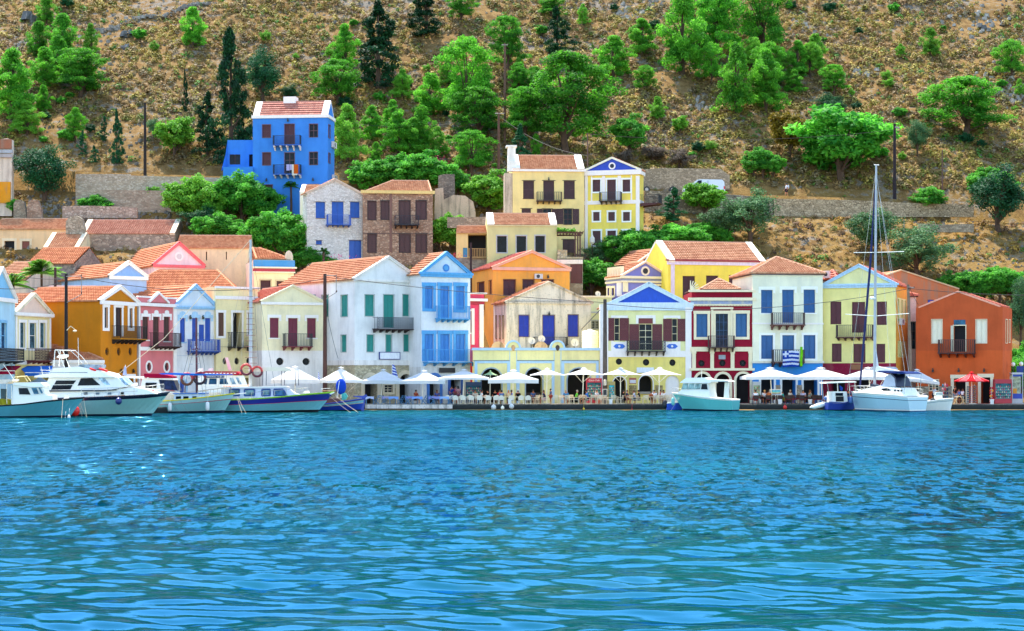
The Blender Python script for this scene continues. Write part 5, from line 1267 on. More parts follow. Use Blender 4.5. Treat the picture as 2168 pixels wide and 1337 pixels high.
TR = [
 ('pine', 'pine', 25, 252, 145, 105, 'tall pine at the left edge of the photo above the ruined facade'),
 ('pine', 'pine', 98, 56, 62, 48, 'leaning pine beside the grey boulder near the top left corner'),
 ('pine', 'light', 128, 118, 58, 55, 'bright young pine just above the broad dark-bottomed pine at the left'),
 ('pine', 'light', 192, 116, 64, 36, 'slim bright pine with bare lower trunk left of the bare scrub slope'),
 ('pine', 'pine', 95, 188, 85, 70, 'feathery pine between the left-edge pine and the broad pine'),
 ('spread', 'spread', 170, 205, 98, 118, 'broad pine with dark underside, largest on the left of the hill'),
 ('pine', 'light', 56, 288, 72, 66, 'bright short pine above the dark tree at far left'),
 ('pine', 'pine', 92, 240, 58, 38, 'thin pale pine standing right of the left-edge pine'),
 ('pine', 'pine', 160, 302, 72, 46, 'pine above a row of little cypresses at the left'),
 ('cypress', 'dark', 248, 350, 112, 32, 'tall slender cypress left of the wooden pole on the hill'),
 ('cypress', 'dark', 220, 300, 52, 22, 'small cypress seedling above the tall slender one'),
 ('cypress', 'dark', 175, 330, 52, 24, 'small cypress at the foot of the pine in the little row'),
 ('cypress', 'dark', 200, 346, 36, 26, 'lowest small conical cypress just above the stone retaining wall'),
 ('pine', 'pine', 408, 102, 84, 62, 'lone bright pine on the open scrub above the hillside pole'),
 ('leafy', 'light', 372, 338, 98, 92, 'light green leafy tree with slanting trunk left of the dark cypresses'),
 ('olive', 'olive', 325, 292, 46, 32, 'small grey-green olive right beside the hillside pole'),
 ('cypress', 'cypress', 492, 352, 278, 112, 'giant dark cypress with drooping tip left of the tall blue house', None),
 ('cypress', 'cypress', 440, 330, 130, 70, 'dark cypress leaning at the left foot of the giant one'),
 ('cypress', 'cypress', 392, 240, 88, 16, 'very thin dark cypress spindle left of the giant cypress'),
 ('olive', 'dark', 558, 222, 128, 98, 'rounded dark grey-green tree behind the tall blue house'),
 ('olive', 'dark', 612, 218, 40, 55, 'low green bush just above the blue house roof ridge'),
 ('pine', 'pine', 730, 150, 96, 56, 'upper narrow pine above and right of the blue house roof'),
 ('spread', 'spread', 715, 222, 92, 108, 'wide low pine right above the blue house roof corner'),
 ('cypress', 'cypress', 800, 190, 180, 118, 'large ragged dark conifer, the darkest in the middle of the hill'),
 ('cypress', 'cypress', 900, 80, 108, 84, 'dark conifer cut by the top edge of the photo'),
 ('spread', 'spread', 975, 46, 62, 72, 'bright pine at the top edge right of the dark conifer'),
 ('cypress', 'dark', 815, 186, 45, 32, 'small green sapling at the foot of the large ragged conifer'),
 ('pine', 'light', 736, 346, 122, 78, 'bright pine hugging the right wall of the tall blue house'),
 ('pine', 'pine', 796, 346, 44, 30, 'small pine above the fig bushes right of the blue house'),
 ('spread', 'spread', 1072, 152, 112, 84, 'round-headed pine behind the top of the tall double pole'),
 ('spread', 'pine', 990, 262, 176, 128, 'biggest feathery pine of the group left of the double pole'),
 ('pine', 'pine', 912, 250, 92, 78, 'pine on the left flank of the feathery group'),
 ('spread', 'spread', 1010, 300, 110, 120, 'low dense pine under the biggest feathery one'),
 ('pine', 'pine', 842, 328, 88, 72, 'left pine of the row above the fig bushes'),
 ('pine', 'pine', 892, 325, 98, 62, 'middle pine of the row above the fig bushes'),
 ('pine', 'light', 926, 334, 64, 44, 'bright short pine ending the row above the fig bushes'),
 ('spread', 'spread', 1000, 372, 92, 104, 'loose pine left of the double pole, above the ruined tower'),
 ('cypress', 'cypress', 1182, 126, 108, 68, 'dark conifer with skirt of low branches at the top centre'),
 ('spread', 'spread', 1166, 40, 46, 62, 'green pine crown right behind the tip of the top-centre dark conifer'),
 ('pine', 'light', 1098, 176, 52, 30, 'tiny bright pine right of the round-headed one'),
 ('spread', 'spread', 1200, 325, 205, 205, 'huge spreading pine above the two yellow houses on the slope'),
 ('spread', 'spread', 1110, 300, 110, 100, 'bright left wing pine beside the huge spreading one'),
 ('cypress', 'dark', 1100, 358, 90, 56, 'dark green cypress directly left of the raised white parapet'),
 ('pine', 'pine', 1135, 335, 50, 26, 'little bright pine between the cypress and the parapet'),
 ('pine', 'light', 1234, 54, 44, 28, 'isolated small cone-shaped pine near the top, right of centre'),
 ('pine', 'pine', 1300, 166, 88, 76, 'twin-topped pine with a dark root clump right of the huge pine'),
 ('pine', 'light', 1276, 172, 42, 28, 'small bright sapling left of the twin-topped pine'),
 ('spread', 'pine', 1366, 196, 54, 54, 'small shelf-shaped pine below the pale rock patch'),
 ('pine', 'pine', 1360, 120, 78, 70, 'wispy pine beneath the pale rock patch near the top'),
 ('pine', 'pine', 1446, 160, 172, 112, 'tall open pine, first of the three big ones at the top right of centre'),
 ('pine', 'spread', 1522, 118, 150, 100, 'tall open pine, middle of the three big ones at the top'),
 ('spread', 'spread', 1612, 118, 160, 118, 'densest of the three big pines at the top, with black shade below'),
 ('pine', 'pine', 1560, 246, 150, 84, 'bluish-green tall pine below the three big ones'),
 ('pine', 'pine', 1622, 240, 132, 84, 'leafier pine right of the bluish-green one'),
 ('leafy', 'leafy', 1332, 330, 92, 84, 'glossy fig tree with bare twisted trunks behind the blue pediment'),
 ('pine', 'light', 1392, 256, 50, 36, 'small bright pine on open scrub right of the glossy fig'),
 ('leafy', 'light', 1440, 288, 46, 38, 'round light green bush on open scrub above the white van'),
 ('pine', 'pine', 1690, 168, 80, 54, 'pointed bright pine left in the cluster above the yellow tree'),
 ('pine', 'light', 1726, 146, 72, 54, 'topmost pine of the cluster above the yellow tree'),
 ('spread', 'pine', 1764, 202, 62, 58, 'right-hand pine of the cluster above the yellow tree'),
 ('pine', 'pine', 1682, 200, 50, 44, 'low pine at the foot of the cluster above the yellow tree'),
 ('olive', 'dark', 1758, 252, 56, 92, 'dark round bush sitting right above the large leafy tree'),
 ('leafy', 'yellow', 1672, 338, 108, 92, 'yellow-turning tree with a leaning dark trunk'),
 ('leafy', 'leafy', 1785, 388, 146, 178, 'large round leafy tree right of the yellow one'),
 ('pine', 'light', 1970, 122, 60, 48, 'lone bushy pine on the bare right-hand slope'),
 ('pine', 'light', 1906, 122, 28, 22, 'tiny pine sapling left of the lone bushy pine'),
 ('spread', 'pine', 2140, 168, 80, 72, 'slanting pine near the right edge, beside the pale scree'),
 ('pine', 'light', 2158, 206, 38, 24, 'tiny bright pine touching the right edge'),
 ('spread', 'spread', 2040, 292, 122, 178, 'sprawling low pine with dark hollow beneath on the right slope'),
 ('olive', 'olive', 1943, 332, 88, 60, 'olive tree with a clear straight trunk right of the dark pole'),
 ('leafy', 'leafy', 1616, 378, 58, 78, 'bright green bush above the walking hiker'),
 ('leafy', 'leafy', 1966, 452, 48, 60, 'green bush growing over the top of the stone terrace wall'),
 ('olive', 'dark', 2115, 492, 128, 128, 'big dark tree by the right edge above the terraces'),
 ('leafy', 'leafy', 2100, 420, 60, 90, 'brighter crown rising out of the big dark tree at the right'),
 ('olive', 'olive', 1850, 540, 100, 106, 'pale fluffy olive crossed by the yacht mast'),
 ('olive', 'olive', 1945, 592, 112, 138, 'rounded dense olive above the terracotta plaster house'),
 ('olive', 'olive', 1590, 515, 106, 116, 'big olive above the wide yellow house roof'),
 ('olive', 'olive', 1535, 510, 76, 90, 'paler olive joined to the left of the big one'),
 ('cypress', 'dark', 1424, 470, 70, 60, 'dark shaggy conifer below the green truck'),
 ('leafy', 'light', 1492, 462, 66, 78, 'thin yellow-green shrub in front of the white van'),
 ('leafy', 'leafy', 1345, 575, 82, 130, 'dense fig foliage right under the blue-pediment yellow house'),
 ('leafy', 'leafy', 1430, 548, 68, 130, 'dense fig foliage left of the wide yellow house roof'),
 ('leafy', 'leafy', 1500, 515, 42, 90, 'low fig foliage under the paler olive'),
 ('leafy', 'leafy', 1250, 628, 68, 84, 'round glossy fig between the peach house and the mauve one'),
 ('olive', 'olive', 1262, 572, 56, 58, 'soft olive shrub beside the folded parasol'),
 ('leafy', 'light', 1035, 462, 88, 86, 'bright green leafy tree right of the ruined tower'),
 ('leafy', 'leafy', 815, 416, 74, 130, 'left fig bush above the brown stone house'),
 ('leafy', 'leafy', 895, 412, 82, 130, 'right fig bush above the brown stone house, touching the bougainvillea'),
 ('leafy', 'leafy', 968, 420, 50, 50, 'fig foliage behind the ruined tower'),
 ('leafy', 'light', 955, 535, 70, 100, 'yellow-green vine mass beside the small veranda'),
 ('leafy', 'leafy', 515, 476, 96, 140, 'dense green orange tree below the tall blue house'),
 ('leafy', 'light', 412, 478, 92, 120, 'green tree with paler leaves left of the orange tree'),
 ('leafy', 'leafy', 592, 556, 96, 140, 'lower dense tree touching the pale stone house'),
 ('leafy', 'leafy', 470, 520, 60, 110, 'leafy shrub behind the long beige wall'),
 ('leafy', 'leafy', 600, 420, 50, 90, 'leafy top right against the blue house door'),
 ('olive', 'dark', 425, 498, 56, 76, 'round dark bush in front of the green tree with paler leaves'),
 ('olive', 'dark', 92, 432, 140, 138, 'massive dark shaggy tree beside the ruined facade at far left'),
 ('leafy', 'light', 325, 430, 30, 32, 'small bright bush against the left retaining wall'),
 ('leafy', 'leafy', 202, 452, 34, 66, 'flat green creeper bush over the low ruined wall'),
 ('leafy', 'leafy', 660, 580, 50, 84, 'green shrub left of the pale stone house door'),
 ('leafy', 'leafy', 28, 460, 34, 28, 'small fig sprout at the foot of the ruined facade'),
 ('leafy', 'leafy', 2040, 640, 64, 96, 'fig foliage behind the peak of the orange house', 212),
 ('leafy', 'leafy', 2115, 640, 72, 110, 'fig foliage behind the right half of the orange house', 212),
 ('leafy', 'leafy', 2160, 700, 110, 70, 'green bush right of the orange house upper wall', 200),
 ('olive', 'olive', 2160, 660, 150, 70, 'thin grey tree at the right edge beside the orange house', 205),
 ('leafy', 'leafy', 2160, 790, 90, 60, 'green bush behind the phone kiosk', 194),
 ('olive', 'grey', 1385, 345, 40, 70, 'bare grey thorn bush behind the green truck'),
 ('olive', 'grey', 1440, 360, 50, 70, 'bare grey thorn bush between truck and van'),
 ('olive', 'grey', 1320, 352, 36, 50, 'bare grey thorn bush right of the blue pediment'),
]
for t in TR:
    kind, mk, px, py, hh, ww, lab = t[:7]; D = t[7] if len(t) > 7 else None
    isb = 'bush' in lab or 'shrub' in lab or 'foliage' in lab or 'mass' in lab
    low = py > 375
    tree(kind, mk, px, py, hh, ww, lab, D, G2 if low else 'trees on the hillside', name='shrub' if isb else None, cat='shrub' if isb else 'tree')

rr_ = random.Random(3)
for i in range(70):      # small shrubs dotted over the scrub
    px, py = rr_.uniform(0, 2168), rr_.uniform(15, 350)
    if (470 < px < 720 and py > 190) or (1060 < px < 1370 and py > 300): continue
    s_ = rr_.uniform(14, 30); tree('leafy' if i % 3 else 'olive', ('light', 'leafy', 'dark')[i % 3], px, py, s_, s_*1.15, 'small green shrub dotted over the open scrub of the hillside', name='shrub', cat='shrub', group='small shrubs on the open slope')
for i in range(24):      # young pines thickening the loose wood
    px, py = ((960, 230), (1480, 140), (120, 170), (1640, 190), (880, 300), (1120, 250))[i % 6]
    px += rr_.gauss(0, 60); py = min(330, max(30, py+rr_.gauss(0, 45)))
    if 1060 < px < 1370 and py > 290 or 470 < px < 720 and py > 180: continue
    h_ = rr_.uniform(55, 105); tree(('pine', 'spread')[i % 2], ('light', 'pine', 'spread')[i % 3], px, py, h_, h_*.75, 'green pine filling out the loose pine wood on the slope', name='pine_tree', group='pines filling the loose wood')
# palm fronds and yucca
def palm(px, py, D, h, spread, label, nf, L, name='palm_tree', mk='leafy', up=.5):
    X = wx(px, D); z0 = wz(py, D); zg = min(z0, ground(X, D)) if D > 196 else .5; top = z0+h
    t = thing(name, label, 'palm tree' if name[0] == 'p' else 'yucca', (X, D, zg), G2)
    m = MB(); m.tube([(X, D, zg), (X+.05, D, (zg+top)/2), (X, D, top)], [.2, .15, .12], 7); m.build('trunk', BARK, t, (X, D, zg))
    V = []; T = []
    for i in range(nf):
        th = rng.uniform(0, 6.28); el = rng.uniform(-.2, 1.2)*up+.35; n = 16
        for j in range(n):
            s = (j+1)/n; r = L*s*math.cos(el)*spread; zz = top+L*(s*math.sin(el)-s*s*.45)
            px_, py_ = X+r*math.cos(th), D+r*math.sin(th)
            lw = L*.28*math.sin(math.pi*min(.97, s*.9+.08))
            for sg in (-1, 1):
                tx, ty = -math.sin(th)*sg, math.cos(th)*sg; w = L*.05
                a = np.array([px_, py_, zz]); e = a+np.array([tx*lw+math.cos(th)*lw*.5, ty*lw+math.sin(th)*lw*.5, -lw*.35])
                V += [a-np.array([math.cos(th), math.sin(th), 0])*w, a+np.array([math.cos(th), math.sin(th), 0])*w, e+.01, e]; T += [rng.uniform(.2, .9)]*4
    V = np.array(V)-np.array([X, D, zg]); T = np.array(T)
    me = npmesh('fronds', V, quads(len(V)//4), LM[mk], cols=np.stack([T]*3, 1)); o = bpy.data.objects.new('fronds', me); COL.objects.link(o); o.parent = t
palm(88, 618, 194, 1.9, 1.1, 'date palm whose fronds rise between the left roofs', 44, 2.6, mk='light', up=1.0)
palm(28, 625, 192, 1.0, 1.1, 'smaller palm just left of the date palm, behind the pale blue gable', 30, 2.2, mk='light', up=1.0)
palm(616, 440, 231, 2.6, .9, 'tall yucca with a bare stem in front of the blue house', 40, 1.3, 'yucca', 'leafy', .9)
palm(685, 548, 216, .8, .9, 'small spiky yucca beside the blue door of the pale stone house', 24, .9, 'yucca', 'leafy', .9)

# ---- garrigue scrub: one object of stuff
def scatter(name, pts, sizes, pal, nt, nq, dome=True, qs=.16, label=None, mat=None, asp=.6, hs=.75):
    TV = []
    for k in range(nt):
        d = rng.normal(0, 1, (nq, 3)); d /= np.linalg.norm(d, axis=1, keepdims=True); d[:, 2] = abs(d[:, 2])
        rad = rng.uniform(.65, 1.05, (nq, 1))*(.85+.2*np.sin(d[:, :1]*4+k)*np.cos(d[:, 1:2]*5))
        c = d*rad*np.array([.5, .5, hs]); TV.append(leaves(c, d*1.1+np.array([0, 0, .35]), qs, asp, .3))
    n = len(pts); V = []; Cc = []
    for i in range(n):
        s = sizes[i]; a = rng.uniform(0, 6.28); v = TV[rng.integers(nt)]
        ca, sa = math.cos(a), math.sin(a); x = v[:, 0]*ca-v[:, 1]*sa; y = v[:, 0]*sa+v[:, 1]*ca
        V.append(np.stack([x*s+pts[i][0], y*s+pts[i][1], v[:, 2]*s*rng.uniform(.7, 1.1)+pts[i][2]], 1))
        q_ = noise.noise((pts[i][0]*.05, pts[i][1]*.07, 21))+rng.normal(0, .3); c = np.array(pal[int(min(len(pal)-1, max(0, (.5+q_*.75)*len(pal))))] if rng.random() > .05 else L3('5c9434')); j = rng.uniform(.75, 1.25)*np.repeat(rng.uniform(.75, 1.25, nq), 4)
        Cc.append(c[None, :]*j[:, None])
    V = np.concatenate(V); Cc = np.concatenate(Cc)
    me = npmesh(name, V, quads(len(V)//4), mat or leafmat('ffffff', 'ffffff', .2, 1, True), cols=Cc)
    o = bpy.data.objects.new(name, me); COL.objects.link(o); tag(o, label, kind='stuff'); return o
def L3(h, k=.8): return tuple(v*k for v in lin(h)[:3])
pts = []; sz = []
while len(pts) < 26000:
    D = rng.uniform(244.8, 322); X = rng.uniform(-.3*D-2, .3*D+2)
    dn = noise.noise((X*.06, D*.07, 11))+.5*noise.noise((X*.2, D*.2, 4))
    if dn > .42 and rng.random() < .85: continue
    pts.append((X, D, ground(X, D)-.05)); sz.append(rng.uniform(.65, 1.15)*(1.5 if rng.random() < .2 else 1.05))
scatter('scrub', pts, sz, [L3('a89a44'), L3('94863a'), L3('b4a24c'), L3('848838'), L3('a89048'), L3('9c8248'), L3('a88650'), L3('a8946c'), L3('988860'), L3('947448'), L3('b8a44c'), L3('a8a044'), L3('c4b05c')], 14, 54, qs=.12, label='low olive and brown garrigue bushes covering the hillside')
pts = []; sz = []
while len(pts) < 2600:
    D = rng.uniform(208, 235); X = rng.uniform(-.3*D, .3*D); px = 1084+X*F/D
    if px < 1640 and rng.random() < .55: continue
    if abs(noise.noise((X*.2, D*.2, 14))) > .42: continue
    pts.append((X, D, ground(X, D)-.05)); sz.append(rng.uniform(.45, 1.0)*(1.7 if rng.random() < .12 else 1))
scatter('terrace_scrub', pts, sz, [L3('b08a34'), L3('a87c2c'), L3('c09a44'), L3('96803c'), L3('8a6a44'), L3('7a5a40'), L3('98824c')], 10, 54, qs=.12, label='golden and brown bushes on the lower terraces')
pts = []; sz = []
while len(pts) < 2600:
    D = rng.uniform(208, 236) if rng.random() < .75 else rng.uniform(242.7, 250); X = rng.uniform(-.3*D, .3*D)
    pts.append((X, D, ground(X, D)-.05)); sz.append(rng.uniform(.35, .8))
scatter('dry_grass', pts, sz, [L3('d6b468', .6), L3('c8a050', .6), L3('dcc484', .6), L3('b8944a', .55), L3('a8a060', .5)], 8, 26, qs=.3, asp=.12, label='dry straw-coloured grass tufts on the terraces')
# ---- loose stones
m = MB()
def rock(m, x, y, z, s):
    p = [Vector((math.cos(a), math.sin(a), 0)) for a in (0, 1.2, 2.4, 3.6, 4.9)]
    b = [Vector((x, y, z-.3*s))+q*s*random.uniform(.5, .7) for q in p]; t = [Vector((x+.1*s, y, z+s*random.uniform(.3, .5)))+q*s*random.uniform(.25, .45) for q in p]
    for i in range(5): j = (i+1) % 5; m.face([b[i], b[j], t[j], t[i]])
    m.face(t)
n = 0
while n < 4200:
    if random.random() < .6: D = random.uniform(244.6, 320)
    else: D = random.uniform(210, 236)
    X = random.uniform(-.3*D, .3*D)
    dn = noise.noise((X*.06, D*.07, 11))+.5*noise.noise((X*.2, D*.2, 4))
    if dn < .3 and random.random() < .8: continue
    rock(m, X, D, ground(X, D), random.uniform(.12, .42)*(1.8 if random.random() < .05 else 1)); n += 1
for i in range(700):
    D = random.uniform(226, 235); X = wx(random.uniform(60, 360), D); rock(m, X, D, ground(X, D), random.uniform(.2, .6))
o = m.build('loose_stones', stone('8a8276', 'b8ac98', 'b8ac98', .8, .6)); tag(o, 'pale limestone rubble lying between the bushes', kind='stuff')
m = MB()
for i in range(90):
    t_ = i/89; px = 205+250*t_; py = 68-62*t_+5*math.sin(t_*14); D = hit(px, py); X = wx(px, D)
    for k in range(2): rock(m, X+random.uniform(-.4, .4), D+random.uniform(-.3, .3), ground(X, D)+.25*k, random.uniform(.35, .75))
tag(m.build('dry_stone_wall', stone('8a8276', 'bcb4a4', 'a09688', .8, .75), None, (wx(300, 290), 290, 55)), 'tumbled line of pale stones slanting across the top left of the hill', 'wall')
m = MB()
for (px, py, nn_, sp_) in ((1330, 30, 40, 26), (1380, 12, 26, 20), (160, 130, 30, 60), (2070, 50, 60, 70), (2110, 170, 60, 60), (2140, 205, 50, 40), (1830, 155, 30, 24), (60, 100, 26, 40), (230, 60, 20, 60), (1480, 225, 24, 30), (1700, 60, 20, 40)):
    for i in range(nn_):
        q = px+random.gauss(0, sp_/1.6); r2 = py+random.gauss(0, sp_/3.5); D = hit(q, r2) if r2 > 2 else hit(q, 2); X = wx(q, D); rock(m, X, D, ground(X, D), random.uniform(.3, .95))
o = m.build('rock_outcrops', stone('948c80', 'c8beac', 'b0a898', .7, .8)); tag(o, 'pale scree and bedrock showing through the scrub', kind='stuff')
for px, py, s, lab in ((58, 45, 1.9, 'big grey boulder near the top left corner beside the leaning pine'), (270, 78, 1.2, 'grey boulder on the scrub slope below the stone terrace line'), (262, 106, .9, 'smaller grey boulder below the other one on the open slope'), (2080, 60, 1.0, 'pale rock near the scree at the upper right')):
    D = hit(px, py); X = wx(px, D); m = MB()
    for k in range(5): rock(m, X+random.uniform(-.5, .5)*s, D+random.uniform(-.3, .3)*s, ground(X, D)-.1+.15*k, s*random.uniform(.7, 1))
    tag(m.build('boulder', stone('7a7a78', 'a8a49c', '8a8680', .7, .7), None, (X, D, ground(X, D))), lab, 'boulder')
# bougainvillea
def flowers(px, py, D, w, h, n, hx, label):
    X = wx(px, D); z = wz(py, D); s = D/F
    c = np.stack([rng.normal(0, w*s/3, n), rng.normal(0, .4, n), rng.normal(0, h*s/3, n)], 1)
    V = leaves(c, np.tile([0, -.6, .6], (n, 1)), .09); m_ = leafmat(hx, hx, .3, .9)
    T = np.full(len(V), .5); me = npmesh('flowers', V, quads(n), m_, cols=np.stack([T]*3, 1))
    o = bpy.data.objects.new('bougainvillea', me); COL.objects.link(o); o.location = (X, D, z); tag(o, label, 'flowers')
flowers(930, 345, 238, 50, 45, 90, 'd81c6c', 'pink bougainvillea sprays above the right fig bush')
flowers(962, 542, 211, 34, 12, 60, 'd8204c', 'red bougainvillea behind the azure house gable')
flowers(720, 544, 213, 50, 10, 40, 'e03a8c', 'pink flowers in front of the pale stone house door')
flowers(1181, 488, 213, 10, 6, 22, 'e03a9c', 'small pink blossoms on the pergola corner')

# ---- walls and ruins on the slope
def jag(view, pts, yb, D, th, mat, name, label, cat, dx=0, D2=None, zb=None):
    """a broken wall: top outline in view columns/rows, from D to D2"""
    D2 = D2 or D; x0, x1 = pts[0][0], pts[-1][0]
    def w(x, y):
        d = D+(D2-D)*(x-x0)/(x1-x0); return Vector((wx(view.x(x), d), d, wz(view.y(y), d)))
    m = MB(); T = [w(*p) for p in pts]; B = [w(p[0], yb) for p in pts]; o = Vector((0, th, 0))
    for i in range(len(T)-1):
        m.face([B[i], B[i+1], T[i+1], T[i]]); m.face([B[i]+o, B[i+1]+o, T[i+1]+o, T[i]+o]); m.face([T[i], T[i+1], T[i+1]+o, T[i]+o])
    m.face([B[0], T[0], T[0]+o, B[0]+o]); m.face([B[-1], T[-1], T[-1]+o, B[-1]+o])
    L = B[0]
    return tag(m.build(name, mat, None, L), label, cat)
VV = View(0, 0, 1); SW = stone('8a7a66', 'b8a890', '5a5046', 2.8); SG = stone('96846c', 'b8a488', '847460', 3.2)
jag(VV, [(1636, 421), (1800, 424), (1925, 430), (2062, 434)], 460, 235.7, .6, stone('b09a78', 'ccb490', '6a5844', 2.6), 'retaining_wall', 'long rubble retaining wall under the hiker on the right', 'wall')
jag(VV, [(1365, 404), (1500, 408), (1638, 420)], 470, 235.7, .6, SW, 'retaining_wall', 'retaining wall under the green truck and white van', 'wall')
jag(VV, [(160, 369), (275, 369), (276, 372), (350, 374), (480, 377)], 418, 235.7, .6, stone('b09c80', 'ccbca4', 'b4a490', 4), 'retaining_wall', 'retaining wall of stone and concrete left of the tall blue house', 'wall')
jag(VV, [(160, 402), (340, 404), (480, 410)], 455, 233.2, .8, stone('a89078', 'c0ac94', 'a8947c', 3), 'lower_wall', 'lower concrete step wall below the left retaining wall', 'wall')
jag(VV, [(132, 437), (200, 436), (290, 440)], 462, 229, .5, stone('a8907c', 'c4b09c', '8a7868', 2.5), 'garden_wall', 'low ruined garden wall with a green creeper over it', 'wall')
jag(VV, [(1945, 473), (2000, 476), (2062, 474)], 492, 226, .5, SG, 'terrace_wall', 'short terrace wall left of the big dark tree', 'wall')
jag(VV, [(1330, 362), (1400, 356), (1525, 358), (1545, 372)], 402, 243.6, .5, SG, 'retaining_wall', 'old grey wall behind the truck and the van', 'wall')
jag(U3, [(1450, 330), (1452, 200), (1500, 186), (1612, 184), (1616, 390)], 440, 227, 1.2, stone('7a6e62', '988a78', '6a6056', 4.5), 'ruined_tower', 'square stump of a ruined stone tower above the veranda', 'ruin')
jag(U3, [(1414, 480), (1420, 330), (1500, 320), (1505, 440), (1600, 392), (1720, 400), (1800, 460), (1822, 560)], 640, 225.5, .5, plaster('cbb8a4', .9, '6a5a4c'), 'ruined_wall', 'stained plaster wall of a roofless house below the ruined tower', 'ruin')
jag(U3, [(1540, 614), (1975, 612)], 720, 220, .4, SG, 'garden_wall', 'dark stone garden wall behind the veranda roof', 'wall')
jag(U1, [(112, 600), (128, 568), (160, 563), (200, 580), (222, 720)], 760, 229, .9, SG, 'ruined_wall', 'grey stump of ruined wall in the far left rubble', 'ruin')
jag(U1, [(225, 640), (232, 585), (262, 562), (312, 566), (340, 630), (350, 725)], 760, 228, .9, stone('9a7c64', 'b8a088', '7a6a5a', 3.5), 'ruined_wall', 'brownish stump of ruined wall right of the grey stump', 'ruin')
jag(U1, [(548, 745), (575, 705), (640, 697), (680, 720), (700, 800)], 850, 222, 1.2, stone('a0947c', 'bcb098', '8a7e6a', 2.4), 'rubble_mound', 'pale heap of rough masonry between two left roofs', 'ruin')
r = jag(U1, [(-60, 80), (0, 60), (60, 52), (98, 64)], 700, 231, 1.0, plaster('d8cfc4', .6, '8a7464'), 'ruined_facade', 'ruined classical facade with ochre patch cut by the left edge', 'ruin')
L = Vector(r.location)
for y0, y1, c, x1 in ((148, 175, 'a8b4c4', 105), (182, 212, 'a8a8b0', 100), (60, 140, '9a6650', 97), (415, 590, 'd89420', 88)):
    m = MB(); d = 230.85; a = (wx(U1.x(-60), d), wz(U1.y(y1), d)); b = (wx(U1.x(x1), d), wz(U1.y(y0), d)); m.box(a[0], b[0], d-.1, d+.1, a[1], b[1]); m.build('cornice' if y1 < 230 else 'plaster_patch', plaster('%s' % c, .5), r, L)
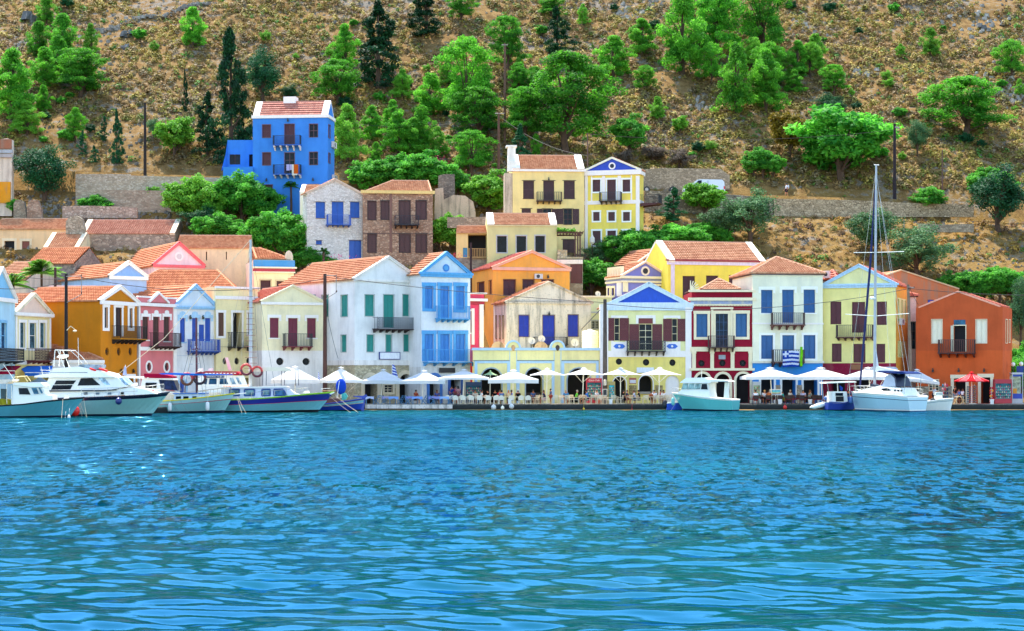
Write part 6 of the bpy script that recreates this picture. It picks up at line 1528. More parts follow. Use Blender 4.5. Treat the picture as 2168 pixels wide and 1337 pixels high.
# ------------------------------------------------------------------ boats
BG = 'boats moored along the quay'
HW = paint('a9d8dc', .25, .03); HWW = paint('eef4f6', .3, .03); NAVY = paint('0e1c3c', .3, .05); RED = paint('c4202a', .4, .05); BLK = paint('0c0f16', .4)
STEEL = paint('c4ccd0', .25, .05, .6); ROPE = paint('d0c8b0', .9); TINT = glass('0e1a24')
class Boat:
    def __init__(s, view, D, xc, label, cat='boat', name='boat', yaw=0, group=BG):
        s.v = view; s.D = D; s.k = D/F/math.cos(R(yaw)); s.xc = view.x(xc); s.X = wx(s.xc, D)
        s.root = thing(name, label, cat, (s.X, D, 0), group, R(yaw))
    def x(s, x): return (s.v.x(x)-s.xc)*s.k
    def z(s, y): return wz(s.v.y(y), s.D)
    def P(s, x, y, off=0): return (s.x(x), off, s.z(y))
    def add(s, name, m, mat, parent=None, smooth=False): return m.build(name, mat, parent or s.root, (0, 0, 0), smooth)
    def hull(s, stern, bow, sheer, rake, B, bands, srake=0, ts=.7, full=2.3, trim=None, deck=None, drop=.05):
        """stern, bow: view columns of the sheer ends; sheer: (x, y) points; bands: [(v_top, material)]"""
        sg = 1 if bow > stern else -1
        sh = sorted((abs(s.x(x)-s.x(stern)), s.z(y)) for x, y in sheer); Lt = abs(s.x(bow)-s.x(stern)); rk = rake*s.k/s.v.s
        def zs(d):
            if d <= sh[0][0]: return sh[0][1]
            for a, b in zip(sh, sh[1:]):
                if d <= b[0]: t = (d-a[0])/(b[0]-a[0]+1e-9); return a[1]*(1-t)+b[1]*t
            return sh[-1][1]
        def beam(t):
            if t > .4: return B/2*max(0, 1-((t-.4)/.6)**full)
            return B/2*(ts+(1-ts)*math.sin(t/.4*math.pi/2))
        m = MB(); vs = [-.3, 0]+[b[0] for b in bands]; ns = 22; grid = []
        x0 = s.x(stern)
        for i in range(ns+1):
            t = i/ns; row = []
            for v in vs:
                vv = max(0, v); L0 = srake*s.k/s.v.s*(1-vv); L1 = Lt-rk*(1-vv)
                d = L0+(L1-L0)*t; top = zs(Lt*t); bb = beam(t)*(.72+.28*vv**.7) if t < .999 else .02
                bb *= 1-(1-vv)*.55*max(0, t-.45)/.55
                if v < 0: bb *= .5
                row.append((x0+sg*d, bb, top*v if v >= 0 else -.35))
            grid.append(row)
        mats = [bands[0][1]]+[b[1] for b in bands]
        um = []; idx = []
        for q in mats:
            if q not in um: um.append(q)
            idx.append(um.index(q))
        for side in (-1, 1):
            for i in range(ns):
                for j in range(len(vs)-1):
                    a, b, c, d = grid[i][j], grid[i+1][j], grid[i+1][j+1], grid[i][j+1]; m.mi = idx[j]
                    m.face([(p[0], p[1]*side, p[2]) for p in (a, b, c, d)])
        for j in range(len(vs)-1):
            a, b = grid[0][j], grid[0][j+1]; m.mi = idx[j]; m.face([(a[0], -a[1], a[2]), (a[0], a[1], a[2]), (b[0], b[1], b[2]), (b[0], -b[1], b[2])])
        s.hullo = s.add('hull', m, um)
        s.sheer = [[(g[-1][0], g[-1][1]*sd, g[-1][2]) for g in grid] for sd in (-1, 1)]
        m = MB()
        for i in range(ns):
            a, b = grid[i][-1], grid[i+1][-1]; m.face([(a[0], -a[1]*.98, a[2]-drop), (b[0], -b[1]*.98, b[2]-drop), (b[0], b[1]*.98, b[2]-drop), (a[0], a[1]*.98, a[2]-drop)])
        s.add('deck', m, deck or paint('b0a48c', .7))
        if trim:
            m = MB()
            for line in s.sheer: m.tube(line, trim[1], 6)
            s.add('rub_rail', m, trim[0])
    def prism(s, name, pts, w, mat, w1=None, off=0, parent=None):
        """side profile in view points, half width w at the bottom narrowing to w1 at the top"""
        w1 = w if w1 is None else w1; P = [(s.x(x), s.z(y)) for x, y in pts]; z0, z1 = min(p[1] for p in P), max(p[1] for p in P)
        ww = lambda z: w+(w1-w)*(z-z0)/(z1-z0+1e-9)
        m = MB(); m.face([(x, off-ww(z), z) for x, z in P]); m.face([(x, off+ww(z), z) for x, z in P][::-1])
        for i in range(len(P)): a, b = P[i], P[(i+1) % len(P)]; m.face([(a[0], off-ww(a[1]), a[1]), (a[0], off+ww(a[1]), a[1]), (b[0], off+ww(b[1]), b[1]), (b[0], off-ww(b[1]), b[1])])
        return s.add(name, m, mat, parent)
    def win(s, pts, w, mat=None, name='window', parent=None, frame=None, t=.02):
        for sd in (-1, 1):
            m = MB(); q = [(s.x(x), s.z(y)) for x, y in pts]; f = [(x, sd*w, z) for x, z in q]; g = [(x, sd*(w+t), z) for x, z in q]
            m.face(g); m.face(f)
            for i in range(len(f)): j = (i+1) % len(f); m.face([f[i], f[j], g[j], g[i]])
            o = s.add(name, m, mat or TINT, parent)
            if frame:
                m = MB(); n = len(g)
                for i in range(n): m.tube([g[i], g[(i+1) % n]], frame[1], 4)
                s.add('frame', m, frame[0], o)
    def tube(s, name, pts, r, mat, offs=(0,), n=5, parent=None):
        m = MB()
        for o in offs: m.tube([(s.x(p[0]), (p[2] if len(p) > 2 else 0)+o, s.z(p[1])) for p in pts], r, n)
        return s.add(name, m, mat, parent)
    def rails(s, x0, x1, h, r=.018, step=1.0, mid=True, name='railing'):
        """stanchions and wires standing on the sheer between two columns"""
        m = MB()
        for line in s.sheer:
            pts = [p for p in line if min(s.x(x0), s.x(x1)) <= p[0] <= max(s.x(x0), s.x(x1))]
            if len(pts) < 2: continue
            for hh in ((h, h*.5) if mid else (h,)): m.tube([(p[0], p[1]*.95, p[2]+hh) for p in pts], r, 4)
            for p in pts[::2]+[pts[-1]]: m.tube([(p[0], p[1]*.95, p[2]), (p[0], p[1]*.95, p[2]+h)], r, 4)
        return s.add(name, m, STEEL)
    def line(s, x0, y0, x1, y1, o0=-1, o1=-3, r=.011, mat=None):
        m = MB(); a = Vector((s.x(x0), o0, s.z(y0))); b = Vector((s.x(x1), o1, -.1))
        m.tube([a, a.lerp(b, .5)-Vector((0, 0, .08)), b], r, 4); s.add('mooring_line', m, mat or ROPE)
def fender(view, x, y, D, r, h, hx, label, ball=False, name='fender'):
    px, py = view.x(x), view.y(y); c = (wx(px, D), D, wz(py, D)); m = MB()
    if ball: m.ball(c, r, r, r*1.05, 14, 9); m.tube([(c[0], c[1], c[2]+r*.9), (c[0], c[1], c[2]+r*1.25)], [r*.35, r*.2], 8)
    else: m.lathe(c, [(.02, -h/2), (r*.8, -h/2+.06), (r, -h/2+.15), (r, h/2-.15), (r*.8, h/2-.06), (.03, h/2)], 12)
    m.tube([(c[0], c[1], c[2]+(r if ball else h/2)), (c[0]+.02, c[1]+.1, c[2]+(r if ball else h/2)+.5)], .012, 4)
    tag(m.build(name, paint(hx, .35, .05), None, c, smooth=True), label, 'buoy' if name == 'buoy' else 'fender')

W1 = View(0, 740, 8.355); W2 = View(150, 740, 8.354); W3 = View(350, 740, 8.357); W4 = View(540, 740, 8.356)
# 1 --- small fishing boat, left edge
b = Boat(W1, 151.5, 500, 'small fishing boat with pale teal hull and white wheelhouse at the left edge')
b.hull(-700, 1490, [(-700, 1010), (0, 1000), (500, 965), (900, 910), (1490, 850)], 260, 2.9, [(.1, NAVY), (.93, paint('4a9cb4', .3, .03)), (1, BLK)], ts=.6, trim=(BLK, .045))
b.prism('wheelhouse', [(262, 985), (262, 870), (285, 620), (790, 610), (840, 800), (970, 820), (975, 920), (600, 960)], .95, HWW, .8)
b.prism('roof', [(270, 612), (300, 590), (770, 585), (830, 640), (815, 665), (600, 665), (290, 625)], 1.0, HWW, .9)
b.win([(375, 680), (540, 680), (600, 805), (390, 800)], .9, TINT, frame=(HWW, .02)); b.win([(600, 680), (700, 675), (748, 790), (650, 795)], .91, glass('3a6a80'), frame=(HWW, .02)); b.win([(722, 675), (765, 670), (820, 775), (775, 785)], .91, glass('3a6a80'), frame=(HWW, .02))
b.prism('awning', [(-300, 540), (-300, 610), (160, 610), (270, 560), (270, 530)], 1.2, fabric('f4efe2', .9)); b.tube('awning_frame', [(180, 600), (180, 960)], .025, STEEL, (-1, 1)); b.tube('awning_frame', [(-200, 600), (-200, 960)], .025, STEEL, (-1, 1))
b.tube('searchlight_frame', [(250, 600), (280, 490), (450, 470), (520, 570)], .03, paint('d8cfa0'), (-.5, .5)); b.tube('antenna', [(265, 560), (55, 260)], .02, HWW); b.tube('antenna', [(270, 500), (180, 230)], .02, IRON)
b.tube('post', [(265, 970), (265, 640)], .03, STEEL, (-1.05, 1.05)); b.prism('anchor_winch', [(1130, 890), (1150, 810), (1210, 800), (1220, 880)], .15, HWW)
b.prism('net_heap', [(-60, 985), (-30, 900), (60, 870), (160, 890), (245, 940), (245, 980)], .8, paint('8a8a10', 1, .5)); b.prism('outboard_motor', [(30, 970), (20, 700), (110, 700), (100, 970)], .15, paint('2c4a54'))
b.line(1165, 880, 1245, 1170); b.line(1480, 870, 1600, 1180, 0, -1.2)
# 2 --- motor yacht
b = Boat(VA, 157, 800, 'large white motor yacht with flybridge, two red horseshoe lifebuoys and a round navy fender', 'motor yacht', 'motor_yacht')
b.hull(250, 1410, [(250, 1125), (700, 1112), (1000, 1100), (1250, 1087), (1410, 1065)], 150, 4.4, [(.1, NAVY), (.84, paint('86c4cc', .2, .03)), (.97, NAVY), (1, HWW)], ts=.85, full=2.6, trim=(NAVY, .05), deck=HWW)
b.prism('foredeck', [(330, 1115), (330, 1062), (900, 1050), (1130, 1022), (1240, 1040), (1330, 1078)], 1.55, HWW, 1.3)
CB = b.prism('cabin', [(390, 1062), (445, 935), (1000, 935), (1085, 1020), (900, 1052)], 1.55, HWW, 1.35)
b.prism('blue_stripe', [(395, 1060), (398, 1048), (900, 1044), (1000, 1040), (1000, 1046), (900, 1053)], 1.57, NAVY)
b.prism('cabin_roof', [(325, 942), (330, 928), (470, 905), (880, 905), (1000, 942)], 1.65, HWW, 1.55)
b.prism('flybridge', [(440, 908), (475, 868), (690, 852), (830, 880), (960, 912), (985, 940)], 1.5, HWW, 1.3)
b.prism('fly_stripe', [(450, 908), (452, 902), (760, 900), (760, 905)], 1.53, NAVY)
b.prism('windscreen', [(680, 852), (690, 835), (858, 836), (856, 858), (830, 878)], 1.2, glass('8a98a0')); b.win([(505, 967), (668, 967), (645, 998), (488, 1000)], 1.47); b.win([(480, 1006), (640, 1004), (622, 1040), (462, 1044)], 1.52)
b.win([(707, 950), (800, 946), (868, 1006), (680, 1010)], 1.47)
for i in range(3):
    x = 838+i*72; b.prism('windscreen', [(x+2, 947), (x+60, 945), (x+112, 1003), (x+66, 1005)], 1.46-.1*i, glass('a8c4dc', .15), 1.42-.1*i)
    b.tube('windscreen_frame', [(x, 942), (x+66, 1008)], .04, HWW, (-1.45+.1*i, 1.45-.1*i))
for x in (748, 846, 944, 1048): b.win([(x-15, 1064), (x+15, 1063), (x+15, 1082), (x-15, 1083)], 1.52, glass('5a6a74') if x < 1000 else TINT)
for x, y in ((805, 880), (882, 881)):
    m = MB(); c = Vector((b.x(x), -1.1, b.z(y)+.03)); m.tube([c+Vector((.34*math.cos(a), .3*math.sin(a)-.0, -.12*math.cos(a))) for a in [R(q) for q in range(-140, 141, 28)]], .085, 7); m2 = b.add('lifebuoy', m, paint('e01c10', .4))
b.tube('arch', [(470, 850), (480, 716), (500, 712), (560, 860)], .035, HWW, (-.9, .9)); b.tube('arch', [(600, 712), (660, 765), (730, 850)], .03, STEEL, (-.9, .9)); b.tube('arch_bar', [(480, 715), (610, 717)], .035, HWW, (-.9, .9))
b.prism('radar', [(480, 775), (500, 755), (560, 750), (560, 770), (520, 785)], .5, HWW); b.tube('antenna', [(655, 840), (650, 612)], .018, HWW); b.tube('gangway', [(990, 938), (1200, 942)], .09, HWW)
b.tube('stern_rail', [(360, 915), (460, 912)], .03, STEEL, (-1.4, 1.4)); b.tube('stern_rail', [(370, 880), (470, 885)], .03, STEEL, (-1.4, 1.4)); b.tube('stern_rail', [(375, 850), (395, 940)], .03, STEEL, (-1.4, 1.4))
b.rails(700, 1400, .75); b.prism('seat', [(1090, 1010), (1110, 1000), (1140, 985), (1140, 1012)], .4, HWW)
b.prism('anchor', [(1330, 1128), (1380, 1070), (1400, 1062), (1345, 1130)], .12, BLK); b.prism('red_bundle', [(1248, 1050), (1280, 1046), (1280, 1056), (1248, 1056)], .15, RED)
b.tube('flagstaff', [(1040, 940), (1045, 838)], .025, HWW); b.prism('ensign', [(1022, 922), (1036, 850), (1050, 860), (1055, 925)], .05, fabric('b8bcd4'))
b.line(700, 1110, 755, 1256, -2.2, -3); b.line(700, 1110, 800, 1258, -2.2, -3.5)
fender(VA, 988, 1140, 154.3, .72*.38*2/2, .5, '1c2c74', 'round navy blue fender hanging on the side of the motor yacht', True)
fender(VA, 622, 1222, 153.5, .42, .5, 'e8281c', 'big red mooring buoy floating between the fishing boat bow and the motor yacht', True, 'buoy')
fender(VA, 575, 1282, 150, .12, .55, 'e4e8ec', 'white float lying in the water under the fishing boat bow', False, 'buoy'); fender(VA, 543, 1292, 149.6, .13, .3, 'e4e8ec', 'smaller white float just left of the other one at the fishing boat bow', True, 'buoy')
# 3 --- white cruiser with red cover behind
b = Boat(W2, 173, 1600, 'white cabin boat with dark blue windscreen and crimson cover behind the motor yacht bow')
b.hull(1000, 2150, [(1000, 800), (2150, 760)], 200, 3, [(.15, NAVY), (1, HWW)], deck=HWW)
b.prism('cabin', [(1250, 800), (1300, 520), (1590, 525), (1640, 730), (1900, 760), (1900, 800)], 1.2, HWW, 1.05); b.prism('windscreen', [(1600, 535), (1850, 545), (1930, 730), (1650, 710)], 1.1, glass('18284c'), 1.0)
b.win([(1365, 590), (1560, 590), (1555, 680), (1360, 690)], 1.16); b.prism('cover', [(1335, 490), (1340, 430), (1640, 435), (1835, 480), (1830, 510), (1560, 510)], 1.2, fabric('a8123c', 1, .1))
b.tube('cover_support', [(1300, 525), (1345, 490)], .04, HWW, (-1, 1)); b.prism('roof', [(1290, 524), (1340, 512), (1840, 512), (1860, 545), (1600, 535)], 1.15, HWW)
# 4 --- ferry with wheelhouse behind the masts
b = Boat(W3, 176, 900, 'white passenger boat with long wheelhouse and name board behind the yellow-railed boat')
b.hull(200, 1600, [(200, 780), (1600, 740)], 150, 3.6, [(.15, NAVY), (1, HWW)], deck=HWW)
b.prism('wheelhouse', [(580, 770), (580, 500), (730, 465), (1110, 465), (1360, 470), (1430, 660), (1430, 770)], 1.3, HWW, 1.2)
for p in ([(720, 510), (790, 510), (770, 655), (720, 655)], [(815, 510), (950, 510), (950, 655), (795, 655)], [(990, 510), (1110, 510), (1175, 655), (990, 655)]): b.win(p, 1.23, glass('1e4a68'), frame=(HWW, .03))
b.win([(1165, 500), (1235, 500), (1310, 650), (1215, 655)], 1.23, glass('7a9aaa'), frame=(HWW, .03)); b.win([(1270, 495), (1330, 495), (1400, 630), (1340, 640)], 1.23, glass('7a9aaa'), frame=(HWW, .03))
nb = b.prism('name_board', [(740, 465), (1080, 465), (1080, 505), (740, 505)], 1.34, paint('16386c'))
b.prism('canopy', [(700, 400), (760, 388), (1290, 392), (1345, 430), (1320, 460), (700, 420)], 1.4, fabric('b01c34', 1, .1)); 
m = MB()
for i in range(9): xa = b.x(745+i*62); m.face([(xa, -1.42, b.z(418)), (xa+.32, -1.42, b.z(418)), (xa+.16, -1.42, b.z(436))])
b.add('scallop_trim', m, HWW)
b.prism('davit', [(1060, 150), (1105, 140), (1175, 375), (1120, 375)], .12, paint('f0c4cc')); b.prism('liferaft', [(570, 420), (575, 350), (660, 330), (665, 400)], .3, HWW); b.prism('liferaft', [(760, 385), (770, 345), (840, 335), (840, 380)], .3, HWW)
# name board lettering (unreadable block capitals and digits in the photo)
def text(s, size, loc, rz, mat, name, parent, inv, ext=.004):
    cu = bpy.data.curves.new(name, 'FONT'); cu.body = s; cu.size = size; cu.extrude = ext; cu.align_x = 'CENTER'; cu.align_y = 'CENTER'
    o = bpy.data.objects.new(name, cu); COL.objects.link(o); o.data.materials.append(mat)
    me = bpy.data.meshes.new_from_object(o); bpy.data.objects.remove(o)
    o = bpy.data.objects.new(name, me); COL.objects.link(o); o.parent = parent; o.rotation_euler = (R(90), 0, rz); o.location = Vector(loc)-Vector(inv)
    if not me.materials: me.materials.append(mat)
    return o
text('TPANTINOZ - NP-303', .145, (b.x(910), -1.352, b.z(485)), 0, HWW, 'lettering', nb, (0, 0, 0))
def ring(b, x, y, r, off, c1, c2, label):
    c = Vector((b.X+b.x(x), b.D+off, b.z(y))); m = MB(); n = 16
    P = [c+Vector((r*math.cos(2*math.pi*i/n), 0, r*math.sin(2*math.pi*i/n))) for i in range(n)]
    for i in range(n):
        m.mi = 0 if i < n//2 else 1; m.tube([P[i], P[(i+1) % n]], r*.24, 7, cap=False)
    tag(m.build('lifebuoy', [paint(c1, .5), paint(c2, .5)], None, c), label, 'lifebuoy', 'lifebuoys hung in the rigging')
# 5 --- yellow railed caique
b = Boat(W3, 168.5, 650, 'white wooden boat with yellow rail, thin red line and a short brown mast', 'wooden boat', 'wooden_boat')
b.hull(-250, 1225, [(-250, 925), (120, 905), (500, 872), (900, 825), (1225, 780)], 190, 3.4, [(.13, NAVY), (.68, paint('84c0c8', .3, .03)), (.72, paint('b0304a')), (.95, paint('a4d4dc', .3, .03)), (1, paint('e8e01c'))], ts=.6, trim=(paint('e8e000', .4), .05))
b.prism('cabin', [(180, 895), (190, 790), (600, 780), (740, 785), (745, 845), (500, 870)], 1.0, paint('bcd8f0', .4), .9); b.prism('cabin_top', [(170, 792), (180, 772), (740, 768), (745, 786)], 1.05, paint('3a7ad0', .4))
for x0, x1 in ((220, 312), (352, 445), (512, 585)): b.win([(x0, 830), (x1, 828), (x1, 872), (x0, 880)], .98)
b.tube('mast', [(560, 800), (545, -560)], [.11, .07], paint('5a1c24', .5), n=8); b.tube('mast_collar', [(520, -40), (575, -40)], .05, HWW); b.tube('yard', [(470, -0), (620, -5)], .03, paint('5a1c24'))
b.rails(560, 1225, .62, .022, mid=False); b.tube('shroud', [(548, -300), (360, 420), (300, 790)], .014, IRON, (-1, 1)); b.tube('shroud', [(548, -300), (660, 300), (690, 780)], .014, IRON, (-1, 1))
b.tube('ladder', [(490, -150), (420, 420)], .014, ROPE, (-.8,)); 
for i in range(6): b.tube('ratline', [(478-i*12, 20+i*122), (520-i*4, 20+i*122)], .02, paint('8aa0b0'), (-.8,)); b.tube('ratline', [(572+i*6, 10+i*122), (608+i*8, 8+i*122)], .02, paint('8aa0b0'), (-.8,))
b.prism('awning', [(-60, 425), (100, 418), (600, 432), (1160, 445), (1150, 458), (500, 462), (-20, 445)], 1.5, fabric('1c7ce0', 1, .3)); b.tube('awning_post', [(300, 450), (290, 800)], .02, STEEL, (-1.2, 1.2)); b.tube('awning_post', [(1060, 455), (1068, 800)], .02, STEEL, (-.8, .8))
b.tube('bowsprit', [(1200, 800), (1430, 775)], .05, HWW); b.tube('oar', [(60, 790), (760, 735)], .03, ROPE)
ring(b, 430, 525, .5, -1.35, 'c03038', '6a3c20', 'lifebuoy half red half brown hanging left of the brown mast'); ring(b, 652, 510, .5, -1.35, '8a1c2c', '2a1420', 'dark red lifebuoy hanging right of the brown mast')
b.line(160, 905, 320, 1165, -1.6, -2.5, mat=paint('5a5a50')); b.line(170, 905, 375, 1170, -1.6, -2.8, mat=paint('5a5a50')); b.line(320, 900, 540, 1168, -1.6, -3, mat=paint('5a5a50')); b.line(1270, 840, 1435, 1140, 0, -2.5); b.line(1280, 835, 1520, 1150, 0, -2.8)
fender(W3, 82, 1020, 165.8, .16, .75, 'dfe8ee', 'white teardrop fender at the stern of the yellow-railed boat'); fender(W3, 747, 1010, 166.4, .17, .8, 'dfe8ee', 'white fender amidships on the yellow-railed boat')
# 6 --- long blue and white boat with green rail
b = Boat(W4, 171.5, 300, 'long white boat with broad blue band, green rail and blue framed cabin windows', 'wooden boat', 'wooden_boat')
BL6 = paint('26309a', .3, .04)
b.hull(-820, 1400, [(-820, 905), (0, 875), (500, 835), (900, 795), (1400, 755)], 290, 4.0, [(.12, BLK), (.58, paint('6cb8cc', .25, .03)), (.61, RED), (.94, BL6), (1, paint('8ac81c', .4))], ts=.7, trim=(paint('8ac81c', .4), .05), full=2.5)
b.prism('cabin', [(-560, 870), (-560, 690), (560, 670), (700, 780), (780, 800), (300, 850)], 1.35, paint('c8d8f4', .4, .03), 1.2); b.prism('cabin_top', [(-570, 692), (-560, 668), (540, 655), (600, 672)], 1.35, HWW, 1.3)
for x0, x1 in ((-410, -240), (-150, 25), (155, 300)): b.win([(x0, 708), (x1, 706), (x1, 818), (x0, 820)], 1.3, glass('6a8a90'), frame=(paint('1c4a9c', .4), .06))
b.win([(365, 705), (530, 702), (595, 815), (365, 815)], 1.3, glass('3a6a90'), frame=(paint('1c4a9c', .4), .06))
b.tube('mast', [(-80, 700), (-75, -900), (-80, -1935)], [.17, .15, .1], paint('b4c0cc', .35), n=10)
for i in range(15): y = -1010+i*95 if False else -1030+i*98; w0 = 45+i*4.5; b.tube('ratline', [(-80-w0*1.0+10, y+0), (-80+w0*1.25, y+3)], .022, paint('8a5a50'), (-.5,))
for dx in (-560, -330, -190, 150, 420): b.tube('stay', [(-80, -1800), (-80+dx, 690)], .012, IRON if dx > 0 else ROPE, (-.6 if dx < 0 else .6,))
b.tube('topping_line', [(-80, -1940), (-1600, -200), (-2950, 850)], .03, ROPE)
b.prism('bimini', [(-130, 372), (60, 318), (560, 320), (650, 345), (690, 385), (140, 385), (100, 400)], 1.3, fabric('f4f0e0', .95)); 
for x0, x1 in ((170, 165), (500, 490), (735, 745)): b.tube('bimini_frame', [(x0, 385), (x1, 640)], .03, NAVY, (-1.2, 1.2))
b.rails(-100, 900, .6, .018, mid=False); b.tube('boom', [(-80, 640), (-560, 655)], .06, paint('d8a090'))
b.prism('bow_pulpit', [(1310, 790), (1400, 755), (1405, 770), (1350, 800)], .3, HWW); b.prism('deck_box', [(860, 780), (870, 740), (950, 730), (965, 775)], .4, HWW)
ring(b, -180+62-0, 360, .5, -1.6, 'c4343c', '7a2030', 'lifebuoy left of the grey mast') if False else None
b.line(1290, 800, 1760, 1120, 0, -2.5); b.line(1400, 790, 1890, 1110, 0, -2.5)
r6 = Boat(W3, 170, 1430, 'x'); 
ring(r6, 1432, 360, .46, 0, 'd0403c', '6a2434', 'red lifebuoy with white ties immediately left of the grey mast'); ring(r6, 1625, 395, .44, 0, 'd0403c', '6a2434', 'red lifebuoy immediately right of the grey mast'); bpy.data.objects.remove(r6.root)
# 7 --- dark blue caique
b = Boat(W4, 177.5, 1500, 'royal blue wooden caique with upright stem post and brown deckhouse beside the cafe tables', 'wooden boat', 'wooden_boat')
RB = paint('1c3ca8', .35, .06)
b.hull(900, 1950, [(900, 935), (1300, 960), (1600, 920), (1950, 865)], 40, 3.0, [(.1, BLK), (.62, RB), (.66, paint('d8b45a')), (.86, paint('6cb0cc')), (.9, paint('b08a6a')), (1, RB)], ts=.4, trim=(RB, .05))
b.prism('stem_post', [(1880, 1090), (1890, 860), (1735, 835), (1740, 825), (1910, 822), (1960, 795), (1990, 830), (1955, 860), (1925, 1090)], .09, RB)
b.prism('deckhouse', [(1180, 960), (1230, 860), (1520, 865), (1520, 940)], .8, paint('4a2a28'), .7)
m = MB(); m.ball((b.x(1520), 0, b.z(660)), .5, .4, .75, 10, 7); b.add('rolled_sail', m, fabric('1c4cc0', 1, .1)); b.tube('boom', [(1180, 735), (1420, 735)], .05, paint('b08a6a')); b.tube('gallows', [(1500, 560), (1440, 960)], .03, HWW, (-.5, .5)); b.tube('stay', [(1820, 590), (1640, 760), (1700, 880)], .02, ROPE)
b.prism('net_pile', [(1540, 900), (1530, 790), (1600, 770), (1640, 830), (1610, 890)], .3, paint('4ab0b0', .9, .4)); b.tube('rail', [(1180, 900), (1180, 700), (1320, 690)], .025, HWW, (-.6, .6)); b.prism('blue_flag', [(1570, 905), (1630, 905), (1630, 965)], .03, paint('1420b0'))
b.line(1430, 830, 1880, 1110, -.5, -3)
# 8 --- cabin cruiser
b = Boat(VE, 178, 735, 'small cabin cruiser with pale teal hull, bow left, before the maroon house', 'motor boat', 'motor_boat', yaw=-28)
b.v = View(1260, 480, 3.183)
b.hull(935, 528, [(935, 1165), (800, 1155), (700, 1142), (600, 1128), (528, 1120)], 75, 2.5, [(.1, NAVY), (.9, paint('5cc0c8', .25, .03)), (1, HWW)], ts=.9, trim=(HWW, .05), deck=HWW)
b.prism('cabin', [(580, 1128), (612, 1098), (620, 1052), (780, 1048), (795, 1150), (700, 1140)], .9, HWW, .75); b.prism('cabin_roof', [(600, 1054), (625, 1032), (640, 1020), (760, 1018), (800, 1042), (800, 1054)], .92, HWW, .8)
b.win([(742, 1060), (775, 1058), (782, 1100), (735, 1098)], .86, TINT, frame=(HWW, .02))
for i in range(3): b.prism('windscreen', [(612+i*40, 1097), (622+i*40, 1060), (652+i*40, 1058), (650+i*40, 1096)], .9-.01*i, glass('88a49c', .15), .82)
b.prism('bimini', [(780, 1046), (784, 1030), (890, 1034), (912, 1044)], .85, HWW); b.tube('bimini_frame', [(905, 1042), (912, 1160)], .025, STEEL, (-.7, .7)); b.prism('ladder', [(850, 1155), (856, 1050), (886, 1050), (880, 1160)], .03, HWW, off=.4)
b.tube('pulpit', [(530, 1110), (528, 1085), (580, 1095)], .02, STEEL, (-.3, .3)); b.tube('mast', [(718, 1020), (718, 968)], .03, STEEL); b.line(590, 1125, 555, 1240, .0, -1.5)
# 9 --- blue dinghy with outboard
b = Boat(VE, 180, 530, 'little blue dinghy with black outboard between the cruiser bow and the quay', 'dinghy', 'dinghy')
b.hull(482, 600, [(482, 1188), (600, 1180)], 15, 1.3, [(.06, NAVY), (.9, paint('1c50d0')), (1, HWW)], ts=.9, trim=(HWW, .035))
m = MB(); m.ball((b.x(470), 0, b.z(1198)), .28, .22, .42, 10, 7); b.add('outboard_motor', m, BLK)
fender(VE, 525, 1180, 178.6, .16, .75, '6cc4c8', 'pale turquoise fender hanging at the cruiser bow over the blue dinghy')
# 10 --- small blue fishing boat
b = Boat(VF, 179.5, 765, 'small dark blue fishing boat with white box cabin and flat canopy beside the sailing yacht', 'fishing boat', 'fishing_boat', yaw=12)
b.hull(655, 890, [(655, 1165), (760, 1172), (890, 1150)], 20, 2.2, [(.1, BLK), (.92, paint('1c3ca0')), (1, HWW)], ts=.8, trim=(paint('1c3ca0'), .05))
b.prism('cabin', [(685, 1170), (690, 1088), (800, 1088), (808, 1170)], .7, HWW, .65); b.win([(712, 1098), (770, 1098), (770, 1120), (712, 1120)], .7); b.win([(715, 1124), (775, 1124), (775, 1162), (715, 1162)], .7, DARK, 'hatch')
b.prism('canopy', [(636, 1028), (640, 1018), (865, 1012), (868, 1020)], .9, HWW); b.tube('canopy_post', [(748, 1020), (752, 1088)], .05, HWW); b.tube('canopy_post', [(862, 1018), (866, 1150)], .025, STEEL, (-.7, .7)); b.tube('canopy_post', [(650, 1025), (668, 1165)], .02, STEEL, (-.7, .7))
b.prism('small_flag', [(765, 1040), (790, 1060), (785, 1085), (768, 1075)], .02, fabric('2c54c0')); fender(VF, 850, 1152, 178, .17, .7, '3a64a8', 'blue fender at the bow of the small dark blue fishing boat')
b.prism('cushion', [(815, 1165), (818, 1130), (860, 1128), (862, 1160)], .4, paint('2a50a0', 1, .4))
# 11 --- inflatable
b = Boat(VF, 180, 600, 'white inflatable tender with tilted outboard left of the small dark blue fishing boat', 'inflatable boat', 'inflatable_boat')
m = MB()
for o in (-.5, .5): m.tube([(b.x(548), 0, .25), (b.x(575), o*.8, .3), (b.x(610), o, .45), (b.x(650), o, .55)], [.1, .2, .24, .22], 10)
m.face([(b.x(575), -.4, .3), (b.x(650), -.5, .45), (b.x(650), .5, .45), (b.x(575), .4, .3)]); b.add('tube', m, HWW, smooth=True)
m = MB(); m.ball((b.x(640), -.5, .45), .2, .18, .35, 10, 7); m.tube([(b.x(640), -.5, .2), (b.x(638), -.5, -.1)], .06, 6); b.add('outboard_motor', m, paint('2c3a4c'))
m = MB(); m.ball((b.x(675), .2, b.z(1140)), .35, .3, .25, 10, 6); b.add('cover', m, paint('2c5cb0'))
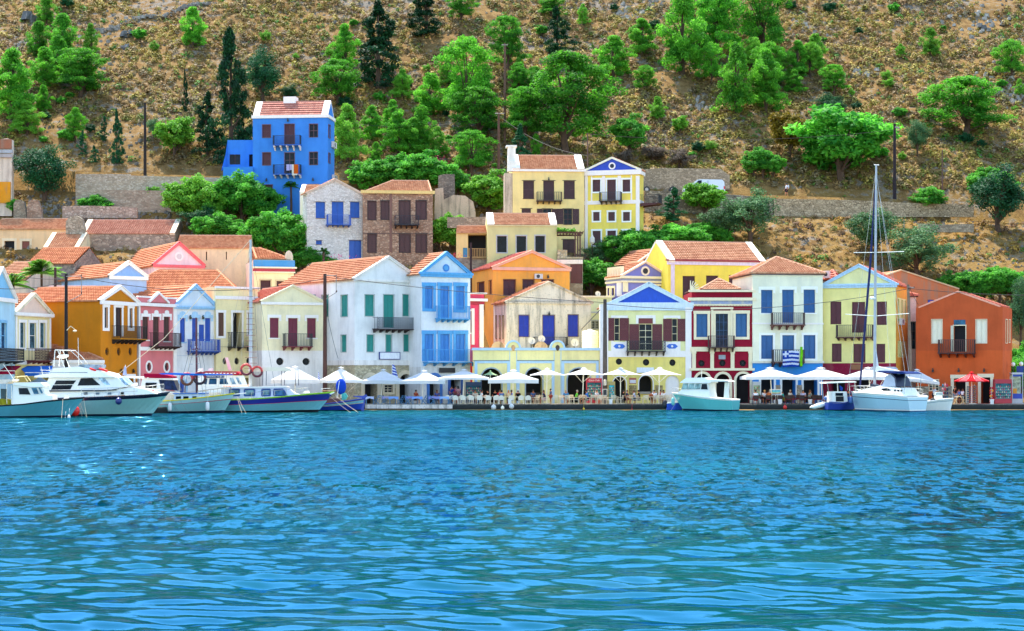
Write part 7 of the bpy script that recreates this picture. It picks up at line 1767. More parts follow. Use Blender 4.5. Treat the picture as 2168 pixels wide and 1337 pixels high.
# 12 --- sailing yacht
b = Boat(VF, 176.2, 1075, 'white sailing yacht with tall silver mast, rolled navy jib and four blue fenders', 'sailing yacht', 'sailing_yacht', yaw=-52); b.k *= .84
b.hull(1330, 862, [(1330, 1122), (1200, 1108), (1050, 1098), (862, 1092)], 25, 3.6, [(.07, paint('24507a')), (.13, HWW), (.72, paint('a8d4ec', .2, .02)), (.76, paint('30506c')), (.9, paint('b4dcf0', .2, .02)), (1, HWW)], ts=.8, trim=(HWW, .05), deck=HWW, full=2.1)
b.prism('coachroof', [(930, 1100), (1000, 1075), (1110, 1045), (1260, 1060), (1290, 1118)], 1.2, HWW, .95); b.win([(1130, 1068), (1180, 1060), (1200, 1080), (1150, 1085)], 1.14)
for x in (1222, 1245, 1268): b.win([(x, 1072), (x+12, 1072), (x+12, 1086), (x, 1086)], 1.13)
b.tube('mast', [(1028, 1080), (1032, 400), (1040, -605)], [.14, .13, .09], paint('a8b4c4', .3), n=10); b.tube('masthead', [(1025, -606), (1060, -600)], .04, HWW)
b.tube('spreader', [(890, 508, -1.4), (1030, 525, 0), (1210, 510, 1.2)], .035, HWW); b.tube('spreader', [(935, 48, -1.1), (1036, 50, 0), (1180, 50, 1.1)], .035, HWW)
m = MB(); m.lathe((b.x(1025), -.2, b.z(392)), [(.02, -.14), (.26, -.1), (.28, .05), (.15, .16), (.02, .18)], 12); b.add('radar', m, HWW)
b.tube('furled_jib', [(922, 1060), (960, 600), (1000, 100), (1030, -420)], [.09, .12, .11, .05], paint('16225c', .8), n=7)
for x0, x1, o in ((1036, 900, -1.3), (1038, 1200, 1.2), (1036, 1270, .4), (1036, 1150, 0)): b.tube('stay', [(x0, -560), (x1, 1080, o)], .012, STEEL)
b.prism('main_sail_cover', [(1040, 940), (1200, 960), (1200, 935), (1050, 900)], .18, HWW); b.prism('sail_edge', [(1042, 910), (1036, 760), (1056, 905)], .03, fabric('f0f0f0'))
b.prism('sprayhood', [(1130, 1050), (1150, 975), (1180, 955), (1215, 985), (1230, 1050)], 1.0, fabric('e4ecf4', .95), .8); b.prism('sprayhood_trim', [(1180, 957), (1190, 952), (1222, 985), (1238, 1050), (1228, 1050), (1213, 988)], 1.02, NAVY, .82)
b.prism('bimini', [(1100, 945), (1115, 934), (1270, 940), (1300, 955), (1290, 958)], 1.2, fabric('24386c', 1, .1), 1.1); b.tube('bimini_frame', [(1300, 955), (1290, 1105)], .02, STEEL, (-1.1, 1.1)); b.tube('bimini_frame', [(1060, 985), (1010, 1070)], .02, STEEL, (-.8, .8))
b.prism('hatch_bag', [(1085, 1045), (1100, 1030), (1160, 1030), (1155, 1048)], .3, paint('2a54b0')); b.prism('genoa_bag', [(1010, 1068), (1020, 1030), (1065, 1050), (1070, 1068)], .4, paint('14203c'))
b.tube('pulpit', [(870, 1085), (868, 1050), (960, 1045), (990, 1080)], .022, STEEL, (-.4, .4)); b.rails(1290, 900, .6, .014); b.tube('anchor_roller', [(900, 1075), (925, 1080)], .07, HWW)
for i, x in enumerate((1213, 1232, 1251, 1276)): fender(VF, x, 1170, 176.6+.25*i, .16, .95, '2c5498', ('leftmost', 'second', 'third', 'rightmost')[i]+' of the four blue fenders along the sailing yacht side')
# 13 --- rib and small grey dinghy
b = Boat(VG, 179.8, 560, 'white motor dinghy with windscreen and two black outboards in front of the orange house', 'motor boat', 'motor_boat')
b.hull(430, 700, [(430, 1150), (560, 1128), (700, 1118)], 22, 1.9, [(.8, HWW), (.85, paint('7a9ab0')), (1, HWW)], ts=.85, trim=(HWW, .07), deck=HWW)
b.prism('console', [(545, 1130), (552, 1085), (600, 1082), (608, 1130)], .4, HWW); b.prism('windscreen', [(545, 1088), (552, 1068), (604, 1066), (608, 1088)], .42, glass('a0aca8', .2)); b.tube('windscreen_frame', [(545, 1088), (550, 1066), (604, 1065), (608, 1088)], .02, HWW, (-.42, .42))
for x in (448, 522): m = MB(); m.ball((b.x(x), -.5 if x > 500 else .2, b.z(1128 if x < 500 else 1135)), .28, .2, .26, 10, 6); m.tube([(b.x(x), -.5 if x > 500 else .2, b.z(1140)), (b.x(x)-.05, -.5 if x > 500 else .2, -.1)], [.12, .07], 6); b.add('outboard_motor', m, BLK)
m = MB(); m.ball((b.x(463), .3, b.z(1092)), .3, .25, .2, 10, 6); b.add('grey_cover', m, paint('5a5c64'))
b = Boat(VG, 180.3, 390, 'tiny dark grey dinghy wedged between the sailing yacht stern and the white motor dinghy', 'dinghy', 'dinghy')
b.hull(362, 422, [(362, 1178), (422, 1175)], 6, 1.1, [(.1, BLK), (1, paint('3a5a60'))], ts=.8, trim=(paint('6a7c80'), .05))

# ------------------------------------------------------------------ parasols
def parasol(view, xl, xr, yp, ye, D, label, yv=None, pole=None, struts=False, hx='f2f2ee', hx2=None, rot=0, n=4, tilt=0, group='white parasols of the quay cafes', trans=.42):
    a, b = wx(view.x(xl), D), wx(view.x(xr), D); X = (a+b)/2 if pole is None else wx(view.x(pole), D); hw = (b-a)/2; cx = (a+b)/2
    zp, ze = wz(view.y(yp), D), wz(view.y(ye), D); zv = wz(view.y(yv), D) if yv else ze-.04
    t = thing('parasol', label, 'parasol', (X, D, .5), group)
    L = (X, D, .5); r = hw if n > 4 else hw*(1 if not rot else 1); m = MB(); k0 = math.pi/4+rot if n == 4 else 0
    def corner(i, rr, z):
        th = k0+2*math.pi*i/n; q = rr*(math.sqrt(2) if n == 4 else 1)
        if rot: q = rr/max(abs(math.cos(rot)), .7)*1.0
        x, y = q*math.cos(th), q*math.sin(th); return Vector((cx+x, D+y, z+x*tilt))
    mats = [fabric(hx, 1, trans)]+([fabric(hx2, 1, trans)] if hx2 else [])
    seg = 5
    for i in range(n):
        for j in range(6):
            f0, f1 = j/6, (j+1)/6
            sag = lambda f: -.06*math.sin(f*math.pi)*(zp-ze)
            m.mi = i % 2 if hx2 else 0
            e0 = [corner(i, r, 0).lerp(corner(i+1, r, 0), q/seg) for q in range(seg+1)]
            for q in range(seg):
                dip = lambda s_, f: (.05*math.sin(math.pi*s_/seg))*f
                def pt(s_, f): p = e0[s_]; return Vector((cx+(p.x-cx)*f, D+(p.y-D)*f, zp+(ze-zp)*f+sag(f)+dip(s_, f)+(p.x-cx)*f*tilt))
                m.face([pt(q, f0), pt(q, f1), pt(q+1, f1), pt(q+1, f0)] if j else [pt(q, 0), pt(q, f1), pt(q+1, f1)])
        if yv:
            for q in range(seg):
                p0, p1 = corner(i, r, 0).lerp(corner(i+1, r, 0), q/seg), corner(i, r, 0).lerp(corner(i+1, r, 0), (q+1)/seg)
                d0, d1 = .05*math.sin(math.pi*q/seg), .05*math.sin(math.pi*(q+1)/seg); t0, t1 = (p0.x-cx)*tilt, (p1.x-cx)*tilt
                m.face([(p0.x, p0.y, ze+d0+t0), (p0.x, p0.y, zv+d0*.6+t0), (p1.x, p1.y, zv+d1*.6+t1), (p1.x, p1.y, ze+d1+t1)])
    m.build('canopy', mats, t, L)
    m = MB()
    for i in range(n):
        c0, c1 = corner(i, r*.16, zp-.02), corner(i+1, r*.16, zp-.02); m.face([(cx, D, zp+.12), c0, c1])
    m.build('vent_cap', mats[0], t, L)
    m = MB(); m.tube([(X, D, .5), (cx, D, zp+.05)], .045, 8); m.build('pole', paint('eceae0', .4), t, L)
    m = MB(); m.box(X-.35, X+.35, D-.35, D+.35, .5, .6); m.build('base', paint('b8b8b0', .7), t, L)
    m = MB()
    for i in range(n*2):
        e = corner(i//2, r*.97, ze-.02) if i % 2 == 0 else (corner(i//2, r*.97, ze).lerp(corner(i//2+1, r*.97, ze), .5)-Vector((0, 0, 0)))
        m.tube([(cx, D, zp-.06), e], .018, 4, cap=False)
        if struts: m.tube([(X, D, ze-(zp-ze)*1.0-.1), Vector((cx, D, zp-.05)).lerp(e, .55)], .018, 4, cap=False)
    m.build('ribs', paint('eceae0', .4), t, L)
    return t
parasol(VC, 55, 400, 905, 1000, 182.5, 'leftmost white parasol, partly behind the long blue and white boat', 1030, rot=.5)
parasol(VC, 390, 748, 912, 1005, 182, 'large white parasol at the foot of the tall pole, above the royal blue caique', 1025, rot=.35)
parasol(VC, 735, 1036, 928, 1008, 184.2, 'white parasol with vent cap in front of the stone arches of the green-shuttered house', 1032, 865)
parasol(VC, 1022, 1352, 935, 1008, 184.2, 'white parasol with vent cap in front of the azure house left doorway', 1032, 1172)
parasol(VC, 1300, 1672, 928, 988, 184.6, 'white parasol right of the azure house door, pole beside the blue fridge', 1002, 1477)
parasol(VD, 190, 562, 932, 1000, 184.2, 'wide white parasol before the left arch of the yellow restaurant', 1028, 372)
parasol(VD, 500, 757, 920, 968, 184.6, 'flat white parasol with open struts before the middle restaurant arch', None, 621, True)
parasol(VD, 757, 1045, 917, 966, 184.4, 'flat white parasol with open struts left of the red drinks cooler', None, 890, True)
parasol(VE, 42, 300, 956, 1000, 184.4, 'flat white parasol in front of the left arch of the blue-pediment house', None, 171, True)
parasol(VE, 300, 572, 955, 1001, 184.4, 'flat white parasol in front of the white arched door of the blue-pediment house', None, 428, True)
parasol(VF, 46, 450, 914, 978, 184.2, 'square white parasol in front of the bright blue ground floor', 1001, 262)
parasol(VF, 420, 832, 914, 980, 184.4, 'square white parasol between the blue and maroon ground floors', 1003, 633)
parasol(VF, 796, 1160, 914, 980, 184.4, 'square white parasol half hidden by the sailing yacht mast', 1003, 1000)
parasol(VG, 245, 552, 880, 962, 185.5, 'tilted white parasol behind the sailing yacht stern', 985, 420, tilt=-.12)
parasol(VD, 148, 262, 938, 968, 187.6, 'small pale green parasol deep inside the left restaurant arch', None, 200, hx='b8d4a0', n=8)
parasol(VG, 708, 1000, 900, 972, 184.6, 'red parasol with paler red panels in front of the souvenir shop', 980, 855, hx='d8202c', hx2='e4646a', n=12, group=None)
parasol(VA, 255, 405, 938, 985, 174, 'pale blue-white parasol behind the small fishing boat', 1000, 330, hx='b8d8f4')
t = thing('folded_parasol', 'closed white parasol standing beside the olive shrub on the slope', 'parasol', (0, 0, 0)); D = 218.5
X = wx(U4.x(1311), D); z0 = wz(U4.y(915), D); z1 = wz(U4.y(815), D); m = MB(); m.lathe((X, D, z0), [(.12, .1), (.3, .3), (.28, .8), (.14, (z1-z0)*.75), (.03, z1-z0)], 9); t.location = (X, D, z0); m.build('canopy', fabric('efe8d4', 1, .1), t, (X, D, z0)); m = MB(); m.tube([(X, D, z0-1.2), (X, D, z0+.3)], .04, 6); m.build('pole', WOODD, t, (X, D, z0))
# ------------------------------------------------------------------ chairs and tables
def mk(name, label, cat, parts):
    t = thing(name, label, cat); 
    for nm, m, mt in parts: m.build(nm, mt, t)
    return t
def legs(w, d, h, r, mat_parts, mt, splay=.03):
    for sx in (-1, 1):
        for sy in (-1, 1): m = MB(); m.tube([(sx*(w+splay), sy*(d+splay), 0), (sx*w, sy*d, h)], r, 5); mat_parts.append(('leg', m, mt))
def plastic_chair():
    P = []; mt = paint('e6ebe6', .35, .03); legs(.2, .2, .43, .022, P, mt)
    m = MB(); m.box(-.24, .24, -.24, .22, .42, .455); P.append(('seat', m, mt))
    m = MB(); n = 8
    for i in range(n):       # rounded shell of a back at -y, the chair faces +y
        a0, a1 = math.pi*i/n, math.pi*(i+1)/n
        m.hexa([(-.25*math.cos(a0), -.22, .46), (-.25*math.cos(a1), -.22, .46), (-.25*math.cos(a1), -.25, .46), (-.25*math.cos(a0), -.25, .46)],
               [(-.27*math.cos(a0), -.27-.03*math.sin(a0), .62+.26*math.sin(a0)), (-.27*math.cos(a1), -.27-.03*math.sin(a1), .62+.26*math.sin(a1)), (-.27*math.cos(a1), -.3-.03*math.sin(a1), .62+.26*math.sin(a1)), (-.27*math.cos(a0), -.3-.03*math.sin(a0), .62+.26*math.sin(a0))])
    P.append(('backrest', m, mt))
    for sx in (-1, 1): m = MB(); m.tube([(sx*.27, -.25, .68), (sx*.28, .1, .66), (sx*.26, .2, .44)], .022, 5); P.append(('armrest', m, mt))
    return P
def frame_chair(hx='d6d0bc', cush=None):
    P = []; mt = paint(hx, .5, .08); legs(.23, .22, .43, .02, P, mt)
    m = MB(); m.box(-.24, .24, -.23, .23, .42, .45); P.append(('seat', m, mt))
    m = MB(); m.tube([(-.23, -.22, .43), (-.23, -.3, .88)], .02, 5); m.tube([(.23, -.22, .43), (.23, -.3, .88)], .02, 5); m.box(-.23, .23, -.305, -.285, .8, .88)
    for z in (.58, .66, .74): m.box(-.21, .21, -.285, -.265, z-.025, z+.025)
    P.append(('backrest', m, mt))
    for sx in (-1, 1): m = MB(); m.tube([(sx*.25, -.27, .65), (sx*.25, .2, .65), (sx*.25, .23, .0)], .02, 5); P.append(('armrest', m, mt))
    if cush: m = MB(); m.box(-.22, .22, -.2, .22, .452, .51); P.append(('cushion', m, fabric(cush, 1, .05)))
    return P
def wicker_chair():
    P = frame_chair('2a1c1a', 'a01c30'); m = MB(); m.hexa([(-.22, -.25, .5), (.22, -.25, .5), (.22, -.23, .5), (-.22, -.23, .5)], [(-.22, -.31, .84), (.22, -.31, .84), (.22, -.28, .84), (-.22, -.28, .84)]); P.append(('woven_back', m, paint('3a2422', .8, .3))); return P
def folding_chair():
    P = []; mt = paint('4a88c0', .55, .1)
    m = MB()
    for i in range(5): m.box(-.2, .2, -.18+i*.075, -.125+i*.075, .44, .46)
    P.append(('seat', m, mt))
    for sx in (-1, 1):
        m = MB(); m.tube([(sx*.2, .24, 0), (sx*.2, -.24, .86)], .018, 4); P.append(('leg', m, mt)); m = MB(); m.tube([(sx*.17, -.24, 0), (sx*.17, .2, .45)], .018, 4); P.append(('leg', m, mt))
    m = MB(); m.box(-.2, .2, -.24, -.22, .76, .85); m.box(-.2, .2, -.2, -.18, .62, .68); P.append(('backrest', m, mt)); return P
def cafe_table(w, cloth=None, top='8a8a84', h=.74):
    P = []; mt = paint('4a88c0' if cloth else top, .5, .1)
    m = MB(); m.box(-w/2, w/2, -.38, .38, h-.03, h); P.append(('tabletop', m, mt)); legs(w/2-.06, .32, h-.03, .022, P, mt, 0)
    if cloth:
        m = MB(); nx = 12
        m.box(-w/2-.02, w/2+.02, -.4, .4, h+.001, h+.008)
        for i in range(nx):
            u0, u1 = -w/2-.02+(w+.04)*i/nx, -w/2-.02+(w+.04)*(i+1)/nx; f = lambda u: .14+.14*abs(((u+w/2)/.42) % 2-1)
            m.face([(u0, -.41, h+.005), (u1, -.41, h+.005), (u1, -.42, h-f(u1)), (u0, -.42, h-f(u0))])
        P.append(('cloth_overlay', m, fabric(cloth, 1, .1)))
    return P
PR = {}; person_q = []
def put(kind, maker, px, D, rz, name, label, cat, group):
    if kind not in PR:
        t = mk(name, label, cat, maker()); PR[kind] = t
    else: t = copy_tree(PR[kind])
    t.location = (wx(px, D), D, .504); t.rotation_euler = (0, 0, R(rz)); tag(t, label, cat, group); return t
ORD = ['first', 'second', 'third', 'fourth', 'fifth', 'sixth', 'seventh', 'eighth', 'ninth', 'tenth', 'eleventh', 'twelfth', 'thirteenth', 'fourteenth', 'fifteenth', 'sixteenth', 'seventeenth', 'eighteenth', 'nineteenth', 'twentieth']
for i, px in enumerate((965, 980, 998, 1015.5, 1034, 1050.5, 1062, 1082, 1103, 1118)):
    put('pl', plastic_chair, px, 183.3+.1*(i % 3), (i*37 % 13)-6, 'plastic_chair', ORD[i]+' white rounded chair from the left in the row at the quay edge', 'chair', 'white rounded chairs of the yellow restaurant')
for i, px in enumerate((946, 958, 977, 994, 1012, 1029, 1052)):
    put('pl', plastic_chair, px, 185.3, 170+(i*41 % 15), 'plastic_chair', ORD[i]+' white rounded chair from the left in the rear row, facing the sea', 'chair', 'white rounded chairs of the yellow restaurant')
for i, (px, d, rz) in enumerate(((1132, 183.6, 60), (1153, 183.5, -70), (1175, 184, 10), (1190, 185.4, 190), (1203, 183.6, -15), (1220, 183.6, 80), (1246, 183.6, -75), (1257, 184.6, 190), (1268, 183.7, 20), (1281, 185.2, 200), (1290, 184, 85), (1300, 183.8, -10), (1313, 183.7, 70), (1344, 183.6, -80), (1354, 184.6, -60), (1366, 183.7, 10), (1374, 185, 190), (1389, 183.5, 0), (1401, 184, -10), (1413, 184, -30))):
    put('fr', frame_chair, px, d, rz, 'metal_chair', ORD[i]+' beige slatted armchair from the left between restaurant arch and cabin cruiser', 'chair', 'beige slatted armchairs of the middle cafe')
for i, (px, d, rz) in enumerate(((797, 183.6, 75), (801, 185, 60), (812, 183.4, -85), (816, 185.2, -70), (848, 183.5, 80), (853, 185, 85), (862, 183.4, -80), (868, 185, -85), (897, 183.4, 85), (903, 185, 75), (916, 183.4, -80), (921, 185, -75), (952, 183.4, 80), (956, 185, 85))):
    put('fo', folding_chair, px, d, rz, 'folding_chair', ORD[i]+' blue wooden folding chair from the left at the blue-clothed tables', 'chair', 'blue folding chairs of the taverna')
for i, (px, d, rz) in enumerate(((1600, 183.4, 5), (1626, 183.6, -5), (1640, 185, 180), (1650, 183.7, 15), (1669, 183.6, 10), (1680, 185, 190), (1698, 183.8, -12), (1710, 185.2, 170), (1722, 183.6, 8), (1735, 183.7, -8))):
    put('wi', wicker_chair, px, d, rz, 'wicker_chair', ORD[i]+' dark wicker chair with red cushion from the left, before the blue ground floor', 'chair', 'dark wicker chairs with red cushions')
for i, (px, w, c) in enumerate(((783, .8, 'c8d4f4'), (824, 1.35, 'b8b4e8'), (834, .9, '8cb4f4'), (872, 1.2, '9ca4ec'), (884, 1.0, '88b0f0'), (921, 1.2, 'a0a8f0'), (941, .9, '9cc4f8'))):
    t = mk('cafe_table', ORD[i]+' blue-legged taverna table from the left with pale blue cloth', 'table', cafe_table(w, c)); d = 184.3 if i in (1, 3, 5) else 183.5; t.location = (wx(px, d), d, .504); t['group'] = 'taverna tables'
for i, px in enumerate((971, 990, 1008, 1026, 1045, 1073, 1093, 1110)):
    put('tb', lambda: cafe_table(.8, None, 'd8e0d4'), px, 184.4, 0, 'cafe_table', ORD[i]+' small pale table from the left among the white rounded chairs', 'table', 'pale restaurant tables')
for i, px in enumerate((1143, 1190, 1232, 1258, 1302, 1333, 1383, 1406)):
    put('tc', lambda: cafe_table(.7, None, 'c8c4b4'), px, 184.2, 0, 'cafe_table', ORD[i]+' small square table from the left among the beige armchairs', 'table', 'middle cafe tables')
for i, px in enumerate((1611, 1636, 1664, 1706)):
    put('td', lambda: cafe_table(.7, None, '2a2422'), px, 184.2, 0, 'cafe_table', ORD[i]+' dark table from the left among the wicker chairs', 'table', 'dark cafe tables')
for i, (px, rz) in enumerate(((1136, 100), (1160, -80), (1210, 190), (1232, 170), (1268, 185), (1330, 190), (1392, 170), (1420, 200))):
    put('fr', frame_chair, px, 186.4, rz, 'metal_chair', ORD[i]+' beige slatted armchair from the left in the shaded back row by the walls', 'chair', 'beige slatted armchairs of the middle cafe')
for i, (px, rz) in enumerate(((1590, 100), (1615, -80), (1632, 180), (1668, 190), (1690, 170), (1728, 185))):
    put('wi', wicker_chair, px, 186.6, rz, 'wicker_chair', ORD[i]+' dark wicker chair from the left in the back row at the doorways', 'chair', 'dark wicker chairs with red cushions')
for px, c, lab, h_ in ((1006, 'd8d0c0', 'person in beige seated in the rear row left of the green parasol', 1), (1128, '3c5c8c', 'person in denim blue seated by the middle restaurant arch', 0), (1262, 'd0d4dc', 'person in pale grey seated before the fridge and old pole', 1), (1398, 'b03c48', 'person in a red top seated behind the beige armchairs', 0), (1672, 'e0dcd0', 'person in cream seated in the blue house doorway', 2), (1752, '5c4438', 'person in brown seated under the parasol left of the blue fishing boat', 0), (880, 'a84c3c', 'person in brick red seated at the back of the taverna', 0), (925, '4c5c9c', 'person in indigo seated at the back of the taverna', 1)):
    person_q.append((px, c, lab, h_))
t = copy_tree(PR['fo']); 
for j, (px, rz) in enumerate(((2024, 80), (2038, -95))):
    if j: t = copy_tree(PR['fo'])
    t.location = (wx(px, 184), 184, .504); t.rotation_euler = (0, 0, R(rz)); tag(t, ('left' if not j else 'right')+' natural wood folding chair under the red parasol', 'chair', 'wooden folding chairs of the souvenir shop')
    for ch in t.children: ch.material_slots[0].link = 'OBJECT'; ch.material_slots[0].material = paint('d8bc84', .6)
put('tb', None, 2031, 184.2, 0, 'cafe_table', 'small grey table under the red parasol', 'table', None)
# ------------------------------------------------------------------ people
def skin(verts, edges, rad, sub=1):
    me = bpy.data.meshes.new('s'); me.from_pydata(verts, edges, []); o = bpy.data.objects.new('s', me); COL.objects.link(o)
    md = o.modifiers.new('k', 'SKIN'); sv = me.skin_vertices[0].data
    for i, r in enumerate(rad): sv[i].radius = (r, r) if not isinstance(r, tuple) else r
    sv[0].use_root = True
    s2 = o.modifiers.new('u', 'SUBSURF'); s2.levels = sub; s2.render_levels = sub
    dg = bpy.context.evaluated_depsgraph_get(); e = bpy.data.meshes.new_from_object(o.evaluated_get(dg)); bpy.data.objects.remove(o)
    e.polygons.foreach_set('use_smooth', [True]*len(e.polygons)); return e
def pose(kind, seed=0):
    r = random.Random(seed*13+len(kind)); J = {}
    if kind == 'sit':
        ln = r.uniform(-.02, .12); J = dict(pel=(0, 0, .53), sp=(ln*.4-.02, 0, .75), ch=(ln, 0, .98), nk=(ln+.03, 0, 1.12), hd=(ln+.06, 0, 1.25), tp=(ln+.05, 0, 1.34))
        for s in (-1, 1):
            k = r.uniform(-.05, .05); up = r.random() < .3
            J[('hip', s)] = (.02, .1*s, .5); J[('kn', s)] = (.42+k, .13*s, .5); J[('an', s)] = (.4+k*2, .13*s, .09); J[('to', s)] = (.54+k*2, .14*s, .04)
            J[('sh', s)] = (ln, .19*s, 1.04); J[('el', s)] = (ln+.12, .25*s, .78); J[('wr', s)] = (ln+(.2 if up else .36), .14*s, 1.02 if up else .78); J[('pa', s)] = (ln+(.19 if up else .43), .11*s, 1.1 if up else .79)
    else:
        J = dict(pel=(0, 0, .93), sp=(.0, 0, 1.15), ch=(.0, 0, 1.36), nk=(.01, 0, 1.5), hd=(.03, 0, 1.62), tp=(.02, 0, 1.71)); st = .16 if kind == 'walk' else .03
        for s in (-1, 1):
            J[('hip', s)] = (0, .09*s, .9); J[('kn', s)] = (.02+st*s*.7, .1*s, .5); J[('an', s)] = (st*s*1.3-.02, .1*s, .09); J[('to', s)] = (st*s*1.3+.13, .11*s, .04)
            J[('sh', s)] = (0, .19*s, 1.42); J[('el', s)] = (-.02-st*s*.5, .25*s, 1.13)
            J[('wr', s)] = (.16, .2*s, 1.0) if kind != 'walk' else (.1-st*s, .24*s, .9); w = J[('wr', s)]; J[('pa', s)] = (w[0]+.06, w[1], w[2]-.05)
    return J
RAD = dict(pel=.15, sp=.125, ch=.15, nk=.058, hd=.098, tp=.07, hip=.1, kn=.062, an=.04, to=.035, sh=.06, el=.045, wr=.028, pa=.034)
def person_meshes(kind, seed, female=False):
    J = pose(kind, seed); keys = list(J); idx = {k: i for i, k in enumerate(keys)}; V = [J[k] for k in keys]; rd = [RAD[k if isinstance(k, str) else k[0]]*(.9 if female else 1) for k in keys]
    E = [('pel', 'sp'), ('sp', 'ch'), ('ch', 'nk'), ('nk', 'hd'), ('hd', 'tp')]
    for s in (-1, 1): E += [('pel', ('hip', s)), (('hip', s), ('kn', s)), (('kn', s), ('an', s)), (('an', s), ('to', s)), ('ch', ('sh', s)), (('sh', s), ('el', s)), (('el', s), ('wr', s)), (('wr', s), ('pa', s))]
    E = [(idx[a], idx[b]) for a, b in E]
    V.append((J['hd'][0]+.1, 0, J['hd'][2]-.01)); rd.append(.018); E.append((idx['hd'], len(V)-1))
    for s in (-1, 1):      # five fingers rooted in the palm
        p = Vector(J[('pa', s)]); w = Vector(J[('wr', s)]); d = (p-w).normalized(); sd = Vector((0, 1, 0)).cross(d).normalized() if abs(d.y) < .9 else Vector((1, 0, 0)); ax = Vector((0, 1, 0))
        for k, (o, l) in enumerate(((-.026, .06), (-.009, .072), (.009, .068), (.026, .055))):
            a = p+ax*o+d*.03; b = a+d*l*.5; c = b+d*l*.35+sd*.018; n0 = len(V); V += [tuple(a), tuple(b), tuple(c)]; rd += [.011, .009, .008]; E += [(idx[('pa', s)], n0), (n0, n0+1), (n0+1, n0+2)]
        a = p-ax*.03*s-d*.01; b = a-ax*.025*s+d*.025; n0 = len(V); V += [tuple(a), tuple(b)]; rd += [.012, .009]; E += [(idx[('pa', s)], n0), (n0, n0+1)]
    body = skin(V, E, rd)
    f = lambda k: J[k]; L2 = lambda a, b, t: tuple(Vector(f(a)).lerp(Vector(f(b)), t))
    V = [L2('pel', 'sp', .3), f('sp'), f('ch'), L2('ch', 'nk', .45)]; rd = [.165, .15, .172, .09]; E = [(0, 1), (1, 2), (2, 3)]
    for s in (-1, 1): n0 = len(V); V += [f(('sh', s)), L2(('sh', s), ('el', s), .75)]; rd += [.082, .062]; E += [(2, n0), (n0, n0+1)]
    shirt = skin(V, E, rd)
    V = [f('pel')]; rd = [.17]; E = []
    for s in (-1, 1): n0 = len(V); V += [f(('hip', s)), L2(('hip', s), ('kn', s), .85)]; rd += [.115, .082]; E += [(0, n0), (n0, n0+1)]
    shorts = skin(V, E, rd)
    m = MB(); h = Vector(f('hd'))+Vector((-.022, 0, .035)); m.ball(h, .108, .1, .11, 12, 8)
    if female: m.ball(h+Vector((-.05, 0, -.1)), .07, .085, .13, 10, 6)
    ho = m.build('hair', HAIR[0], smooth=True); hair = ho.data; bpy.data.objects.remove(ho)
    return body, shirt, shorts, hair
HAIR = [paint('1a1412', .7), paint('5a3c22', .7), paint('9a9488', .7), paint('b08a4c', .7)]
SKINM = [paint('b87a5a', .6, .04), paint('9a5f42', .6, .04), paint('d09878', .6, .04)]
PM = {}
def person(px, D, rz, kind, shirt, pants, label, hair=0, sk=0, fem=False, z=.504, seed=0, hat=None, sc=1.0, dz=0):
    key = (kind, seed % 3, fem)
    if key not in PM: PM[key] = person_meshes(kind, seed % 3, fem)
    t = thing('person', label, 'person', (wx(px, D), D, z+dz)); t.rotation_euler = (0, 0, R(rz)); t.scale = (sc, sc, sc)
    for nm, me, mt in zip(('body', 'shirt', 'shorts', 'hair'), PM[key], (SKINM[sk], fabric(shirt, 1, .05), fabric(pants, 1, .05), HAIR[hair])):
        o = bpy.data.objects.new(nm, me); COL.objects.link(o); o.parent = t
        if not me.materials: me.materials.append(mt)
        o.material_slots[0].link = 'OBJECT'; o.material_slots[0].material = mt
    if hat:
        h = pose(kind, seed % 3)['hd'] if False else PMJ(kind, seed); m = MB(); m.lathe(h, [(.19, .06), (.19, .075), (.11, .08), (.1, .16), (.03, .17)], 12); m.build('hat', fabric(hat, 1, .1), t)
    return t
def PMJ(kind, seed): return pose(kind, seed % 3)['hd']
person(1019, 184.8, 10, 'sit', 'e8e8ec', '2a3040', 'person in a white tank top seated at the left of the restaurant group, looking right', seed=0)
person(1034, 186, 200, 'sit', '14161e', '20242c', 'person in black seated behind the pale green parasol pole', seed=1)
person(1048, 186.4, -90, 'sit', '101820', '20242c', 'person in dark clothes facing the sea in the left restaurant arch', seed=2)
person(1057, 186, -60, 'sit', 'b81c34', '20242c', 'person in a crimson shirt in the left restaurant arch', seed=0, fem=True)
person(1062, 183.6, 90, 'sit', '5a74a0', '3a4a5c', 'person in a slate blue shirt seen from behind on a white rounded chair', seed=1)
person(1077, 184.6, 95, 'sit', 'c8b494', '3a3c34', 'person in a sand coloured shirt seen from behind', hair=3, seed=2)
person(1084, 185, 200, 'sit', '1c64c8', '1a2440', 'person in a bright blue shirt with backpack straps facing left', sk=1, seed=0)
person(1097, 184.4, 100, 'sit', '15181c', '2c3430', 'person in a black shirt with a pale cap seen from behind', seed=1, hat='d8d4c8')
person(1153, 184, 180, 'sit', '2c2c48', 'e8b4b8', 'woman with long hair holding her chin, pink skirt, by the strut parasol pole', hair=1, fem=True, seed=2)
person(1166, 184.8, 200, 'stand', '6a7490', 'b84a3c', 'man in a grey-blue shirt half standing behind the seated woman with pink skirt', seed=0, sc=.86)
person(1198, 185.2, -90, 'sit', '4a8ab8', '2c3c60', 'bald man in a blue and white striped shirt facing the sea', hair=2, seed=1)
person(1220, 184, 0, 'sit', '7ce04c', '2a3038', 'man in a lime green shirt bending over his table', hair=2, seed=2)
person(1243, 184, 190, 'sit', '2c78d0', '1c2438', 'man in a bright blue shirt, hand on chin, in front of the red drinks cooler', seed=0)
person(1319, 184, 0, 'sit', '12141c', '1a1c24', 'man in black seated with his back to the fridge door', seed=1)
person(1326, 184.8, -20, 'sit', '2c3c5c', 'b8584c', 'person in navy behind the man in black', hair=1, seed=2)
person(1343, 184, 180, 'sit', 'c4c8d8', '3c5060', 'man in a pale grey shirt leaning over the table with bare legs', hair=1, seed=0)
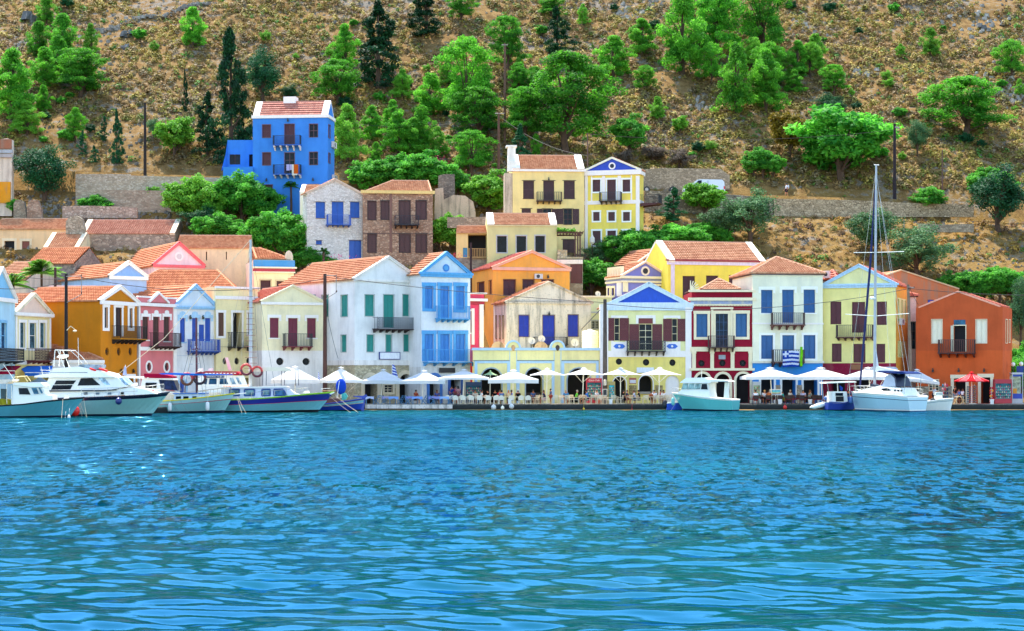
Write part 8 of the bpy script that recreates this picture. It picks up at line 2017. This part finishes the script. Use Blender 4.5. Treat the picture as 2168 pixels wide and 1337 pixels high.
person(1353, 185.2, 180, 'sit', '222630', '2a3040', 'dark-haired person behind the man in pale grey', seed=1)
person(1378, 184.6, -70, 'sit', 'a05a40', '3a2c28', 'child leaning on the table beside the man in a white tee shirt', sc=.8, seed=2, dz=.1)
person(1385, 185.2, -100, 'sit', 'eef0fa', 'a8683c', 'man in a white tee shirt with sunglasses in front of the arched counter', seed=0)
person(1405, 185, -95, 'sit', 'e8e4e0', 'a86034', 'tanned person in a white top next to the white arched door', sk=1, seed=1)
person(1600, 183.7, 90, 'sit', 'eef2fa', 'c4203c', 'man in a white shirt and red shorts seen from behind, by the display fridge', seed=1)
person(1619, 184.4, -100, 'sit', 'd8d8dc', '2a1c24', 'woman with short blond hair in a striped white top', hair=3, fem=True, seed=2)
person(1628, 184, 95, 'sit', 'b8683c', '2c2428', 'tanned person in orange brown seen from behind', sk=1, seed=0)
person(1658, 184.8, 180, 'sit', '3cb8b0', 'd8c82c', 'child in turquoise and yellow near the picture easel', seed=1, sc=.85, dz=.08)
person(1700, 185, -90, 'sit', 'b4b4d4', '3c4458', 'bearded man in a lilac tee shirt facing the sea', seed=2)
person(1714, 185, 20, 'sit', '8a948c', '3c3c40', 'woman in a grey tank top turned to the right', hair=1, fem=True, seed=0)
person(1796, 185.4, -90, 'sit', '2c3850', '20242c', 'woman with long dark hair right of the blue fishing boat canopy', fem=True, seed=1)
person(956, 189.0, -80, 'stand', '2c4a9c', '2a3a6c', 'person in a blue shirt standing in the azure house doorway', seed=0, z=.504)
person(964, 189.2, -70, 'stand', 'd82c7c', '3c2c44', 'person in a magenta top standing in the azure house doorway', seed=1, fem=True)
person(970, 188.4, 100, 'stand', 'c89494', '8a5a64', 'woman in a flowery dress standing with her back to us at the azure house', seed=2, fem=True)
person(842, 188, -90, 'sit', 'c8503c', '3c2c28', 'reddish figure seated by the first stone arch', sk=1, seed=0) if False else None
person(1978, 184.6, 200, 'stand', 'e8ecf4', '242a38', 'grey-haired man in a white shirt bending near the souvenir hats', hair=2, seed=0)
person(2022, 185.4, -60, 'stand', '14161c', '9aa0ac', 'man in a black tank top and grey shorts at the shop door', seed=1, sk=1)
person(2030, 186, -90, 'stand', '4c8cd8', '3c4454', 'person in a light blue shirt inside the shop door', seed=2, sc=.85)
person(2038, 184.8, 20, 'stand', 'eceef4', '2c3448', 'child in a white tee shirt under the red parasol', hair=1, fem=True, seed=0, sc=.85)
for i, (px, c, lab, h_) in enumerate(person_q): person(px, 185.9, -90+i*23 % 50, 'sit', c, '2c3444', lab, hair=h_, sk=i % 3, seed=i)
hk = person(1665, 238.6, 180, 'walk', 'e8eaf4', '1a2034', 'hiker in a white shirt with a backpack walking along the hillside road', z=road_z(wx(1665, 238.6))+.03, seed=0)
m = MB(); m.ball((-.24, 0, 1.3), .12, .16, .24, 8, 6); m.build('backpack', fabric('c8ccd4', 1, .05), hk)
# ------------------------------------------------------------------ poles and cables
def pole(px, ytop, ybot, D, r, hx, label, dx=0, arms=(), name='utility_pole', D0=None, z0=None):
    X = wx(px, D); zt = wz(ytop, D); zb = z0 if z0 is not None else max(.5, ground(X, D)-.3 if D > 196 else .5)
    t = thing(name, label, 'pole', (X, D, zb)); m = MB(); m.tube([(X, D, zb), (X+dx, D, zt)], [r*1.15, r*.8], 9); m.build('post', stained(hx), t, (X, D, zb))
    for (x0, y0, x1, y1, rr) in arms:
        m = MB(); m.tube([(wx(x0, D), D-.1, wz(y0, D)), (wx(x1, D), D-.1, wz(y1, D))], rr, 5); m.build('crossarm', paint('8a8a88', .6), t, (X, D, zb))
        m = MB(); m.lathe((wx(x1, D), D-.1, wz(y1, D)+.02), [(.03, 0), (.06, .04), (.05, .12), (.02, .15)], 8); m.build('insulator', paint('4a2c20', .3), t, (X, D, zb))
    return t
def stained(hx): return paint(hx, .9, .3)
pl1 = pole(140, 580, 857, 171.5, .17, '1c1618', 'black wooden pole with street lamp in front of the ochre side wall', arms=((140, 586, 173, 585, .04), (173, 585, 173, 622, .035), (142, 641, 173, 624, .035)))
m = MB(); D = 171.4; m.tube([(wx(142, D), D-.1, wz(700, D)), (wx(150, D), D-.1, wz(691, D)), (wx(158, D), D-.1, wz(697, D))], .03, 5); m.ball((wx(159, D), D-.1, wz(701, D)), .2, .2, .1, 8, 5); m.build('street_light', paint('e8e4c8', .4), pl1, pl1.location)
pole(688, 580, 857, 185.4, .2, '4a302a', 'thick brown wooden pole between the cream house and the green-shuttered one', arms=((688, 583, 712, 585, .04), (712, 585, 712, 620, .035), (690, 634, 713, 619, .035)))
pl3 = pole(1281, 634, 858, 187.0, .22, '4a4440', 'old grey wooden pole between the restaurant and the blue-pediment house')
m = MB(); D = 186.6; m.lathe((wx(1281, D), D, wz(817, D)), [(.05, 0), (.16, .03), (.16, .55), (.05, .6)], 8); m.build('meter_box', paint('c4cccc', .4), pl3, pl3.location)
m = MB(); D = 187; m.tube([(wx(1231, D), D, wz(698, D)), (wx(1270, D), D, wz(657, D))], .04, 5); m.build('brace', paint('4a4440'), pl3, pl3.location)
pole(1930, 603, 857, 188, .17, '7a6a5c', 'leaning weathered pole left of the orange house', dx=-.35, arms=((1921, 608, 1935, 610, .05),))
pole(997, 514, 620, 206, .14, '2a1a1c', 'dark slim pole just right of the azure pediment', z0=5)
pole(117, 567, 620, 190, .16, '3a2c28', 'short dark pole behind the ochre roof by the palm')
pole(307, 218, 372, hit(307, 372), .18, '1c1614', 'black pole alone on the hillside left of the cypresses')
pole(1069, 92, 245, hit(1062, 330)+3, .17, '5a4438', 'upper of the two stacked brown poles in the middle of the hill', arms=((1062, 96, 1075, 96, .06),))
pole(1056, 238, 376, hit(1056, 376), .18, '5a4034', 'lower of the two stacked brown poles in the middle of the hill', arms=((1048, 241, 1068, 241, .06),))
pole(1244, 282, 345, 233, .09, '5a4a48', 'thin pole rising between the two yellow houses on the slope')
pole(1894, 262, 424, 237, .2, '20161c', 'tall dark pole with small box right of the large leafy tree', arms=((1894, 270, 1904, 272, .12),))
pole(1995, 318, 415, hit(1995, 415), .09, '5a4440', 'thin reddish pole on the right slope')
pole(1914, 465, 505, hit(1914, 505), .1, '9a8c7c', 'short bleached post below the terrace wall')
def cable(pts, sag, label, r=.028):
    m = MB()
    P = [Vector((wx(x, d), d, wz(y, d))) for x, y, d in pts]; Q = []
    for a, b in zip(P, P[1:]):
        for i in range(12): t = i/12; q = a.lerp(b, t); q.z -= 4*sag*t*(1-t); Q.append(q)
    Q.append(P[-1]); m.tube(Q, r, 4); tag(m.build('power_cable', paint('101014', .6), None, P[0]), label, 'cable', 'overhead cables')
cable([(-60, 604, 160), (140, 596, 171.4)], .5, 'cable from the left edge to the black pole'); cable([(-60, 560, 180), (60, 588, 182), (140, 590, 171.4)], .1, 'cable sloping down over the left roofs to the black pole')
cable([(173, 588, 171.3), (688, 590, 185.3)], 1.2, 'long cable from the black pole to the thick brown pole'); cable([(712, 588, 185.2), (1281, 641, 186.8)], .25, 'long cable passing in front of the azure house')
cable([(1281, 644, 186.8), (1926, 611, 187.8)], 1.2, 'long cable passing in front of the maroon and yellow houses'); cable([(1926, 611, 187.8), (2230, 626, 186)], .2, 'cable from the leaning pole to the right edge')
cable([(1926, 609, 187.8), (1944, 645, 188.6)], .1, 'short cable from the leaning pole to the orange house'); cable([(1056, 243, 252), (700, 255, 250)], 1.2, 'cable from the lower hill pole toward the blue house', .022)
cable([(1056, 245, 252), (1244, 330, 233)], 1.0, 'cable from the lower hill pole to the tan-yellow roof', .022); cable([(1894, 275, 237), (1244, 284, 233)], 1.0, 'faint cable across the hill above the van', .02)
cable([(692, 660, 185.2), (716, 760, 186.0)], .3, 'loose black wire hanging beside the thick brown pole', .018)
# ------------------------------------------------------------------ vehicles on the hillside road
def wheels(t, L, xs, r, w, zc, D, mt=BLK):
    for x in xs:
        for y in (D-.85, D+.85):
            m = MB(); n = 14
            for k in range(n):
                a0, a1 = 2*math.pi*k/n, 2*math.pi*(k+1)/n
                m.face([(x+r*math.cos(a0), y-.1, zc+r*math.sin(a0)), (x+r*math.cos(a1), y-.1, zc+r*math.sin(a1)), (x+r*math.cos(a1), y+.1, zc+r*math.sin(a1)), (x+r*math.cos(a0), y+.1, zc+r*math.sin(a0))])
            for yy in (-.1, .1): m.face([(x+r*math.cos(2*math.pi*k/n), y+yy, zc+r*math.sin(2*math.pi*k/n)) for k in range(n)])
            W = m.build('wheel', BLK, t, L); m = MB(); m.lathe((0, 0, 0), [(.02, -.0), (r*.5, .0), (r*.5, .02), (.02, .02)], 10)
            m.v = [(x+a, y-.12-c, zc+b) for a, b, c in m.v]; m.build('hubcap', paint('9a9ea4', .3), W, L)
D = 239.5; k = D/F; X = wx(1490, D); zr_ = road_z(X)+.03; L = (X, D, zr_)
VZ = View(1340, 340, 4.457)
def vprof(name, pts, w, t, mat, D=D, L=L, w1=None, zoff=0):
    P = [(wx(VZ.x(x), D), wz(VZ.y(y), D)+zoff) for x, y in pts]; z0, z1 = min(p[1] for p in P), max(p[1] for p in P); w1 = w1 or w; f = lambda z: w+(w1-w)*(z-z0)/(z1-z0+1e-6)
    m = MB(); m.face([(x, D-f(z), z) for x, z in P]); m.face([(x, D+f(z), z) for x, z in P])
    for i in range(len(P)): a, b = P[i], P[(i+1) % len(P)]; m.face([(a[0], D-f(a[1]), a[1]), (a[0], D+f(a[1]), a[1]), (b[0], D+f(b[1]), b[1]), (b[0], D-f(b[1]), b[1])])
    return m.build(name, mat, t, L)
t = thing('van', 'white panel van parked on the hillside road, nose to the left', 'van', L, 'vehicles on the hillside road'); zo = zr_+.25-wz(VZ.y(310), D)
vb = vprof('body', [(470, 308), (472, 275), (495, 252), (540, 235), (600, 192), (640, 186), (835, 190), (855, 212), (862, 308)], .95, t, paint('c4d4ec', .25, .03), w1=.85, zoff=zo)
vprof('side_window', [(585, 225), (612, 198), (642, 197), (642, 238), (590, 240)], .93, t, TINT, zoff=zo); vprof('windscreen', [(545, 233), (600, 193), (606, 197), (556, 236)], .8, t, TINT, zoff=zo)
vprof('tail_light', [(848, 252), (859, 252), (860, 280), (849, 280)], .94, t, RED, zoff=zo); vprof('headlight', [(474, 272), (492, 262), (492, 278), (474, 284)], .9, t, paint('e8ecf0', .1), zoff=zo); vprof('bumper', [(466, 308), (466, 290), (500, 290), (500, 308)], .97, t, paint('8a94a4', .5), zoff=zo)
vprof('door_line', [(700, 196), (703, 196), (703, 300), (700, 300)], .955, t, paint('8494ac'), zoff=zo)
wheels(t, L, (wx(VZ.x(520), D), wx(VZ.x(800), D)), .33, .2, zr_+.33, D)
X = wx(1395, D); zr_ = road_z(X)+.03; L = (X, D, zr_); zo = zr_+.55-wz(VZ.y(296), D); GT = paint('147a5c', .45, .1)
t = thing('truck', 'green flatbed truck with its cab behind the blue-pediment yellow house', 'truck', L, 'vehicles on the hillside road')
vprof('cab', [(70, 296), (75, 215), (88, 172), (165, 165), (178, 180), (178, 296)], 1.0, t, GT, zoff=zo); vprof('side_window', [(104, 215), (108, 182), (154, 180), (158, 215)], 1.01, t, glass('9ab8b8', .1), zoff=zo)
vprof('cargo_bed', [(180, 265), (180, 220), (440, 224), (440, 266)], 1.1, t, GT, zoff=zo); vprof('chassis', [(180, 298), (180, 268), (430, 268), (430, 298)], .5, t, paint('0c4a3c'), zoff=zo)
wheels(t, L, (wx(VZ.x(125), D), wx(VZ.x(370), D)), .42, .2, zr_+.42, D)
# ------------------------------------------------------------------ coolers, kiosk, boards, small things on the quay
def fridge(view, x0, y0, x1, y1, D, body, label, head=None, doors=2, txt=None, lit=None):
    a, b, z1, z0 = wx(view.x(x0), D), wx(view.x(x1), D), wz(view.y(y0), D), .504; L = ((a+b)/2, D, z0)
    t = thing('drinks_cooler', label, 'drinks cooler', L); bd = paint(body, .4, .05); m = MB(); hh = (z1-z0)
    m.box(a, b, D, D+.7, z0+.06, z1); m.box(a, b, D-.06, D, z1-hh*.16, z1-.0); m.box(a, b, D-.06, D, z0+.06, z0+hh*.2); m.box(a, a+.07, D-.06, D, z0+hh*.2, z1-hh*.16); m.box(b-.07, b, D-.06, D, z0+hh*.2, z1-hh*.16); m.build('cabinet', bd, t, L)
    w = (b-a-.14)/doors
    for i in range(doors):
        m = MB(); xa = a+.07+w*i; m.box(xa+.01, xa+w-.01, D-.04, D-.01, z0+hh*.21, z1-hh*.17); g = m.build('door', glass(lit or '2a5a64', .1), t, L)
        m = MB()
        for j in range(5): zz = z0+hh*(.23+.11*j); m.box(xa+.03, xa+w-.03, D-.05, D-.042, zz, zz+.03)
        m.build('shelf', paint('9ab4b8', .4), g, L)
        for j in range(5):
            m = MB(); zz = z0+hh*(.23+.11*j)+.03
            for q in range(4):
                m.mi = (q+j) % 3; xx = xa+.08+q*(w-.16)/3.2; m.box(xx, xx+.07, D-.052, D-.045, zz, zz+.13)
            m.build('bottles', [paint('b83028'), paint('2c8a5c'), paint('c8c4a0')], g, L)
    if txt:
        q = text(txt, hh*.1, ((a+b)/2, D-.066, z1-hh*.08), 0, paint('f0f0f0', .5), 'lettering', t, L); q.data.transform(__import__('mathutils').Matrix(((1, .3, 0, 0), (0, 1, 0, 0), (0, 0, 1, 0), (0, 0, 0, 1))))
    return t
fridge(VD, 920, 990, 1036, 1180, 187.2, 'c01838', 'red drinks cooler with white script lettering beside the old grey pole', txt='Coca-Cola')
fridge(VD, 20, 1018, 140, 1112, 188.4, '1c3c64', 'dark blue double fridge left of the restaurant arch', lit='1c4a60'); fridge(VG, 1045, 958, 1188, 1168, 185.5, 'a81830', 'crimson double-door drinks cooler right of the orange house doors')
fridge(VE, 88, 1045, 135, 1150, 188.6, 'b8b06c', 'narrow glass-doored fridge with olive frame by the left arch of the blue-pediment house', doors=1, lit='3ab0b8'); fridge(VF, 118, 1015, 176, 1170, 188.8, 'c8d4d8', 'upright display fridge with a white frame at the left of the blue ground floor', doors=1, lit='9aa880')
def kiosk():
    D = 187; a, b = wx(2143, D), wx(2166, D); z1 = wz(793, D); L = ((a+b)/2, D, .5); t = thing('phone_booth', 'blue and glass telephone booth at the right edge', 'phone booth', L)
    m = MB()
    for x in (a, b-.06):
        for y in (D, D+.9): m.box(x, x+.06, y, y+.06, .504, z1)
    m.box(a-.03, b+.03, D-.05, D+1, z1, z1+.18); m.build('frame', paint('b4bcc4', .4), t, L)
    m = MB(); m.box(a+.07, b-.07, D+.01, D+.03, z1-.22, z1-.02); m.build('header', paint('1c3c9c'), t, L); m = MB(); m.box(a+.07, b-.07, D+.01, D+.04, 1.0, 1.5); m.build('lower_panel', paint('2040b0'), t, L)
    m = MB(); m.box(a+.07, b-.07, D+.012, D+.03, .52, .99); m.build('base_panel', paint('b4bcc8'), t, L); m = MB(); m.box(a+.2, b-.5, D+.4, D+.6, 1.4, 2.0); m.build('telephone', paint('d8941c'), t, L)
    m = MB(); m.box(a+.07, b-.07, D+.88, D+.9, .6, z1); m.build('back_panel', glass('a8b094', .3), t, L)
kiosk()
for px, py, lab in ((2162, 771, 'globe street lamp right of the orange house, in front of the bushes'), (2145, 772, 'second globe lamp touching the orange house corner')):
    D = 190; t = thing('street_lamp', lab, 'street lamp', (wx(px, D), D, .5)); m = MB(); m.tube([(wx(px, D), D, .5), (wx(px, D), D, wz(py, D))], .05, 7); m.build('post', IRON, t, t.location); m = MB(); m.ball((wx(px, D), D, wz(py, D)), .22, .22, .22, 12, 9); m.build('globe', paint('f4f4ee', .3, .02), t, t.location, smooth=True)
m = MB(); D = 189; c = (wx(2160, D), wz(784, D)); m.hexa([(c[0]-.35, D, c[1]-.35), (c[0]+.3, D, c[1]-.35), (c[0]+.3, D+.06, c[1]-.35), (c[0]-.35, D+.06, c[1]-.35)], [(c[0]-.42, D-.2, c[1]+.4), (c[0]+.32, D-.2, c[1]+.4), (c[0]+.32, D-.14, c[1]+.4), (c[0]-.42, D-.14, c[1]+.4)]); m.tube([(c[0], D+.05, .5), (c[0], D+.05, c[1]-.3)], .05, 6)
tag(m.build('sign', paint('1c3c8c', .4), None, (c[0], D, .5)), 'plain blue sign panel on a post above the phone booth', 'sign')
for px, lab in ((1079, 'left of the white floats'), (1293, 'right of the old grey pole'), (1651, 'before the blue ground floor'), (1715, 'beside the inflatable tender'), (2100, 'in front of the souvenir shop')):
    D = 182.5; X = wx(px, D); m = MB(); m.hexa([(X-.13, D-.13, .504), (X+.13, D-.13, .504), (X+.13, D+.13, .504), (X-.13, D+.13, .504)], [(X-.17, D-.17, .95), (X+.17, D-.17, .95), (X+.17, D+.17, .95), (X-.17, D+.17, .95)]); m.box(X-.19, X+.19, D-.19, D+.19, .95, 1.0)
    tag(m.build('bollard', paint('dfe8f0', .6), None, (X, D, .504)), 'small white quay-side block '+lab, 'bollard', 'white blocks along the quay edge')
for px, py, r, hx, lab in ((1045, 863, .25, 'c8d4dc', 'pale round buoy against the quay wall, left of the pear-shaped one'), (1064, 864, .18, 'f0f0e8', 'white pear-shaped buoy against the quay wall'), (1083, 861, .24, 'c8d4dc', 'pale round buoy right of the pear-shaped one, below a white block'), (1236, 866, .1, 'e0c828', 'tiny yellow float by the quay wall'), (1338, 868, .08, 'd83c3c', 'tiny red float by the quay wall'), (1662, 863, .19, 'd0241c', 'red ball buoy below the blue ground floor')):
    fender(VV, px, py, 181.4, r, .4, hx, lab, True, 'buoy')
def board(view, x0, y0, x1, y1, D, frame, face, label, name='menu_board', art=None):
    a, b, z1, z0 = wx(view.x(x0), D), wx(view.x(x1), D), wz(view.y(y0), D), wz(view.y(y1), D); L = ((a+b)/2, D, .504); t = thing(name, label, 'sign board', L)
    m = MB(); m.box(a, b, D-.03, D+.03, z0, z1); m.build('panel', paint(frame, .5), t, L); m = MB(); m.box(a+.06, b-.06, D-.045, D-.03, z0+.06, z1-.06); f = m.build('face', paint(face, .5, .3), t, L)
    for x in (a+.05, b-.05): m = MB(); m.tube([(x, D+.02, z1), (x, D+.25, .504)], .025, 5); m.build('leg', paint(frame, .5), t, L); 
    m = MB(); m.tube([((a+b)/2, D, z0), ((a+b)/2, D-.2, .504)], .025, 5); m.build('leg', paint(frame, .5), t, L)
    if art:
        for i, c in enumerate(art): m = MB(); w = (b-a-.12); m.box(a+.06+w*.1*i, b-.06-w*.08*i, D-.05-.003*i, D-.046, z0+.08+.08*i, z0+.22+.08*i); m.build('picture', paint(c, .5, .2), f, L)
board(VE, 50, 1095, 82, 1140, 184.6, 'd8d8d0', '1c2024', 'tilted black menu board on an easel right of the old grey pole')
board(VF, 245, 1072, 330, 1115, 184.8, 'e4e8ec', '48b0d8', 'white-framed seaside picture board on an easel before the blue ground floor', 'picture_board', ('3a70c0', 'd8c84c', '60c4d8'))
# racks of the souvenir shop
def rack(view, x0, y0, x1, y1, D, label, cols, rows_, colsn):
    a, b, z1 = wx(view.x(x0), D), wx(view.x(x1), D), wz(view.y(y0), D); L = ((a+b)/2, D, .504); t = thing('display_rack', label, 'display rack', L)
    m = MB(); m.tube([((a+b)/2, D, .504), ((a+b)/2, D, z1)], .03, 6); m.box(a, b, D-.2, D+.2, .504, .54); m.build('stand', paint('c8c8c4'), t, L)
    for i in range(rows_):
        m = MB()
        for j in range(colsn):
            m.mi = (i*3+j*2) % len(cols); u = a+(b-a)*(j+.5)/colsn; z = .6+(z1-.7)*(i+.5)/rows_*1.0; m.ball((u, D-.05*((i+j) % 3), z), (b-a)/colsn*.45, .1, (z1-.6)/rows_*.42, 7, 5)
        m.build('goods', [paint(c) for c in cols], t, L)
rack(VG, 605, 985, 660, 1110, 186.4, 'tall rack of coloured hats and bags left of the shop door', ('2c3c6c', 'c82c50', '2c7c9c', '3a3a4c', 'd89ca8'), 5, 3)
rack(VG, 1000, 1010, 1036, 1145, 185.6, 'hanging rack of orange and red beach toys between shop door and cooler', ('e0541c', 'c82038', 'e8a42c', '8a3038'), 6, 2)
rack(VG, 812, 1005, 848, 1150, 186.2, 'grey postcard rack in the shop doorway, left one', ('5a7494', '8a98ac', '4a5c74'), 8, 3); rack(VG, 860, 1000, 893, 1145, 186.6, 'grey postcard rack in the shop doorway, right one', ('5a7494', '8a98ac', '6a7c64'), 8, 3)
# awnings
def awning(view, x0, y0, x1, y1, D, out, hx, label, hx2='f0f0f0', xs=0):
    a, b, z1, z0 = wx(view.x(x0), D), wx(view.x(x1), D), wz(view.y(y0), D), wz(view.y(y1), D); L = ((a+b)/2, D, z1); t = thing('awning', label, 'awning', L); dx = xs
    m = MB(); m.hexa([(a+dx, D-out, z0), (b+dx*.3, D-out, z0), (b, D, z1-.04), (a, D, z1-.04)], [(a+dx, D-out, z0+.03), (b+dx*.3, D-out, z0+.03), (b, D, z1), (a, D, z1)]); m.build('cloth', fabric(hx, 1, .2), t, L)
    m = MB(); m.box(a+dx, b+dx*.3, D-out-.02, D-out, z0-.28, z0); m.build('valance', fabric(hx, 1, .2), t, L); m = MB(); m.box(a+dx, b+dx*.3, D-out-.03, D-out+.0, z0+.0, z0+.06); m.build('front_bar', paint(hx2), t, L)
awning(VA, -40, 845, 178, 890, 169, 2.2, 'a81838', 'crimson awning with white bar at the far left'); awning(VA, 150, 845, 440, 905, 173.5, 2.2, '2c70c8', 'blue awning below the small cream house balcony', xs=1.2)
awning(VF, 1012, 905, 1184, 925, 188.6, 1.0, 'c8ccd8', 'short grey-white awning on the maroon ground floor')
# flags
def flag(view, x, y0, y1, w, D, label, lean=0):
    X = wx(view.x(x), D); z1, z0 = wz(view.y(y0), D), wz(view.y(y1), D); t = thing('flag', label, 'flag', (X, D, z0)); m = MB(); m.tube([(X-lean, D, z0-.6), (X, D, z1)], .02, 5); m.build('flagpole', HWW, t, t.location)
    m = MB(); n = 9
    for i in range(n):
        m.mi = i % 2
        for j in range(4):
            f = lambda i_, j_: (X+w*j_/4*(.4+.6*i_/n), D-.05+.05*math.sin(j_*2+i_*.6), z1-.1-(z1-z0)*i_/n-.15*j_/4)
            m.face([f(i, j), f(i+1, j), f(i+1, j+1), f(i, j+1)])
    m.build('cloth', [fabric('2444b4'), fabric('e4eaf8')], t, t.location)
flag(VC, 952, 878, 975, .62, 186.2, 'limp blue and white striped flag between two vent-cap parasols', .1); flag(VC, 400, 932, 1000, .2, 183, 'tiny blue and white flag between the two leftmost large parasols')
# roof things of the restaurant
def dish(view, x, y, r, D, label, z0):
    c = Vector((wx(view.x(x), D), D, wz(view.y(y), D))); t = thing('satellite_dish', label, 'satellite dish', (c.x, D, z0), 'dishes on the restaurant roof'); m = MB(); ax = Vector((.25, -.9, .35)).normalized(); u = ax.cross(Vector((0, 0, 1))).normalized(); v = u.cross(ax); n = 16; prev = None
    for k in range(4):
        rr = r*k/3; ringp = [c+(u*math.cos(2*math.pi*i/n)+v*math.sin(2*math.pi*i/n))*rr+ax*(.12*(k/3)**2*r*2) for i in range(n)]
        if prev:
            for i in range(n): m.face([prev[i], prev[(i+1) % n], ringp[(i+1) % n], ringp[i]])
        prev = ringp
    m.build('reflector', paint('d8d4c8', .5), t, t.location); m = MB(); m.tube([c-ax*.05, c-ax*.2, (c.x, D+.2, z0)], .03, 6); m.tube([c-v*r*.9, c+ax*r*.9], .015, 4); m.build('mount', IRON, t, t.location)
zr_ = wz(VD.y(770), 190)
dish(VD, 512, 712, .38, 192, 'left satellite dish with a yellow arm, above the middle arch', zr_-.2); dish(VD, 585, 697, .38, 193, 'upper satellite dish right of the left one', zr_-.2); dish(VD, 832, 727, .42, 192, 'large beige satellite dish left of the white water tank', zr_-.2); dish(VD, 1005, 362, .3, 204, 'small dish on the pale green house roof', wz(VD.y(378), 204))
D = 193; X = wx(VD.x(948), D); z0 = wz(VD.y(760), D)-.2; h_ = wz(VD.y(628), D)-z0; t = thing('water_tank', 'white ribbed plastic water tank on the restaurant roof', 'water tank', (X, D, z0)); m = MB()
r0 = 62/3.519*D/F; prof = [(.05, 0), (r0, .02)]
for i in range(7): prof += [(r0, h_*(.05+.12*i)), (r0*.96, h_*(.09+.12*i)), (r0, h_*(.13+.12*i))]
prof += [(r0*.92, h_*.93), (r0*.3, h_*.97), (.03, h_*.97)]; m.lathe((X, D, z0), prof, 18); m.build('tank', paint('eef2f6', .35, .03), t, (X, D, z0)); m = MB(); m.lathe((X, D, z0+h_*.97), [(.25, 0), (.25, .1), (.02, .12)], 12); m.build('lid', paint('e4e8ec'), t, (X, D, z0))
for x, lab in ((262, 'dirty half-round stone panel left on the restaurant roof'), (582, 'dirty half-round stone panel behind the two satellite dishes')):
    D = 191.6; c = (wx(VD.x(x), D), wz(VD.y(765), D)); rr = 50/3.519*D/F; m = MB(); P0 = [(c[0]+rr*math.cos(math.pi*i/12), D, c[1]+rr*math.sin(math.pi*i/12)) for i in range(13)]; m.face(P0); m.face([(p[0], D+.2, p[2]) for p in P0])
    for i in range(12): m.face([P0[i], P0[i+1], (P0[i+1][0], D+.2, P0[i+1][2]), (P0[i][0], D+.2, P0[i][2])])
    tag(m.build('lunette', plaster('b8a48c', .8, '5a4c40'), None, (c[0], D, c[1])), lab, 'stone panel')
# pergola
D = 214; L = (wx(U4.x(1110), D), D, wz(U4.y(1030), D)); t = thing('pergola', 'brown timber pergola covered with leaves beside the sage green house', 'pergola', L); m = MB(); fx = lambda x: wx(U4.x(x), D); fz = lambda y: wz(U4.y(y), D)
m.box(fx(1000), fx(1222), D-2.0, D-1.85, fz(826), fz(812)); m.box(fx(1000), fx(1222), D+1.8, D+1.95, fz(826), fz(812))
for i in range(9): x = fx(1000)+(fx(1222)-fx(1000))*i/8; m.box(x, x+.1, D-2.2, D+2.1, fz(812), fz(806))
m.build('beams', WOODD, t, L)
for x in (1155, 1178, 1198): m = MB(); m.box(fx(x)-.08, fx(x)+.08, D-1.98, D-1.86, fz(1035), fz(826)); m.build('post', WOODD, t, L)
n = 900; c = np.stack([rng.uniform(fx(1000), fx(1160), n), rng.uniform(D-2.1, D+1.8, n), rng.normal(0, .14, n)], 1); c[:, 2] = abs(c[:, 2])+fz(806)+.0+np.maximum(0, (fx(1100)-c[:, 0])*.18)*rng.random(n)
V = leaves(c-np.array(L), np.tile([0, -.3, .8], (n, 1)), .14); T = np.repeat(rng.random(n), 4); o = bpy.data.objects.new('vine', npmesh('vine', V, quads(n), LM['light'], cols=np.stack([T]*3, 1))); COL.objects.link(o); o.parent = t
m = MB(); m.box(fx(998), fx(1225), D-2.3, D+2, fz(1048), fz(1032)); m.box(fx(1000), fx(1085), D-2.2, D-1.9, fz(1032), fz(970)); tag(m.build('terrace_parapet', stone('c8a878', 'd8bc90'), None, (fx(1100), D, fz(1048))), 'short cream stone parapet under the pergola', 'wall')
